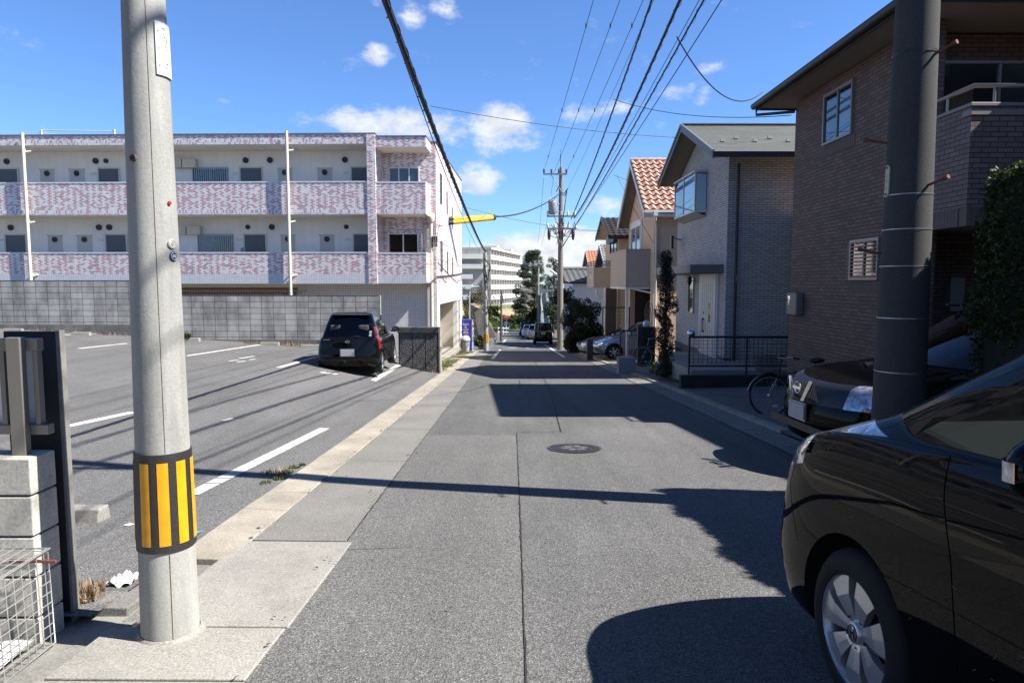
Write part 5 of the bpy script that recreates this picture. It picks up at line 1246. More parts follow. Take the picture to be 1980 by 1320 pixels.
    while xx < bx1: m.box(xx, min(xx+.07, bx1), by0-.012, by0+.16, bz0, bz0+.255); xx += .077
    yy = by0+.165
    while yy < Y0: m.box(X-.012, X+.15, yy, min(yy+.07, Y0), bz0, bz0+.255); yy += .077
    m.build('soldier_course', MATS['soldier_brick'], t)
    boxp(t, 'balcony_slab', SOFF, X+.15, bx1, by0+.16, Y0+.6, bz0+.02, bz0+.2)
    m = MB(); m.box(X-.035, bx1, by0-.035, by0+.2, bz1, bz1+.05); m.box(X-.035, X+.2, by0+.2, Y0, bz1, bz1+.05); m.box(X-.02, bx1, by0-.02, by0+.18, bz1-.12, bz1-.04); m.build('balcony_coping', M('coping_taupe', (.25, .21, .19), .5, var=.05), t, bev=.006)
    m = MB(); m.tube([(X+.06, Y0, bz1+.30), (X+.06, by0+.06, bz1+.30), (bx1, by0+.06, bz1+.30)], .034, 10)
    for x in (X+.35, X+1.9, X+3.5): m.tube([(x, by0+.06, bz1+.05), (x, by0+.06, bz1+.30)], .02, 8)
    m.tube([(X+.06, Y0-.5, bz1+.05), (X+.06, Y0-.5, bz1+.30)], .02, 8); m.build('handrail', M('handrail_bronze', (.33, .28, .25), .35, metal=.6, var=.05), t)
    # windows behind the balcony
    window_part(t, (X+.35, Y0+.6, bz1-1.2), (1, 0, 0), (0, -1, 0), 3.6, 2.35, 3, M('sash_grey', (.33, .31, .30), .4, metal=.3, var=.05), M('glass_dark_blind', (.05, .055, .06), .12, var=.15, coat=.6), .07, curtain=MATS['window_sky'])
    # porch below
    boxp(t, 'porch_wall', BRICK_B, X+.3, 14, Y0+1.2, Y0+1.45, zb, 2.6); boxp(t, 'front_door', M('door_dark', (.02, .015, .012), .5, var=.1), X+2.0, X+3.0, Y0+1.14, Y0+1.199, -.4, 1.9)
    boxp(t, 'porch_lamp', M('lamp_shade_pale', (.30, .29, .27), .5, var=.05), X+1.25, X+1.5, Y0+1.05, Y0+1.199, 1.05, 1.65, .01)
brown_house()
# ---------------------------------------------------------------- grey brick house
def grey_house():
    t = thing('grey_house', 'grey brick house with white front door and green grey gable roof', 'house', (6.05, 21, -1))
    X = 6.05; Y0 = 19.3; Y1 = 25.0; zb = -1.6
    A = W(1377, 292, 18.6); ye0, ye1, yr = 18.62, 25.35, 22.1; ze = A.z-.02; zrg = W(1310, 248, 22.3).z
    ex0 = 5.42; ex1 = 13.5; sl = (zrg-ze)/(yr-ye0)
    # walls with a gable
    w = MB(); th = .25; roof = lambda y: zrg-.16-abs(y-yr)*sl
    w.prism([(X, Y0, zb), (X, Y1, zb), (X, Y1, roof(Y1)), (X, yr, roof(yr)), (X, Y0, roof(Y0))], (th, 0, 0)); w.build('wall', BRICK_G, t, fix=True)
    boxp(t, 'wall', BRICK_G, X+.251, 13, Y0, Y0+.25, zb, roof(Y0)); boxp(t, 'wall', BRICK_G, X+.251, 13, Y1-.25, Y1, zb, roof(Y1))
    # roof slabs
    def slab(nm, mat, y0, z0, y1, z1, thk, dz=0): 
        m = MB(); m.prism([(ex0, y0, z0+dz), (ex0, y1, z1+dz), (ex0, y1, z1+dz-thk), (ex0, y0, z0+dz-thk)], (ex1-ex0, 0, 0)); return m.build(nm, mat, t, fix=True)
    slab('roof', ROOF_G, ye0, ze, yr, zrg, .03, .05); slab('roof', ROOF_G, ye1, zrg-(ye1-yr)*sl, yr, zrg, .03, .05)
    slab('soffit', SOFF, ye0+.02, ze, yr, zrg-.01, .02, -.06); slab('soffit', SOFF, ye1-.02, zrg-(ye1-yr)*sl, yr, zrg-.01, .02, -.06)
    for ya, za in ((ye0-.02, ze-.004), (ye1+.02, zrg-(ye1-yr)*sl-.01)):
        m = MB(); m.prism([(ex0-.03, ya, za+.07), (ex0-.03, yr, zrg+.09), (ex0-.03, yr, zrg-.15), (ex0-.03, ya, za-.16)], (.05, 0, 0)); m.prism([(ex0-.06, ya, za+.075), (ex0-.06, yr, zrg+.095), (ex0-.06, yr, zrg+.0), (ex0-.06, ya, za-.02)], (.03, 0, 0)); m.build('barge_board', FASC_G, t, fix=True)
    g = MB(); g.box(ex0, ex1, ye0-.10, ye0-.005, ze+.0, ze+.055); g.build('gutter', GUT_L, t); boxp(t, 'fascia', FASCIA, ex0, ex1, ye0-.06, ye0-.006, ze-.14, ze-.002)
    boxp(t, 'ridge_cap', FASC_G, ex0, ex1, yr-.12, yr+.12, zrg+.055, zrg+.085)
    m = MB(); rr_ = random.Random(2)
    for k, (px, py) in enumerate(((1397, 271), (1423, 268), (1460, 271), (1488, 270), (1524, 273))):
        q = W(px, py, 19.6 if k % 2 == 0 else 20.0); y = q.y; z = ze+(y-ye0)*sl+.06; m.box(q.x-.06, q.x+.06, y-.05, y+.02, z, z+.07)
    m.build('snow_guard', GUT_L, t)
    def yz(px, py): rr = ray(px, py); k = X/rr.x; return rr.y*k, CAMZ+rr.z*k
    # bay window on the gable wall
    y0, _ = yz(1366, 400); y1, _ = yz(1321, 420); za = yz(1345, 418)[1]; zt = yz(1345, 345)[1]; pr = .34
    b = MB(); b.prism([(X, y1, za-.13), (X-pr, y1-.12, za), (X-pr, y0+.12, za), (X, y0, za-.13)], (0, 0, .02)); b.prism([(X, y1, za-.0), (X-pr, y1-.12, za+.0), (X-pr, y0+.12, za+.0), (X, y0, za)], (0, 0, .07)); b.prism([(X, y1+.04, zt), (X-pr-.04, y1-.10, zt), (X-pr-.04, y0+.08, zt), (X, y0-.04, zt)], (0, 0, .06))
    for y in (y1-.12, y0+.12): b.box(X-pr, X-pr+.05, y-.03, y+.03, za+.07, zt)
    b.box(X-pr, X-pr+.05, (y0+y1)/2-.03+.1, (y0+y1)/2+.03+.1, za+.07, zt); bo = b.build('bay_window', M('frame_taupe', (.46, .43, .41), .4, metal=.3, var=.05), t, fix=True)
    for ya, yb, mt in ((y1-.15, (y0+y1)/2+.13, WGLASS), ((y0+y1)/2+.07, y0+.15, MATS['window_sky'])): MB().box(X-pr+.015, X-pr+.025, yb, ya, za+.07, zt).build('pane', mt, bo)
    MB().prism([(X-pr+.03, y0+.10, za+.07), (X-.02, y0+.01, za+.07), (X-.02, y0+.01, zt), (X-pr+.03, y0+.10, zt)], (.01, .0, 0)).build('pane', M('window_sky2', (.022, .026, .032), .02, var=0, spec=1, coat=1), bo, fix=True)
    MB().box(X-.012, X-.001, y0+.05, y1-.05, za, zt).build('blind', DARKIN, bo)
    # door
    y0, zd = yz(1387, 690); y1, _ = yz(1352, 680); zt = yz(1370, 527)[1]; zd = -.66
    f = MB(); f.ob((X, y1, zd), (0, -1, 0), (-1, 0, 0), 0, y1-y0, 0, zt-zd, .001, .05); fo = f.build('door_frame', DOORW, t, fix=True)
    wd = y1-y0; ht = zt-zd
    d = MB(); d.ob((X, y1, zd), (0, -1, 0), (-1, 0, 0), wd*.30, wd*.95, .02, ht-.06, .051, .075); do = d.build('door', DOORW, t, fix=True)
    g = MB()
    for k in range(5): g.ob((X, y1, zd), (0, -1, 0), (-1, 0, 0), wd*(.36+.11*k), wd*(.375+.11*k), .15, ht-.35, .0752, .079)
    g.build('groove_shade', M('door_shadow_line', (.33, .33, .32), .6, var=0), do, fix=True)  # raised grey strips colour in the shade of the door's grooves
    g = MB(); g.ob((X, y1, zd), (0, -1, 0), (-1, 0, 0), wd*.62, wd*.70, 1.05, 1.62, .0755, .085); g.build('door_glass', WGLASS, do, fix=True)
    g = MB(); g.ob((X, y1, zd), (0, -1, 0), (-1, 0, 0), wd*.08, wd*.22, .15, ht-.25, .051, .056); g.build('side_light', M('frosted_light', (.38, .40, .40), .3, var=.1), fo, fix=True)
    h = MB(); h.tube([(X-.12, y1-wd*.36, zd+.72), (X-.12, y1-wd*.36, zd+1.12)], .016, 8); h.box(X-.12, X-.07, y1-wd*.36-.02, y1-wd*.36+.02, zd+.70, zd+.76); h.box(X-.12, X-.07, y1-wd*.36-.02, y1-wd*.36+.02, zd+1.08, zd+1.14); h.ball((X-.08, y1-wd*.36, zd+1.3), .03, 8, 6); h.build('door_handle', BRONZE, do)
    # canopy
    ya, _ = yz(1399, 497); yb, _ = yz(1326, 497); zc0 = 1.83; zc1 = 2.07
    boxp(t, 'canopy', M('canopy_taupe', (.17, .15, .14), .5, var=.05), X-.95, X-.001, ya-.05, yb+.2, zc0, zc1, .01); boxp(t, 'canopy_soffit', SOFF, X-.9, X-.02, ya, yb+.15, zc0-.012, zc0-.001)
    # slot window and lamp
    y0, za = yz(1342, 600); y1, _ = yz(1332, 600); zt = yz(1337, 537)[1]; window_part(t, (X, y1, za-.1), (0, -1, 0), (-1, 0, 0), y1-y0, zt-za+.1, 1, MATS['frame_taupe'], WGLASS, .05, fw=.03)
    y, z = yz(1339, 545); l = MB(); l.tube([(X, y-.25, z+.02), (X-.12, y-.25, z+.05)], .012, 8); l.lathe([(.02, .18), (.07, .10), (.075, 0), (.05, -.10), (.015, -.14)], (X-.16, y-.25, z+.02), 10); l.build('wall_lamp', BLACK, t)
    # mailbox intercom + foundation strip
    boxp(t, 'foundation', CONC_D, X-.012, X+.2, Y0-.012, Y1, zb, -.55)
    d = MB(); d.tube([(X+.25, Y0-.06, ze-.2), (X+.25, Y0-.06, zb)], .04, 8); d.build('downpipe', FASCIA, t)
    bk = MB(); bk.tube([(X-.02, 24.4, 3.05), (X-.35, 24.4, 3.15)], .02, 6); bk.box(X-.38, X-.30, 24.3, 24.5, 2.75, 3.2); bk.build('service_bracket', BLACK, t)
grey_house()
porch = MB(); porch.box(4.55, 9, 17.15, 19.19, -1.6, -.63); porch.box(4.75, 6.04, 19.19, 21.8, -1.6, -.63); tag(porch.build('porch_terrace', STONE_G, None, bev=.01), 'pale tiled terrace in front of the white door of the grey house', 'terrace')
# black low wall and mesh fence
lw = MB(); lw.box(4.08, 7.3, 16.2, 16.42, -1.3, -.64); tag(lw.build('garden_wall', concrete('wall_black', (.035, .034, .033), .4, .3, 50, 2), None, bev=.01), 'low black garden wall under the mesh fence', 'wall')
def mesh_fence(name, label, p0, p1, z0, z1, ball=True, pitch=.11, posts=3):
    t = thing(name, label, 'fence', (p0[0], p0[1], z0)); p0 = Vector(p0); p1 = Vector(p1); u = (p1-p0); L = u.length; u.normalize(); fm = M('fence_black', (.018, .018, .019), .45, var=.1)
    at = lambda s, z: Vector((p0.x+u.x*s, p0.y+u.y*s, z))
    m = MB(); m.tube([at(0, z1), at(L, z1)], .028, 8); m.tube([at(0, z0), at(L, z0)], .022, 8); m.build('rail', fm, t)
    m = MB(); n = int(L/pitch)
    for k in range(n+1): m.tube([at(L*k/n, z0), at(L*k/n, z1)], .006, 4)
    for k in range(1, 8): z = z0+(z1-z0)*k/8; m.tube([at(0, z), at(L, z)], .0045, 4)
    m.build('mesh_panel', fm, t)
    for k in range(posts):
        s = L*k/(posts-1); MB().tube([at(s, z0-.28), at(s, z1+.02)], .026, 8).build('post', fm, t)
    if ball: m = MB(); m.ball(at(.04, z1+.09), .10, 16, 10); m.build('ball_finial', CHROME, t)
mesh_fence('mesh_fence', 'black mesh fence with a shiny ball finial before the grey house', (4.45, 16.95, 0), (7.3, 16.95, 0), -.50, .22, True)
# ---------------------------------------------------------------- orange tiled house
def tiles(nm, mat, t, x0, x1, ya, za, yb, zb_, px=.30, py=.36, amp=.045, gap=None, lift0=.045):
    """wavy tiles on a slope: rows of S-shaped pantiles stepping down"""
    L = math.hypot(yb-ya, zb_-za); n = max(1, int(L/py)); d = Vector((0, yb-ya, zb_-za))/n; nrm = Vector((0, -(zb_-za), yb-ya)).normalized()
    if nrm.z < 0: nrm = -nrm
    m = MB(); nx = int((x1-x0)/px*8); m2 = MB(); prof = [amp*(math.sin(2*math.pi*k/8)*.5+.5)**1.6 for k in range(8)]
    for i in range(n):
        A = Vector((0, ya, za))+d*i; B = A+d*1.02; rows = []
        for (P_, lift) in ((A, .0), (A+d*.95, lift0), (B, lift0-.012)):
            rows.append([Vector((x0+(x1-x0)*k/nx, P_.y, P_.z))+nrm*(prof[k % 8]+lift) for k in range(nx+1)])
        m.grid(rows, True)
        (m2 if gap else m).grid([rows[-1], [Vector((x0+(x1-x0)*k/nx, B.y, B.z))+nrm*(-.01) for k in range(nx+1)]], False)
        if gap:
            for k in range(0, nx, 8): m2.add([Vector((x0+(x1-x0)*(k+q)/nx, Z.y, Z.z))+nrm*(hh+.004) for Z, hh in ((A, .0), (A+d*.95, lift0)) for q in (4.4, 7.6)], [(0, 1, 3, 2)])
    ro = m.build(nm, mat, t)
    if gap: m2.build('tile_edge', gap, ro)
    return ro
TERRA = M('terracotta', (.58, .36, .27), .65, var=.4, vs=5.5); TERRA_D = M('terracotta_dark', (.30, .085, .05), .8, var=.25, vs=4)
def orange_house():
    t = thing('orange_roof_house', 'cream house with orange pantile roof and boxy tan balcony', 'house', (5.9, 30, -2))
    X = 5.92; Y0, Y1 = 28.35, 34.4; zb = -2.3
    e0 = W(1245, 407, 27.8); ye0 = 27.8; ze = e0.z; rg = W(1217, 312, 31.2); yr = 31.2; zrg = rg.z; sl = (zrg-ze)/(yr-ye0); ye1 = 34.7; ze1 = zrg-(ye1-yr)*sl; ex0 = 5.38; ex1 = 12
    roof = lambda y: zrg-.12-abs(y-yr)*sl
    w = MB(); w.prism([(X, Y0, 1.36), (X, Y1, 1.36), (X, Y1, roof(Y1)), (X, yr, roof(yr)), (X, Y0, roof(Y0))], (.25, 0, 0)); w.build('wall', BEIGE_H, t, fix=True)
    for q in ((X, X+.25, Y0, 29.0, zb, 1.359), (X+.251, 11.5, Y0, Y0+.25, zb, roof(Y0)), (X, X+.25, 33.9, Y1, zb, 1.359), (X+.251, 11.5, Y1-.25, Y1, zb, roof(Y1))): boxp(t, 'wall', PEACH, *q)
    tiles('roof', TERRA, t, ex0, ex1, yr, zrg, ye0, ze, amp=.075, gap=TERRA_D, lift0=.075); tiles('roof', TERRA, t, ex0, ex1, yr, zrg, ye1, ze1)
    m = MB(); xx = ex0
    while xx < ex1: m.tube([(xx, yr, zrg+.06), (xx+.34, yr, zrg+.075)], [.075, .09], 10); xx += .34
    m.build('ridge_tile', TERRA, t)
    for ya, za in ((ye0, ze), (ye1, ze1)):
        m = MB(); m.prism([(ex0-.02, ya, za+.0), (ex0-.02, yr, zrg+.02), (ex0-.02, yr, zrg-.22), (ex0-.02, ya, za-.24)], (.06, 0, 0)); m.build('barge_board', WHITE_T, t, fix=True)
        m = MB(); m.prism([(ex0+.02, ya, za-.05), (ex0+.02, yr, zrg-.04), (ex0+.02, yr, zrg-.07), (ex0+.02, ya, za-.08)], (X-ex0+.2, 0, 0)); m.build('soffit', SOFF, t, fix=True)
    g = MB(); g.box(ex0-.02, ex1, ye0-.11, ye0-.0, ze-.09, ze+.005); g.build('gutter', WHITE_T, t, bev=.01); boxp(t, 'eave_board', WHITE_T, ex0+.05, ex1, ye0+.002, Y0, ze-.22, ze-.12)
    d = MB(); d.tube([(5.82, ye0-.06, ze-.05), (5.82, ye0-.06, ze-.35), (5.98, Y0-.07, ze-.65), (5.98, Y0-.07, zb)], .045, 8); d.box(5.74, 5.90, ye0-.14, ye0+.02, ze-.22, ze-.02); d.build('downpipe', WHITE_T, t)
    def yz(px, py): rr = ray(px, py); k = X/rr.x; return rr.y*k, CAMZ+rr.z*k
    y0, _ = yz(1240, 470); y1, _ = yz(1222, 470); zt = yz(1232, 436)[1]; zb3 = yz(1232, 500)[1]
    window_part(t, (X, y1+.05, 2.2), (0, -1, 0), (-1, 0, 0), y1-y0+.1, zt-2.2, 2, WHITE_T, M('window_lace', (.16, .20, .25), .15, var=.3, vs=5, coat=.6), .07, fw=.09)
    m = MB(); m.ob((X, y1+.2, 2.2), (0, -1, 0), (-1, 0, 0), 0, y1-y0+.45, zt-2.2+.0, zt-2.2+.22, .001, .05); m.ob((X, y1+.2, 2.2), (0, -1, 0), (-1, 0, 0), y1-y0+.3, y1-y0+.45, 0, zt-2.2, .001, .05); m.build('window_surround', WHITE_T, t, fix=True)
    # balcony
    bx, by0, by1, z0, z1 = 4.90, 29.1, 33.5, 1.36, 2.97
    m = MB(); m.box(bx, bx+.12, by0, by1, z0, z1-.04); m.box(bx+.121, X-.001, by0, by0+.12, z0, z1-.04); m.box(bx+.121, X-.001, by1-.12, by1, z0, z1-.04); m.box(bx+.121, X-.001, by0+.121, by1-.121, z0, z0+.15); m.build('balcony', BALC, t)
    m = MB(); m.box(bx-.03, bx+.15, by0-.03, by1+.03, z1-.04, z1); m.box(bx+.15, X-.001, by0-.03, by0+.15, z1-.04, z1); m.build('balcony_coping', M('coping_pale', (.40, .36, .33), .5, var=.04), t)
    m = MB(); m.box(bx-.01, X, by0-.01, by0+.03, z0-.07, z0-.001); m.box(bx-.01, bx+.03, by0+.03, by1, z0-.07, z0-.001); m.build('balcony_trim', WHITE_T, t)
    boxp(t, 'balcony_post', WHITE_T, bx+.02, bx+.13, by0+.02, by0+.13, zb, z0-.071)
    # built-in garage
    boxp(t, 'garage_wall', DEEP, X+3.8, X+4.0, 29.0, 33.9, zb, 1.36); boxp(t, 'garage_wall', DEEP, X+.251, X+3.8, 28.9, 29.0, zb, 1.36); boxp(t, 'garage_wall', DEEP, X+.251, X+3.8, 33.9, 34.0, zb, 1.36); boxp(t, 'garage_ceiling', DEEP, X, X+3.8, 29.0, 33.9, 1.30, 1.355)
    p = MB(); p.tube([(X-.05, Y0+.5, 1.15), (bx+.3, by0+.1, 1.30)], .035, 8); p.tube([(X-.05, Y0+.5, 1.15), (X-.05, Y0-.05, 1.15)], .035, 8); p.build('drain_pipe', WHITE_T, t)
    m = MB()
    for z in (2.55, 1.9): m.box(6.05, 6.35, Y0-.14, Y0-.001, z, z+.16); m.tube([(6.2, Y0-.1, z), (6.2, Y0-.1, z-.3)], .03, 6)
    m.build('service_box', M('service_grey', (.22, .22, .22), .5, var=.2), t)
orange_house()
def yellow_house():
    t = thing('yellow_house', 'yellow house with small brown tiled gable and slatted balcony rail', 'house', (6, 38, -2.5))
    X = 5.55; ex0 = 4.98; zb = -2.7; ye0, yr, ye1 = 34.95, 37.8, 40.2
    ze = W(1177, 455, 34.7).z; zrg = W(1161, 421, 37.8).z; sl = (zrg-ze)/(yr-ye0); ze1 = zrg-(ye1-yr)*sl; roof = lambda y: zrg-.1-abs(y-yr)*sl
    w = MB(); w.prism([(X, 35.4, zb), (X, 40, zb), (X, 40, roof(40)), (X, yr, roof(yr)), (X, 35.4, roof(35.4))], (.25, 0, 0)); w.box(X+.251, 11, 35.4, 35.65, zb, roof(35.4)); w.box(X+.251, 11, 39.75, 40, zb, roof(40)); w.build('wall', CREAM_H, t, fix=True)
    BT = M('tile_brown', (.036, .028, .026), .45, var=.25, vs=6)
    tiles('roof', BT, t, ex0, 11, yr, zrg, ye0, ze, amp=.03); tiles('roof', BT, t, ex0, 11, yr, zrg, ye1, ze1, amp=.03)
    for ya, za in ((ye0, ze), (ye1, ze1)):
        m = MB(); m.prism([(ex0-.02, ya, za+.05), (ex0-.02, yr, zrg+.07), (ex0-.02, yr, zrg-.12), (ex0-.02, ya, za-.16)], (.05, 0, 0)); m.build('barge_board', BT, t, fix=True)
        m = MB(); m.prism([(ex0+.02, ya, za-.05), (ex0+.02, yr, zrg-.04), (ex0+.02, yr, zrg-.07), (ex0+.02, ya, za-.08)], (.6, 0, 0)); m.build('soffit', BEIGE_H, t, fix=True)
    boxp(t, 'gutter', BT, ex0, 11, ye0-.12, ye0, ze-.16, ze-.02)
    def yz(px, py): rr = ray(px, py); k = X/rr.x; return rr.y*k, CAMZ+rr.z*k
    y0, z0 = yz(1194, 485); y1, _ = yz(1181, 485); zt = yz(1188, 464)[1]
    f = window_part(t, (X, y1, z0-.1), (0, -1, 0), (-1, 0, 0), y1-y0, zt-z0, 2, BT, WGLASS, .06); boxp(t, 'shutter_box', BT, X-.22, X-.001, y0-.05, y1+.05, zt-.15, zt+.12)
    bx, by0, by1 = 4.55, 37.4, 40.6; za = W(1165, 556, 37.4).z; zc = W(1165, 517, 37.4).z
    m = MB(); m.box(bx, bx+.12, by0, by1, za, zc); m.box(bx+.121, X-.001, by0, by0+.12, za, zc); m.box(bx+.121, X-.001, by0+.121, by1, za, za+.12); m.build('balcony', M('balcony_yellow', (.56, .46, .33), .8, var=.05), t)
    m = MB()
    for k in range(3): z = zc+.08+.11*k; m.box(bx-.02, bx+.02, by0-.05, by1, z, z+.05); m.box(bx+.02, X, by0-.05, by0-.01, z, z+.05)
    for y in np.linspace(by0, by1, 5): m.box(bx-.015, bx+.015, y-.02, y+.02, zc, zc+.36)
    m.build('balcony_rail', M('rail_dark', (.02, .02, .022), .4, var=.1), t)
    boxp(t, 'window', WGLASS, bx-.004, bx+.01, 38.6, 38.85, za+.45, zc-.2)
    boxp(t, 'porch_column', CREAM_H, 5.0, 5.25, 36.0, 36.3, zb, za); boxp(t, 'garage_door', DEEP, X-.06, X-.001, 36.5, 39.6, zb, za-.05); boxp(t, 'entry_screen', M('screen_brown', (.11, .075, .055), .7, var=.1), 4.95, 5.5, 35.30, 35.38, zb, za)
    p = MB(); p.tube([(4.7, 37.3, za-.12), (4.75, 37.3, za-.45), (5.2, 37.2, za-.55), (5.2, 37.2, zb)], .06, 8); p.build('downpipe', WHITE_T, t)
yellow_house()
def simple_house(name, label, X, x1, y0, y1, yr, ze, zrg, zb, wall, roofm, ex=.5, ov=.5, wins=(), tile=True, amp=.035):
    t = thing(name, label, 'house', (X, y0, zb)); sl = (zrg-ze)/(yr-(y0-ov)); roof = lambda y: zrg-.1-abs(y-yr)*sl; ye1 = y1+ov
    w = MB(); w.prism([(X, y0, zb), (X, y1, zb), (X, y1, roof(y1)), (X, yr, roof(yr)), (X, y0, roof(y0))], (.25, 0, 0)); w.box(X+.251, x1, y0, y0+.25, zb, roof(y0)); w.box(X+.251, x1, y1-.25, y1, zb, roof(y1)); w.build('wall', wall, t, fix=True)
    tiles('roof', roofm, t, X-ex, x1+.4, yr, zrg, y0-ov, ze, amp=amp); tiles('roof', roofm, t, X-ex, x1+.4, yr, zrg, ye1, zrg-(ye1-yr)*sl, amp=amp)
    for ya, za in ((y0-ov, ze), (ye1, zrg-(ye1-yr)*sl)):
        m = MB(); m.prism([(X-ex-.02, ya, za+.03), (X-ex-.02, yr, zrg+.05), (X-ex-.02, yr, zrg-.14), (X-ex-.02, ya, za-.16)], (.05, 0, 0)); m.build('barge_board', WHITE_T if wall is not BEIGE_H else FASCIA, t, fix=True)
    boxp(t, 'gutter', FASCIA, X-ex, x1+.4, y0-ov-.1, y0-ov, ze-.1, ze)
    for (o, u, n, ww, hh, p) in wins: window_part(t, o, u, n, ww, hh, p, WHITE_T, WGLASS, .06)
    return t
TG = M('tile_grey', (.17, .17, .165), .65, var=.25, vs=5); TO = M('tile_orange', (.45, .17, .09), .7, var=.2, vs=5)
a = W(1162, 474, 47)
simple_house('white_gable_house', 'white gabled house peeping above the slatted balcony rail', 6.7, 12, 45.2, 51, 47.9, 2.5, 4.2, -2.9, WHITE, TG, .5, .4)
def white_house():
    zb = -3.6; t = thing('white_house', 'low white house with grey ridged tile roof behind the round bush', 'house', (4.7, 50, zb))
    Y0 = 50.0; x0 = W(1107, 600, Y0).x; x1 = 11; ze = W(1110, 548, Y0).z; 
    boxp(t, 'wall', WHITE, x0, x1, Y0, Y0+8, zb, ze)
    g = MB(); g.box(x0-.45, x1, Y0-.5, Y0-.4, ze-.02, ze+.1); g.build('gutter', FASCIA, t)
    zt = W(1120, 522, Y0+3.5).z
    tiles('roof', TG, t, x0-.6, x1, Y0+3.6, zt, Y0-.45, ze+.08, px=.4, amp=.07); tiles('roof', TG, t, x0-.6, x1, Y0+3.6, zt, Y0+8.4, ze, px=.4, amp=.07)
    m = MB(); m.tube([(x0-.6, Y0+3.6, zt+.1), (x1, Y0+3.6, zt+.1)], .16, 8); m.build('ridge_tile', TG, t)
    boxp(t, 'shutter', M('shutter_dark', (.10, .11, .12), .6, var=.1), x0-.06, x0-.001, Y0+1.0, Y0+2.6, -1.6, .3)
    boxp(t, 'lean_to', WHITE, x0-.7, x0-.001, Y0+.3, Y0+4, zb, -1.9)
white_house()
simple_house('orange_gable_house', 'distant house with plain orange roof between white and yellow houses', 8.6, 15, 70, 78, 74, 2.6, 5.0, -4.4, WHITE, TO, .5, .4)
TD = M('tile_dark', (.06, .06, .065), .5, var=.2, vs=5)
simple_house('dark_roof_house', 'distant dark roofed house behind the scaffold sheet', 4.6, 12, 96, 104, 100, -2.0, .6, -6.1, BEIGE_H, TD, .5, .5)
# scaffolded house wrapped in pale sheet
def scaffold():
    Y = 80; a = W(1046, 620, Y); b = W(1069, 620, Y); zb = -4.9; zt = W(1050, 566, Y).z
    t = thing('scaffolding', 'tall scaffold wrapped in pale grey sheet behind the row of parked cars', 'scaffold', (a.x, Y, zb))
    sh = M('scaffold_sheet', (.46, .45, .43), .8, var=.15, vs=1.5); m = MB(); rows = []
    for z in np.linspace(zb+.3, zt, 14):
        rows.append([(a.x+(b.x-a.x)*s+.05*math.sin(z*3+s*9), Y+.25*math.sin(s*11+z*.8)*.3, z) for s in np.linspace(0, 1, 9)]+[(b.x, Y+6*s, z) for s in np.linspace(.1, 1, 4)])
    m.grid(rows); m.build('sheet', sh, t)
    m = MB()
    for s in (0, .5, 1): x = a.x+(b.x-a.x)*s; m.tube([(x, Y+.3, zb), (x, Y+.3, zt+.8)], .05, 6)
    for z in np.linspace(zb+1.5, zt+.2, 4): m.tube([(a.x, Y+.3, z), (b.x, Y+.3, z)], .04, 6)
    m.build('poles', STEEL, t)
    m = MB(); m.box(a.x-.15, b.x+.2, Y+.5, Y+6.5, zb, zt-.3); m.build('core_wall', CONC_D, t)
scaffold()
# neighbour house beyond the right edge whose eaves shade the forecourt
def neighbour():
    t = thing('neighbour_house', 'beige neighbouring house at the near right whose eaves shade the forecourt', 'house', (9.2, 4, -.5))
    boxp(t, 'wall', BEIGE_H, 9.3, 17, -5, 9.1, -.9, 5.5)
    m = MB(); m.box(8.4, 17.6, -5.6, 9.75, 5.5, 5.72); m.build('eaves', FASCIA, t)
    m = MB(); p = [Vector((8.4, -5.6, 5.73)), Vector((17.6, -5.6, 5.73)), Vector((17.6, 9.75, 5.73)), Vector((8.4, 9.75, 5.73))]; a, b = Vector((13.1, -2, 7.2)), Vector((13.1, 5.2, 7.2))
    m.quad(p[0], p[1], a); m.quad(p[1], p[2], b, a); m.quad(p[2], p[3], b); m.quad(p[3], p[0], a, b); m.build('roof', MATS['roof_dark_slate'], t)
    for y in (-3, .5, 4): window_part(t, (9.3, y+1.6, 3.2), (0, -1, 0), (-1, 0, 0), 1.6, 1.3, 2, WHITE_T, WGLASS, .05); window_part(t, (9.3, y+1.6, .6), (0, -1, 0), (-1, 0, 0), 1.6, 1.5, 2, WHITE_T, WGLASS, .05)
neighbour()
# unseen houses added behind the row and behind the photographer: they close the street for reflections and shade the gaps
def back_house(name, label, x0, x1, y0, y1, zb, ze, wall, roofm):
    t = thing(name, label, 'house', (x0, y0, zb)); boxp(t, 'wall', wall, x0, x1, y0, y1, zb, ze); xm = (x0+x1)/2; m = MB(); o = .6
    m.prism([(x0-o, y0-o, ze-.2), (x1+o, y0-o, ze-.2), (xm, y0-o, ze+2.0)], (0, y1-y0+2*o, 0)); m.build('roof', roofm, t, fix=True)
    for k in range(3):
        y = y0+(y1-y0)*(k+.2)/3; window_part(t, (x0, y+1.4, ze-2.0), (0, -1, 0), (-1, 0, 0), 1.4, 1.2, 2, WHITE_T, WGLASS, .05); window_part(t, (x1, y, ze-2.0), (0, 1, 0), (1, 0, 0), 1.4, 1.2, 2, WHITE_T, WGLASS, .05)
sh_ = MB().box(7.86, 9.3, 16.75, 19.26, -1.6, 3.3).build('sun_blocking_shed', BEIGE_H, None, bev=.02); tag(sh_, 'unseen narrow shed added between the two brick houses to block the sun', 'shed')  # unseen box added to keep sun off the grey house wall
back_house('added_rear_house', 'unseen house added behind the brick house to block the sun', 16.8, 25, 8, 20, -2, 6.2, BEIGE_H, TD)
back_house('added_rear_house', 'unseen house added behind the grey brick house to block the sun', 16.5, 25, 21.5, 33, -3, 5.2, CREAM_H, TD)
back_house('added_street_house', 'unseen dark walled house added behind the camera opposite the minivan for dark reflections', -15, -6.5, -12, -1.5, -.5, 5.8, M('wall_dark_brown', (.12, .09, .075), .8, var=.1), TD)
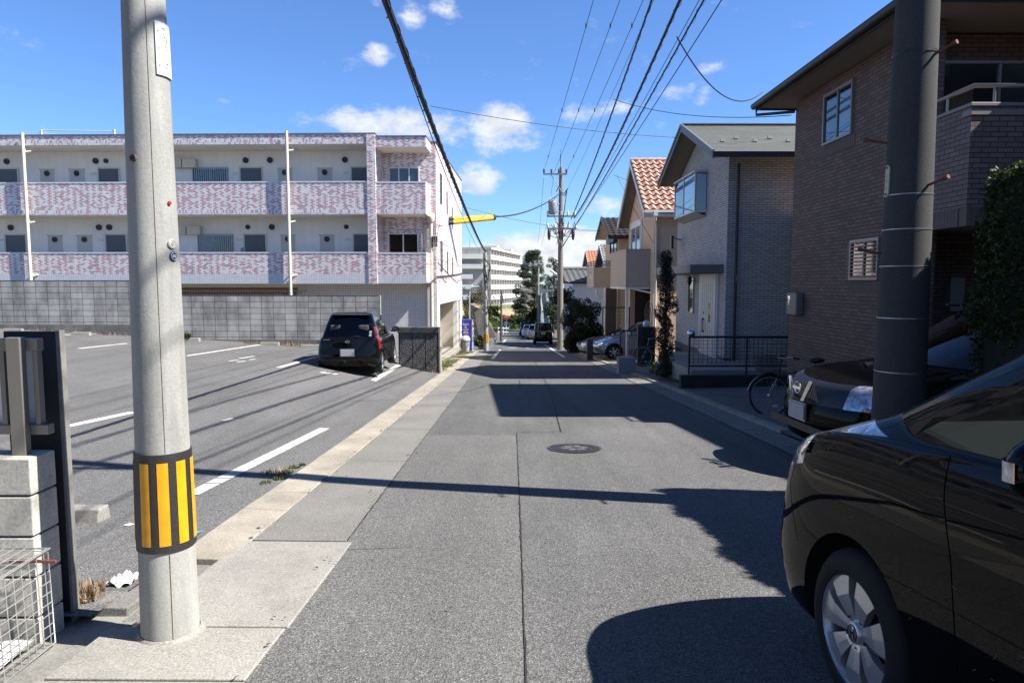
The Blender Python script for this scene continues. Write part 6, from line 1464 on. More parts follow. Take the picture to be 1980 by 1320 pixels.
back_house('added_street_house', 'second unseen dark walled house added farther up the street for dark reflections', -14, -5.5, -27, -14, 0, 6.2, MATS['wall_dark_brown'], TD)
back_house('added_street_house', 'unseen house added to close the street behind the camera for reflections', -4, 12, -44, -34, 1, 8.5, M('wall_slate', (.10, .10, .105), .8, var=.1), TD)
# ================================================================== POLES, WIRES, STREET FURNITURE
def right_pole():
    B = Vector((3.205, 5.60, zr(5.60))); H = 12.2; r = lambda z: .206-z/80.
    t = thing('utility_pole', 'dark concrete utility pole with step bolts beside the black cars', 'utility pole', B)
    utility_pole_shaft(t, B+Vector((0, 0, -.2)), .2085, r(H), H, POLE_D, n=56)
    P = lambda z, az, dr=0: Vector((B.x+math.sin(az)*(r(z)+dr), B.y-math.cos(az)*(r(z)+dr), B.z+z)); A0 = math.atan2(-B.x, B.y)
    def h(py): rr = ray(1745, py); k = math.hypot(B.x, B.y)-.19; return CAMZ+rr.z/math.hypot(rr.x, rr.y)*k-B.z
    st = M('strap_steel', (.42, .42, .43), .4, metal=.8, var=.2)
    for py, w in ((98, .010), (374, .004), (442, .004), (514, .004), (616, .004), (722, .004)):
        z = h(py); m = MB(); m.grid([[P(zz, a, .004) for a in np.linspace(0, 6.2832, 57)] for zz in (z-w, z+w)]); m.build('strap', BLACK if py == 98 else st, t)
    for py, az in ((108, .95), (268, -1.5), (360, .85), (490, -1.4)):
        z = h(py); p = P(z, A0+az, -.02); n = Vector((math.sin(A0+az), -math.cos(A0+az), .25)); m = MB(); m.tube([p, p+n*.10, p+n*.16], .011, 8); m.tube([p+n*.155, p+n*.19], .018, 8); m.build('step_bolt', RUST, t)
    z0, z1 = h(377), h(314); a0 = A0-1.02; tagm = M('tag_cream', (.52, .52, .36), .5, var=.06); w = .19; n = 10; m = MB(); pts = []
    hw = w*r(2)*1.0
    for k in range(n+1): a = math.pi*k/n; pts.append((math.cos(a)*w*.75, z1-.035+math.sin(a)*.035))
    for k in range(n+1): a = math.pi+math.pi*k/n; pts.append((math.cos(a)*w*.75, z0+.035+math.sin(a)*.035))
    m.add([P(z, a0+a, .012) for a, z in pts], [tuple(range(len(pts)))[::-1]]); L = len(pts); m.add([P(z, a0+a, d) for d in (.0, .012) for a, z in pts], [(k, (k+1) % L, L+(k+1) % L, L+k) for k in range(L)]); tg = m.build('number_tag', tagm, t)
    pn = P((z0+z1)/2, a0, .013); nn = Vector((math.sin(a0), -math.cos(a0), 0)); u = Vector((math.cos(a0), math.sin(a0), 0))
    for i, ch in enumerate('1721'): link('number', text_mesh(ch, .035, frame_m(P(z1-.085-.048*i, a0, .0135), u, (0, 0, 1), nn), .0006), M('tag_ink', (.03, .04, .03), .6, var=0), tg)
    for z in (z0+.022, z1-.022): m = MB(); m.tube([P(z, a0, .011), P(z, a0, .016)], .009, 8); m.build('rivet', RUST, tg)
    # arms above the frame, which carry the wires and cast the shadows on the car park
    arm = M('arm_steel', (.30, .29, .27), .5, metal=.6, var=.15)
    for z, x0, x1 in ((11.3, -.9, .9), (8.9, -.8, .8), (8.1, -.7, .7)):
        m = MB(); m.box(B.x+x0, B.x+x1, B.y-.20, B.y-.12, B.z+z, B.z+z+.08)
        m.build('crossarm', arm, t)
        for x in (x0+.08, (x0+x1)/2+.3, x1-.08): m = MB(); m.lathe([(.02, 0), (.05, .04), (.03, .09), (.05, .12), (.02, .18)], (B.x+x, B.y-.16, B.z+z+.08), 10); m.build('insulator', WHITE_T, t)
    m = MB(); m.lathe([(.24, 0), (.26, .05), (.26, .75), (.20, .85)], (B.x-.55, B.y+.15, B.z+9.5), 20); m.build('transformer', M('transformer_grey', (.24, .25, .26), .5, var=.1), t)
right_pole()
MP = Vector((3.17, 43.0, zr(43))); MPT = W(1082, 312, 43).z
def main_pole():
    t = thing('utility_pole', 'tall brown utility pole with crossarms and a transformer down the street', 'utility pole', MP); pm = concrete('pole_brown', (.26, .225, .19), .15, .15, 40, 1.2, streak=.15)
    H = MPT-MP.z-.4; utility_pole_shaft(t, MP, .205, .12, H, pm, n=20)
    arm = MATS['arm_steel']; zt = MP.z+H; m = MB(); m.tube([(MP.x, MP.y, zt-.1), (MP.x-.02, MP.y, zt+.75)], .05, 8); m.tube([(MP.x-.02, MP.y, zt+.7), (MP.x-.02, MP.y, zt+1.1)], .03, 6); m.build('top_spike', STEEL, t)
    def at(px, py): return W(px, py, 43)
    for (xa, xb, py) in ((1050, 1096, 338), (1057, 1112, 419), (1057, 1114, 443)):
        a = at(xa, py); b = at(xb, py); m = MB(); m.box(a.x, b.x, 42.72, 42.80, a.z-.04, a.z+.05); m.build('crossarm', arm, t)
        mid = (a.x+b.x)/2; m = MB(); m.tube([(MP.x+(.9 if a.x+.5 > MP.x else -.9)*.0, 42.78, a.z-1.0), (a.x+.45, 42.78, a.z)], .022, 5); m.build('brace', arm, t)
        for px in np.linspace(xa+1.5, xb-1.5, 4 if py < 400 else 5):
            q = at(px, py); m = MB(); m.lathe([(.03, 0), (.075, .06), (.05, .12), (.075, .18), (.03, .28)], (q.x, 42.76, q.z+.05), 8); m.build('insulator', M('insulator_brown', (.10, .07, .06), .3, var=.1) if py < 400 else WHITE_T, t)
    for px, py in ((1061, 452), (1107, 452)):
        q = at(px, py); m = MB(); m.lathe([(.05, .25), (.10, .15), (.10, -.15), (.06, -.4)], (q.x, 42.6, q.z), 8); m.build('cutout_switch', CABLE, t)
    q = at(1068, 402); m = MB(); m.lathe([(.19, -.42), (.24, -.36), (.27, .3), (.25, .36), (.1, .42)], (q.x, 42.8, q.z), 18); tr = m.build('transformer', M('transformer_body', (.28, .29, .30), .5, var=.1), t)
    m = MB()
    for z in (-.25, .22): m.tube([(q.x+.2, 42.8, q.z+z), (MP.x, 43, q.z+z)], .04, 6)
    m.build('transformer_bracket', arm, t); m = MB()
    for dx in (-.18, .16): m.lathe([(.03, 0), (.05, .05), (.02, .3)], (q.x+dx, 42.7, q.z+.38), 8)
    m.build('bushing', WHITE_T, tr)
    rr_ = random.Random(9); m = MB()
    for k in range(22):                                  # loose service leads around the arms
        a = at(rr_.uniform(1058, 1112), rr_.uniform(425, 462)); b = at(rr_.uniform(1074, 1094), rr_.uniform(425, 480)); mid = (a+b)/2+Vector((0, -.15, -rr_.uniform(.05, .3))); m.tube([a, mid, b], .018, 5)
    for pts in (((1082, 372), (1090, 376), (1097, 366)), ((1083, 376), (1092, 380), (1096, 368), (1090, 410), (1086, 440)), ((1080, 362), (1075, 372))):
        m.tube([at(x, y)+Vector((0, -.3, 0)) for x, y in pts], .03, 5)
    m.build('jumper_lead', CABLE, t)
    m = MB(); a = W(1035, 545, 43); b = W(1083, 540, 43) if False else None
    a0 = at(1084, 535); m.tube([a0, at(1076, 532), at(1066, 525)], .03, 6); hd_ = m.build('lamp_arm', GUT_L, t)
    q0, q1 = at(1064, 522), at(1076, 531); m = MB(); m.tube([q0+Vector((0, -.1, 0)), q1+Vector((0, -.1, 0))], .07, 8); m.build('lamp_head', WHITE_T, t)
main_pole()
LPB = G(940, 678.5)
def left_pole():
    t = thing('utility_pole', 'slim concrete pole with orange and black band beside the vending machine', 'utility pole', LPB); zt = W(938, 488, LPB.y).z
    utility_pole_shaft(t, LPB, .15, .11, zt-LPB.z, POLE_C, lean=(-.05, 0), n=20)
    m = MB(); z0 = W(940, 662, LPB.y).z; z1 = W(940, 646, LPB.y).z; m.tube([(LPB.x, LPB.y, z0), (LPB.x, LPB.y, z1)], .156, 20); b = m.build('warning_band', M('band_orange', (.72, .36, .02), .5, var=.05), t)
    m = MB()
    for a in np.linspace(0, 6.283, 10): u = Vector((math.sin(a), -math.cos(a), 0)); s = Vector((u.y, -u.x, 0)); c = Vector((LPB.x, LPB.y, 0))+u*.158; m.quad(c-s*.018+Vector((0, 0, z0)), c+s*.018+Vector((0, 0, z0)), c+s*.018+Vector((0, 0, z1)), c-s*.018+Vector((0, 0, z1)))
    m.build('black_stripe', BLACK, b)
    rr_ = random.Random(12); m = MB()
    for k in range(9):
        z = zt-.2-rr_.uniform(0, 3.0); m.tube([(LPB.x-.1, LPB.y-.15, z), (LPB.x+rr_.uniform(-.4, .4), LPB.y-.35, z-rr_.uniform(.2, .8)), (LPB.x+.12, LPB.y-.12, z-rr_.uniform(.9, 1.6))], .025, 5)
    m.build('cable_loop', CABLE, t)
left_pole()
# ---- overhead cables, each on its own
def sag(a, b, s, n=28): return [a+(b-a)*t-Vector((0, 0, 4*s*t*(1-t))) for t in np.linspace(0, 1, n)]
NC = [0]
def cable(label, a, b, s, r, spiral=0, group='overhead lines along the street', beads=0, on=0):
    pts = sag(Vector(a), Vector(b), s, 40 if spiral else 28); m = MB(); m.tube(pts, r, 6)
    if on: m.tube(sag(Vector(b), Vector(b)+Vector((.4, -30, 1.9)), .4, 20), r, 6)     # next span, past the pole
    if beads:
        d = (pts[-1]-pts[-2]).normalized()
        for i in range(len(pts)-1):
            if i % beads == beads//2: q = pts[i]; m.tube([q+Vector((0, 0, .10)), q+Vector((0, 0, .02)), q-Vector((0, 0, .06))], [.012, .03, .02], 6)
    if spiral:
        sp = []; L = sum((pts[i+1]-pts[i]).length for i in range(len(pts)-1)); nn = int(L*14)
        for k in range(nn):
            u = k/nn*(len(pts)-1); i = int(u); p = pts[i]+(pts[i+1]-pts[i])*(u-i); an = 2*math.pi*k/9; sp.append(p+Vector((math.cos(an)*(r+.014), 0, math.sin(an)*(r+.014)-.006)))
        m.tube(sp, spiral, 4)
        m.tube([p+Vector((.012, 0, r*1.5+.006)) for p in pts], .011, 5)
    o = m.build('overhead_cable', CABLE); tag(o, label, 'cable', group); return o
def via(far, px_top, y_near, z_near):
    """near end at (y, z) chosen so that the wire leaves the top of the photo at px_top"""
    far = Vector(far); r = ray(px_top, 0)
    n = Vector((r.x, r.y, r.z)); o = Vector((0, 0, CAMZ))
    # plane through camera containing far point and the ray -> x at (y_near, z_near)
    pl = (far-o).cross(n); x = -(pl.y*y_near+pl.z*(z_near-CAMZ))/pl.x
    return Vector((x, y_near, z_near))
fp = lambda px, py: W(px, py, 42.75)
NY = 5.6
WIRES = [('thin wire ending at the left tip of the top crossarm', (1051, 333), 1143, 10.9, .010, 6, .25), ('thin wire ending beside the tip of the pole', (1072, 333), 1193, 10.9, .010, 6, .25), ('thin wire ending at the right tip of the top crossarm', (1095, 333), 1237, 10.9, .010, 6, .25), ('faint wire passing just right of the top crossarm', (1098, 366), 1257, 10.0, .007, 0, .25)]
for nm, f, pt, zn, r, bd, sg in WIRES: a = fp(*f); cable(nm+' of the brown pole', a, via(a, pt, NY, zn), sg, r, beads=bd, on=1)
a = fp(1104, 424); cable('twisted black cable left of the thickest bundle over the right lane', a, via(a, 1252, NY, 8.4), .35, .022, .005, on=1)
a = fp(1110, 422); cable('thickest black cable bundle over the right lane', a, via(a, 1298, NY, 7.9), .55, .030, .006, on=1)
a = fp(1086, 478); cable('black cable sagging lowest to the brown pole over the right lane', a, via(a, 1352, NY, 7.0), .25, .016, .004, on=1)
a = fp(1088, 468); cable('single wire farthest right over the houses', a, via(a, 1387, NY, 7.2), .2, .010, on=1)
a = fp(1094, 455); cable('faint single wire beside the sagging cable over the right lane', a, via(a, 1345, NY, 7.3), .2, .007)
# thick spiral cable on the left
a = W(938, 486, LPB.y); q = W(755, 0, 7.5); cable('thick spiral wrapped cable crossing from the top to the slim pole', a, q+(q-a)*.18, .32, .033, .006, 'cables over the car park side')
a = W(939, 492, LPB.y); cable('thin wire running below the thick spiral cable', a, q+(q-a)*.18+Vector((.12, 0, -.15)), .75, .007, 0, 'cables over the car park side')
# wires across the street
sp_ = W(832, 205, 19); cable('thin wire crossing the street to the grey house gable', sp_, W(1306, 266, 22.6), .12, .009, 0, 'thin wires across the street')
cable('service wire from the street cables to the brown house wall', W(1186, 192, 24), W(1530, 223, 16.05), .25, .009, 0, 'thin wires across the street')
cable('short drooping service cable to the eave of the brown house', W(1309, 72, 12), W(1475, 178, 16.4), .55, .012, 0, 'thin wires across the street')
cable('wire from the building corner towards the right houses', W(903, 402, 35), W(1160, 446, 39), .2, .010, 0, 'thin wires across the street')
cable('lower wire from the brown pole to the yellow house', fp(1100, 442), W(1152, 447, 37), .05, .010, 0, 'thin wires across the street')
cable('wire from the street cables to the wall of the orange roof house', W(1193, 340, 30), Vector((6.15, 28.2, 2.7)), .1, .010, 0, 'thin wires across the street')
cable('wire from the street cables to the gable of the orange roof house', W(1187, 339, 30), W(1300, 362, 24.4), .1, .008, 0, 'thin wires across the street')
cable('black cable sagging along the side wall of the pink building', W(847, 508, 28.9), W(940, 585, LPB.y), .25, .02, 0, 'thin wires across the street')
cable('lower cable sagging along the side wall of the pink building', W(851, 533, 29), W(938, 600, LPB.y), .3, .015, 0, 'thin wires across the street')
cable('thin wire from the brown pole away down the street, upper', fp(1051, 345), W(1040, 470, 95), .6, .012, 0, 'thin wires down the street')
cable('thin wire from the brown pole away down the street, lower', fp(1070, 345), W(1046, 478, 95), .6, .012, 0, 'thin wires down the street')
# yellow guards on the service cable
YG = 36.0
ga, gb = W(866, 424, 33), W(956, 419, YG); gc, gd = W(866, 431, 32.9), W(956, 421.5, YG-.05)
def guard(label, a, b, r):
    d = (b-a).normalized(); t = thing('cable_guard', label, 'cable guard', a, 0, 'yellow guards on the service cable'); MB().tube([a+d*.3, b-d*.18], r, 14).build('tube', YELLOW, t)
    MB().tube([a, a+d*.31], r*1.08, 14).build('end_cap', CABLE, t); MB().tube([b-d*.19, b], r*1.08, 14).build('end_cap', CABLE, t)
guard('upper yellow tube sleeving the cable near the pink building', ga, gb, .105); guard('lower yellow tube sleeving the cable near the pink building', gc, gd, .105)
cable('black service cable from the yellow tubes to the brown pole', gb, W(1083, 374, 42.8), .35, .035, 0, 'service cables to the pink building'); cable('short lead from the pink building to the upper yellow tube', ga, W(850, 436, 29.4), .1, .012, 0, 'service cables to the pink building'); cable('short lead from the pink building to the lower yellow tube', gc, W(848, 441, 29.3), .1, .012, 0, 'service cables to the pink building')
# ---- vending machine and bin
def vending():
    x0, x1 = W(891, 650, 39).x, W(912.5, 650, 39).x; zb = -2.33; y0 = 38.75; y1 = 39.5; h = 1.83
    t = thing('vending_machine', 'blue drinks vending machine at the corner of the pink building', 'vending machine', ((x0+x1)/2, 39.1, zb)); bl = M('vending_blue', (.035, .045, .30), .4, var=.06); bw = M('vending_pale', (.50, .52, .72), .4, var=.5, vs=4.5)
    boxp(t, 'cabinet', bl, x0, x1, y0, y1, zb+.06, zb+h, .015); boxp(t, 'display_panel', bw, x1+.001, x1+.05, y0+.03, y1-.03, zb+.12, zb+h-.05, .006); boxp(t, 'foot', CONC_L, x0-.02, x1+.1, y0-.05, y1+.05, zb-.2, zb+.058)
    ink = M('white_print', (.75, .76, .80), .5, var=0); fr = lambda x, z: frame_m(Vector((x, y0-.003, z)), Vector((1, 0, 0)), Vector((0, 0, 1)), Vector((0, -1, 0))); cx = (x0+x1)/2-.02
    link('lettering', text_mesh('Asahi', .17, fr(cx, zb+1.56), .001), ink, t); link('lettering', text_mesh('CALPIS', .115, fr(cx, zb+1.26), .001), ink, t)
    m = MB(); m.quad(*[(cx+a, y0-.003, zb+1.40+b) for a, b in ((-.07, 0), (0, -.055), (.07, 0), (0, .055))]); m.build('emblem', ink, t)
    m = MB(); m.quad(*[(cx+a, y0-.003, zb+1.10+b) for a, b in ((-.12, -.07), (.14, -.07), (.14, .07), (-.12, .07))]); l = m.build('notice', M('notice_pink', (.62, .42, .38), .6, var=.1), t)
    m = MB()
    for k in range(4): m.quad(*[(cx-.08+k*.05+a, y0-.0045, zb+1.10+b) for a, b in ((-.015, -.035), (.015, -.035), (.015, .035), (-.015, .035))])
    m.build('notice_print', M('notice_red', (.45, .12, .10), .6, var=.1), l)
    m = MB(); rr_ = random.Random(8)
    for z in (1.45, 1.2, .95):
        for k in range(6): y = y0+.1+k*.1; m.tube([(x1+.06, y, zb+z), (x1+.06, y, zb+z+.14)], .025, 8)
    m.build('sample_can', M('sample_can', (.55, .40, .42), .35, var=.6, vs=9), t)
    b = thing('waste_bin', 'grey domed waste bin standing in front of the blue vending machine', 'waste bin', (x0+.2, 38.4, zb)); gm = M('bin_grey', (.42, .45, .52), .5, var=.06); bx = W(900, 660, 38.4).x; zz = zb-.02
    MB().lathe([(.19, 0), (.20, .02), (.25, .62), (.255, .64)], (bx, 38.4, zz), 20).build('body', gm, b); MB().lathe([(.265, .64), (.27, .70), (.265, .72)], (bx, 38.4, zz), 20).build('rim', M('bin_band', (.16, .17, .20), .5, var=.05), b); MB().lathe([(.27, .72), (.255, .82), (.19, .93), (.08, .98), (.001, .985)], (bx, 38.4, zz), 20).build('lid', M('bin_pale', (.60, .61, .64), .5, var=.05), b)
vending()
# ---- street lamp post, concrete ramp, scooter, railings, signs
def lamp_post():
    Y = 50; a = W(908, 640, Y); t = thing('street_lamp', 'slender pale green street lamp post behind the vending machine', 'street lamp', (a.x, Y, zr(Y))); zt = W(908, 558, Y).z; gm = M('lamp_green', (.50, .62, .55), .5, var=.05)
    MB().tube([(a.x, Y, zr(Y)), (a.x, Y, zt-.3), (a.x+.1, Y, zt), (a.x+.4, Y, zt+.12)], .05, 8).build('post', gm, t); MB().tube([(a.x+.25, Y, zt+.08), (a.x+.7, Y, zt+.14)], .08, 8).build('lamp_head', M('lamp_grey_green', (.40, .46, .44), .5, var=.05), t)
lamp_post()
def ramp():
    Y = 52.5; pts = [(913, 590), (925, 588), (932, 600), (962, 652), (926, 654)]; P = [W(x, y, Y) for x, y in pts]; m = MB(); m.prism(P, (-.5, 3.0, 0)); o = m.build('retaining_wall', concrete('ramp_concrete', (.30, .27, .235), .25, .3, 20, 1.2, streak=.3), None, bev=.03, fix=True); tag(o, 'steep sloping concrete side wall among shrubs behind the slim pole', 'retaining wall')
    r = MB(); r.ball(W(921, 594, 52.6), .26, 9, 6, (1.15, .8, .8)); gg = random.Random(4); r.v = [(x+gg.uniform(-.04, .04), y+gg.uniform(-.04, .04), z+gg.uniform(-.04, .04)) for x, y, z in r.v]; rk = r.build('boulder', concrete('stone_tan', (.55, .38, .24), .2, .2, 10, 2)); tag(rk, 'tan stone on top of the sloping concrete wall', 'stone')
ramp()
def scooter():
    p = G(957, 662); t = thing('scooter', 'dark red scooter parked beyond the slim pole', 'scooter', p); x, y, z = p.x, p.y, p.z
    for dy in (-.0, 1.1): MB().tube([(x+.20*0, y+dy+.22*math.cos(a), z+.22+.22*math.sin(a)) for a in np.linspace(0, 6.283, 18, endpoint=False)], .05, 6, closed=True).build('wheel', RUBBER, t)
    m = MB(); m.ball((x, y+.15, z+.62), .34, 12, 8, (.62, 1.4, .75)); m.ob((x, y+.55, z+.25), (1, 0, 0), (0, -1, 0), -.16, .16, 0, .12, -.4, .4); m.tube([(x, y+1.1, z+.3), (x, y+.95, z+1.0)], .09, 8); m.build('body', M('scooter_red', (.16, .015, .03), .25, var=.1, coat=1), t)
    MB().ball((x, y+.2, z+.83), .22, 10, 6, (.7, 1.6, .35)).build('seat', BLACK, t); MB().box(x-.08, x+.08, y-.36, y-.28, z+.5, z+.62).build('tail_lamp', RED_L, t); MB().box(x-.09, x+.09, y-.30, y-.28, z+.3, z+.44).build('number_plate', WHITE_T, t); MB().tube([(x-.32, y+.95, z+1.0), (x+.32, y+.95, z+1.0)], .025, 6).build('handlebar', BLACK, t)
scooter()
def dark_pole(px, Y, ytop, r, label, mat=None):
    a = W(px, 640, Y); zt = W(px, ytop, Y).z; t = thing('utility_pole', label, 'utility pole', (a.x, Y, zr(Y))); MB().tube([(a.x, Y, zr(Y)), (a.x+.03, Y, zt)], [r, r*.75], 10).build('shaft', mat or M('pole_dark_wood', (.085, .08, .075), .8, var=.2), t); m = MB(); m.box(a.x-.10, a.x+.18, Y-.15, Y-.08, zt-1.0, zt-.4); m.build('junction_box', M('junction_grey', (.16, .16, .16), .6, var=.1), t)
dark_pole(969, 62, 562, .11, 'thin dark pole between the scooter and the red road sign')
dark_pole(1040.5, 95, 503, .15, 'grey pole standing before the pine tree', POLE_C); dark_pole(1039, 92, 580, .12, 'short dark pole under the pine tree')
def signs():
    Y = 97; a = W(979, 630, Y); zb = zr(Y); t = thing('road_sign', 'red stop sign above a blue sign on a white post', 'road sign', (a.x, Y, zb)); zt = W(979, 592, Y).z; MB().tube([(a.x, Y, zb), (a.x, Y, zt)], .045, 6).build('post', WHITE_T, t)
    c = W(979, 614, Y); s = .50; m = MB(); m.prism([(c.x-s, Y-.08, c.z+.28), (c.x, Y-.08, c.z-.55), (c.x+s, Y-.08, c.z+.28)], (0, .02, 0)); sn = m.build('stop_plate', M('sign_red', (.55, .03, .03), .5, var=.03), t, fix=True)
    link('lettering', text_mesh('止まれ', .22, frame_m(Vector((c.x, Y-.083, c.z+.09)), (1, 0, 0), (0, 0, 1), (0, -1, 0)), .001), WHITE_T, sn)
    c = W(978, 625, Y); m = MB(); m.tube([(c.x, Y-.1, c.z), (c.x, Y-.08, c.z)], .30, 16); m.build('blue_plate', M('sign_blue', (.06, .20, .50), .5, var=.05), t)
    r = thing('guard_rail', 'white guard rail at the end of the street', 'guard rail', (W(964, 640, 92).x, 92, zr(92))); wm = WHITE_T
    for py in (634, 641): p, q = W(963, py, 90), W(984, py+1, 98); MB().tube([p, q], .05, 6).build('rail', wm, r)
    for px, Y in ((963, 90), (973, 94), (984, 98)): p = W(px, 633, Y); MB().tube([(p.x, Y, zr(Y)), (p.x, Y, p.z+.1)], .05, 6).build('post', wm, r)
    c = W(1043, 600, 90); bn = MB(); bn.box(c.x-.15, c.x+.15, 90, 90.04, c.z-.75, c.z+.75); b = bn.build('banner', M('banner_red', (.45, .03, .05), .7, var=.1)); tag(b, 'narrow red banner beside the dark pole under the pine tree', 'banner')
    p = MB(); p.tube([(c.x-.16, 90.02, zr(90)), (c.x-.16, 90.02, c.z+.85)], .02, 6); p.build('banner_pole', STEEL, b)
signs()
# ---- right side small things
g = G(1213, 723); cb = MB().box(g.x-.27, g.x+.27, g.y+.02, g.y+.50, g.z-.1, g.z+.52).build('stone_block', concrete('block_grey', (.30, .30, .30), .2, .2, 40, 2), None, bev=.015); tag(cb, 'square grey concrete block at the kerb in front of the thin tree', 'concrete block')
def gatepost(px, py0, py1, Y, w, label, mat):
    a = W(px, py1, Y); b = W(px, py0, Y); o = MB().box(a.x-w/2, a.x+w/2, Y, Y+w, min(a.z, rz_(a.x, Y))-.1, b.z).build('gate_post', mat, None, bev=.01); return tag(o, label, 'gate post')
DKP = M('post_dark', (.03, .03, .032), .5, var=.1)
gatepost(1141, 656, 692, 30.2, .26, 'short dark square gate post in front of the silver blue car', DKP)
gatepost(1237, 632, 706, 25.0, .18, 'slim black gate post left of the globe lamp', DKP)
def globe():
    Y = 25.4; a = W(1252, 640, Y); t = thing('lamp_pillar', 'dark gate pillar topped by a pale round lamp', 'lamp', (a.x, Y, -1.6)); z1 = W(1252, 632, Y).z; boxp(t, 'pillar', M('pillar_blue_black', (.02, .022, .03), .5, var=.1), a.x-.30, a.x+.30, Y, Y+.3, -1.7, z1); MB().lathe([(.10, 0), (.13, .06), (.13, .16), (.08, .22), (.001, .24)], (a.x-.02, Y+.12, z1), 16).build('globe', M('lamp_globe', (.62, .63, .66), .2, var=.04, coat=1), t)
globe()
def gate_rail():
    t = thing('garden_gate', 'low black gate rail across the drive in front of the silver blue car', 'gate', (4.2, 26, -1.6)); fm = MATS['fence_black']; Y = 26.2; a = W(1200, 640, Y); b = W(1240, 640, Y); z1 = W(1200, 639, Y).z; z0 = z1-1.05
    m = MB(); m.tube([(a.x, Y, z1), (b.x, Y, z1)], .03, 6); m.tube([(a.x, Y, z0), (b.x, Y, z0)], .025, 6); m.tube([(a.x, Y, z1), (a.x, Y, z0-.2)], .03, 6); m.tube([(b.x, Y, z1), (b.x, Y, z0-.2)], .03, 6); m.build('frame', fm, t)
    m = MB()
    for k in range(1, 9): x = a.x+(b.x-a.x)*k/9; m.tube([(x, Y, z0), (x, Y, z1)], .012, 5)
    m.build('bars', fm, t)
    t2 = thing('arched_gate', 'tall black wrought iron gate with pointed arch by the orange roof house', 'gate', (5.2, 27.7, -1.6)); Y = 27.75; x0 = W(1247, 600, Y).x; x1 = W(1263, 600, Y).x; zt = W(1255, 583, Y).z; zb = -1.7; xm = (x0+x1)/2
    m = MB()
    for i, s in enumerate(np.linspace(0, 1, 7)): x = x0+(x1-x0)*s; m.tube([(x, Y, zb), (x, Y, zt-.5*abs(s-.5)*2-.05)], .012, 5)
    m.tube([(xm+(x1-xm)*math.cos(a), Y, zt-.55+.55*math.sin(a)) for a in np.linspace(0, math.pi, 16)], .016, 6); m.tube([(x0, Y, zt-.9), (x1, Y, zt-.9)], .014, 5); m.build('ironwork', fm, t2)
gate_rail()
mesh_fence('mesh_fence', 'dark mesh fence between the round bush and the yellow house', (4.6, 33.9, 0), (5.9, 33.9, 0), -1.2, .35, False, .14)
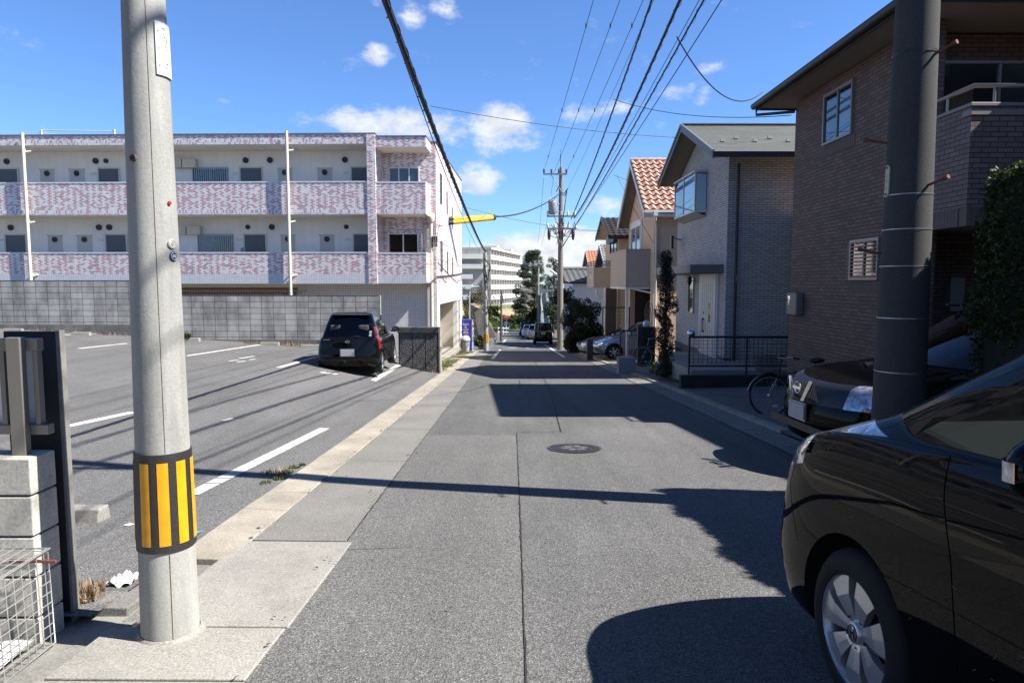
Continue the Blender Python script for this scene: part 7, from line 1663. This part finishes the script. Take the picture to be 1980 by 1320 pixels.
# ---- far apartment blocks
def far_block():
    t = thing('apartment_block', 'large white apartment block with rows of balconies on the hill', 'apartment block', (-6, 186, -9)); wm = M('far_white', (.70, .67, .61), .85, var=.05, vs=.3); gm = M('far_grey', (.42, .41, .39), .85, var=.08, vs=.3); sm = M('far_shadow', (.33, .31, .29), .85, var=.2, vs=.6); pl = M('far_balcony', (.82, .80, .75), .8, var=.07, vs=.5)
    A = W(938, 500, 186); B = W(1000, 520, 232); u = Vector((B.x-A.x, 46, 0)); L = u.length; u.normalize(); n = Vector((u.y, -u.x, 0)); base = -9.0
    fl = [W(941, y, 186).z for y in (598, 578, 558, 538.5, 519, 500)]; top = W(941, 482, 186).z
    m = MB(); m.ob((A.x, A.y, 0), u, n, 0, L, base, top, -12, 0); m.build('wall', wm, t, fix=True)
    m = MB(); m.ob((A.x, A.y, 0), u, n, -.6, L+.6, top, top+.5, -12.6, 1.9); m.build('roof', wm, t, fix=True)
    for a_, b_ in ((L*.42, L*.42+3), (L-5, L-2)): m = MB(); m.ob((A.x, A.y, 0), u, n, a_, b_, top+.501, top+2.0, -6, -1); m.build('roof_tank_room', wm, t, fix=True)
    for i, z in enumerate(fl):
        m = MB(); m.ob((A.x, A.y, 0), u, n, -.5, L, z, z+1.05, 1.55, 1.7); m.ob((A.x, A.y, 0), u, n, -.5, L, z-.22, z, 0.01, 1.75); m.build('balcony', pl, t, fix=True)
        m = MB(); m.ob((A.x, A.y, 0), u, n, .3, L-.5, z+1.1, z+2.45, .02, .06); m.build('shaded_window_band', sm, t, fix=True)  # grey band behind each balcony, its shade put into the colour
        for k in range(13): m = MB(); s = L*k/13+.4; m.ob((A.x, A.y, 0), u, n, s, s+.25, z, z+2.5, .07, 1.5); m.build('partition', wm, t, fix=True)
        m = MB(); rr_ = random.Random(i)
        for k in range(26):
            s = L*k/26+.8+rr_.uniform(-.3, .3)
            if rr_.random() < .55: m.ob((A.x, A.y, 0), u, n, s, s+rr_.uniform(.6, 1.4), z+.1, z+.85, 1.705, 1.75)
        m.build('railing_panel', M('far_rail', (.40, .41, .43), .6, var=.2, vs=.5), t, fix=True)
    # end face toward the street
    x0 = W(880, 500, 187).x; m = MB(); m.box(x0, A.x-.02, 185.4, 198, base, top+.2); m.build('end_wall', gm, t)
    for z in fl[1:]: boxp(t, 'end_balcony', pl, x0, W(914, 500, 185).x if z < fl[-2] else A.x+.3, 184.2, 185.38, z-.1, z+1.15)
    for z in fl[4:]: boxp(t, 'recess_shade', sm, x0, A.x-1.2, 185.2, 185.39, z+1.2, z+2.3)  # flat grey boxes coloured as shade, the wall has no hollow here
    boxp(t, 'drain', wm, A.x-.6, A.x-.1, 185.0, 185.39, base, fl[3])
    boxp(t, 'end_window', M('far_dark', (.04, .04, .05), .5, var=.1), W(903, 492, 185).x, W(906, 492, 185).x, 185.3, 185.395, top-1.7, top-.4)
    boxp(t, 'antenna', STEEL, W(908, 470, 190).x-.05, W(908, 470, 190).x+.05, 190, 190.1, top, top+3.5)
    t2 = thing('apartment_block', 'tan apartment block end wall with a column of small windows behind the pine', 'apartment block', (4, 240, -10)); Y = 245; a, b = W(999, 550, Y), W(1023, 550, Y); z1 = W(1010, 506, Y).z
    boxp(t2, 'wall', M('far_tan', (.50, .45, .39), .85, var=.05, vs=.3), a.x, b.x, Y, Y+14, -10, z1); boxp(t2, 'roof', gm, a.x-.4, b.x+.4, Y-.5, Y+14, z1, z1+.6); boxp(t2, 'base_course', M('far_brown', (.30, .25, .22), .85, var=.05), a.x-.02, b.x+.02, Y-.06, Y-.005, -10, W(1010, 578, Y).z)
    for py in (528, 542, 556.5, 571, 586): c = W(1002.5, py, Y); boxp(t2, 'window', MATS['far_dark'], c.x-.35, c.x+.35, Y-.2, Y-.07, c.z-.5, c.z+.5)
far_block()
# ================================================================== TREES AND SHRUBS
def leafcloud(mb, rng_, fn, n, size, aspect=.5, flat=.0):
    """n leaf-sized quads; fn(rng) gives a centre and an outward direction"""
    for _ in range(n):
        p, o = fn(rng_); d = Vector((rng_.gauss(0, 1), rng_.gauss(0, 1), rng_.gauss(0, 1)*(1-flat))).normalized(); d = (d+o*.6).normalized(); s = size*rng_.uniform(.6, 1.3)
        q = d.cross(Vector((rng_.gauss(0, 1), rng_.gauss(0, 1), rng_.gauss(0, 1)))).normalized()*s*aspect; e = d*s
        mb.add([p-e*.5, p+q*.5, p+e*.5, p-q*.5], [(0, 1, 2, 3)])
def blob_fn(cs):
    """cs: list of (centre, radii); surface-biased points with gaps"""
    wts = [r[0]*r[1]*r[2] for _, r in cs]; 
    def fn(g):
        c, r = g.choices(cs, wts)[0]
        d = Vector((g.gauss(0, 1), g.gauss(0, 1), g.gauss(0, 1))).normalized(); k = g.uniform(.35, 1)**.5*g.uniform(.85, 1.08)
        return Vector(c)+Vector((d.x*r[0], d.y*r[1], d.z*r[2]))*k, d
    return fn
def tree(name, label, cat, base, trunk, limbs, cs, n, size, leaf, bark=BARK, aspect=.5, seed=1, flat=0):
    g = random.Random(seed); t = thing(name, label, cat, base); b = Vector(base)
    if trunk:
        m = MB(); m.tube([b+Vector(p) for p, _ in trunk], [r for _, r in trunk], 8); tr = m.build('trunk', bark, t)
        if limbs:
            m = MB()
            for L in limbs: m.tube([b+Vector(p) for p in L[0]], L[1], 6)
            m.build('limb', bark, tr)
    m = MB(); leafcloud(m, g, blob_fn([(b+Vector(c), r) for c, r in cs]), n, size, aspect, flat); m.build('crown', leaf, t); return t
# thin dark tree before the grey house
Y = 20.4; bx = W(1284, 720, Y).x; zt = W(1284, 490, Y).z; z0 = rz_(bx, Y); g = random.Random(3); hh = zt-z0; cs = []
for k in range(34):
    s = k/33; w = .34*(math.sin(math.pi*min(1, s*1.02+.08))**.6)*(1-.25*s); a = g.uniform(0, 6.28); q = w*g.uniform(.15, .8); cs.append(((q*math.cos(a), q*math.sin(a), hh*(.10+.88*s)), (.19*g.uniform(.7, 1.2), .19, .22)))
tree('slim_tree', 'tall thin dark leaved tree in front of the grey house', 'tree', (bx, Y, z0), [((0, 0, 0), .05), ((.02, 0, hh*.5), .035), ((0, 0, hh*.96), .01)], [([(0, 0, hh*s), (.25*math.cos(s*40), .25*math.sin(s*40), hh*s+.3)], .01) for s in np.linspace(.1, .85, 14)], cs, 11000, .055, leafmat('leaf_slim', [(.015, .02, .012), (.03, .035, .018), (.05, .045, .025)], .4), seed=3)
mm = MB()
cs = [((.28*math.cos(a)*s, .26*math.sin(a)*s, .18+.12*random.random()), (.24, .24, .22)) for a in np.linspace(0, 6.28, 9) for s in (.4, 1.3)]
tree('shrub', 'low dark shrub at the foot of the thin tree', 'shrub', (bx-.15, Y-1.0, rz_(bx, Y-1)), [((0, 0, 0), .03), ((0, 0, .2), .02)], [], cs, 2200, .07, LEAF_C, seed=5)
# big round bush
Y = 38.4; bx = W(1126, 690, Y).x; z0 = rz_(bx, Y); g = random.Random(6); cs = [((0, 0, 1.4), (.78, .78, 1.3))]
for k in range(46):
    a = g.uniform(0, 6.28); h = g.uniform(.1, 2.75); w = .98*math.sin(math.pi*min(1, (h+.35)/3.55))**.6; cs.append(((w*math.cos(a), w*math.sin(a), h), (.36*g.uniform(.7, 1.2), .36, .40)))
tree('round_bush', 'big rounded dark evergreen bush at the roadside by the silver saloon', 'bush', (bx, Y, z0), [((0, 0, 0), .12), ((0, 0, 1.2), .06)], [], cs, 30000, .09, LEAF_C, seed=6)
# hedge at right, close
def hedge():
    x0, x1, y0, y1, z0, z1 = 3.90, 4.62, 3.0, 5.82, -.35, 2.50; t = thing('hedge', 'tall clipped green hedge at the right beside the dark pole', 'hedge', ((x0+x1)/2, (y0+y1)/2, z0)); g = random.Random(8)
    m = MB(); rows = []
    def surf(gg):
        f = gg.random(); b = .10
        if f < .34: p = Vector((x0, gg.uniform(y0, y1), gg.uniform(z0, z1))); o = Vector((-1, 0, 0))
        elif f < .62: p = Vector((gg.uniform(x0, x1), y0, gg.uniform(z0, z1))); o = Vector((0, -1, 0))
        elif f < .74: p = Vector((gg.uniform(x0, x1), y1, gg.uniform(z0, z1))); o = Vector((0, 1, 0))
        elif f < .82: p = Vector((x1, gg.uniform(y0, y1), gg.uniform(z0, z1))); o = Vector((1, 0, 0))
        else: p = Vector((gg.uniform(x0, x1), gg.uniform(y0, y1), z1)); o = Vector((0, 0, 1))
        w = .05*math.sin(p.y*5+p.z*3)+.04*math.sin(p.z*9+p.x*7)+.03*math.sin(p.y*13)
        # round the edges
        e = 0
        if p.z > z1-.25: e = (p.z-z1+.25)*.35
        c = Vector(((x0+x1)/2, p.y, p.z)); q = p+o*(w-gg.uniform(.0, .08)); q.x += (-(q.x-c.x))*e*1.2
        if p.z > z1-.01: q.z -= .10*abs((q.x-c.x)/(x1-x0)*2)**2
        return q, o
    leafcloud(m, g, surf, 62000, .046, .5); m.build('crown', LEAF_H, t)
    MB().box(x0+.07, x1-.07, y0+.07, y1-.07, z0, z1-.11).build('shadow_core', M('hedge_inside', (.008, .012, .005), .95, var=.3, vs=20), t)  # solid box added inside so the hedge casts a closed shadow
    m = MB()
    for y in np.linspace(y0+.2, y1-.2, 6): m.tube([((x0+x1)/2, y, z0-.1), ((x0+x1)/2, y+.03, z0+.5)], .03, 6)
    m.build('trunk', BARK, t)
hedge()
# pine and trees at the end of the street
Y = 112; b = W(1033, 610, Y); b.z = -6.2; zt = W(1030, 487, Y).z; H = zt-b.z; g = random.Random(11); cs = []; limbs = []
for k in range(95):
    s = g.uniform(.2, 1); w = (1.0-abs(s-.42)*1.1)*3.1 if s > .42 else 2.9; a = g.uniform(0, 6.28); q = max(.15, w)*g.uniform(.45, 1.0)*(1-max(0, s-.85)*3); cs.append(((q*math.cos(a)-.3, q*math.sin(a), H*s), (.85*g.uniform(.6, 1.2), .85, .5))); limbs.append(([(0, 0, H*s-.5), (q*math.cos(a)-.3, q*math.sin(a), H*s)], .05))
tree('pine_tree', 'tall dark pine tree at the end of the street', 'tree', b, [((0, 0, 0), .22), ((.1, 0, H*.5), .15), ((-.3, 0, H*.97), .03)], limbs, cs, 30000, .24, LEAF_P, aspect=.3, seed=11)
Y = 118; b = W(1070, 610, Y); b.z = -6.0; H = W(1072, 500, Y).z-b.z; g = random.Random(13); cs = []; limbs = []
for k in range(60):
    s = g.uniform(.3, 1); a = g.uniform(0, 6.28); q = 2.6*(1.15-s)*g.uniform(.4, 1)+.2; cs.append(((q*math.cos(a), q*math.sin(a), H*s), (.55*g.uniform(.6, 1.2), .55, .35))); limbs.append(([(0, 0, H*s-.9), (q*math.cos(a), q*math.sin(a), H*s)], .05))
tree('pine_tree', 'thinner half hidden pine behind the brown utility pole', 'tree', b, [((0, 0, 0), .2), ((0, 0, H*.98), .04)], limbs, cs, 9000, .24, LEAF_P, aspect=.3, seed=13)
def bare_tree(label, base, H, R0, seed, leaf=None, nl=0):
    g = random.Random(seed); t = thing('bare_tree', label, 'tree', base); b = Vector(base); m = MB(); tips = []
    def grow(p, d, L, r, k):
        q = p+d*L; m.tube([p, q], [r, r*.65], 5, False); tips.append(q)
        if k > 0:
            for _ in range(3 if k > 1 else 4):
                e = (d+Vector((g.gauss(0, .5), g.gauss(0, .5), g.gauss(.15, .35)))).normalized(); grow(q, e, L*g.uniform(.55, .85), r*.6, k-1)
    grow(b, Vector((0, 0, 1)), H*.34, R0, 5 if nl == 0 else 4); m.build('branches', TWIG, t)
    if leaf and nl:
        m = MB()
        for _ in range(nl): p = g.choice(tips)+Vector((g.gauss(0, .2), g.gauss(0, .2), g.gauss(0, .2))); leafcloud(m, g, lambda gg: (p, Vector((0, 0, .3))), 1, .2)
        m.build('crown', leaf, t)
b = W(903, 660, 58); bare_tree('yellowish bare tree standing behind the vending machine', (b.x, 58, zr(58)), 4.6, .10, 21, LEAF_Y, 900)
b = W(926, 650, 64); bare_tree('reddish bare tree behind the slim pole', (b.x, 64, zr(64)), 4.8, .09, 22)
b = W(1058, 650, 108); bare_tree('bare twiggy tree right of the pine tree', (b.x, 108, -6.2), 7.5, .14, 24)
def bush(label, px, py, Y, rx, rz0, n, size, leaf, seed, dz=0):
    b = W(px, py, Y); g = random.Random(seed); cs = []
    for k in range(16): a = g.uniform(0, 6.28); q = rx*g.uniform(.1, .8); cs.append(((q*math.cos(a), q*math.sin(a)*.8, rz0*g.uniform(.3, 1.4)), (rx*.42*g.uniform(.6, 1.2), rx*.4, rz0*.45)))
    tree('bush', label, 'bush', (b.x, Y, b.z), [((0, 0, -.1), .04), ((0, 0, rz0*.6), .02)], [], cs, n, size, leaf, seed=seed)
bush('flowering bush between the vending machine and the slim pole', 926, 674, 44, .5, .5, 1300, .13, LEAF_G, 31)
bush('leafy bush at the foot of the sloping concrete wall', 930, 670, 47.5, .42, .36, 900, .14, LEAF_G, 32)
bush('olive bush left of the sloping concrete wall', 907, 652, 51, .45, 1.4, 1300, .16, LEAF_Y, 33)
bush('dark bush behind the sloping concrete wall on the bank', 952, 612, 112, 2.0, 1.0, 1600, .35, LEAF_G, 34)
bush('dark shrub beside the parked vans below the pine tree', 1030, 636, 98, 1.7, 1.9, 1800, .32, LEAF_C, 35)
bush('dark shrub between the scaffold and the brown pole', 1068, 640, 70, 1.1, 1.7, 1500, .25, LEAF_C, 36)
bush('small shrub in front of the white house', 1094, 600, 48, .6, 1.0, 900, .16, LEAF_C, 37)
bush('small dark bush against the brown pole', 1076, 592, 62, .8, 1.0, 900, .2, LEAF_C, 38)
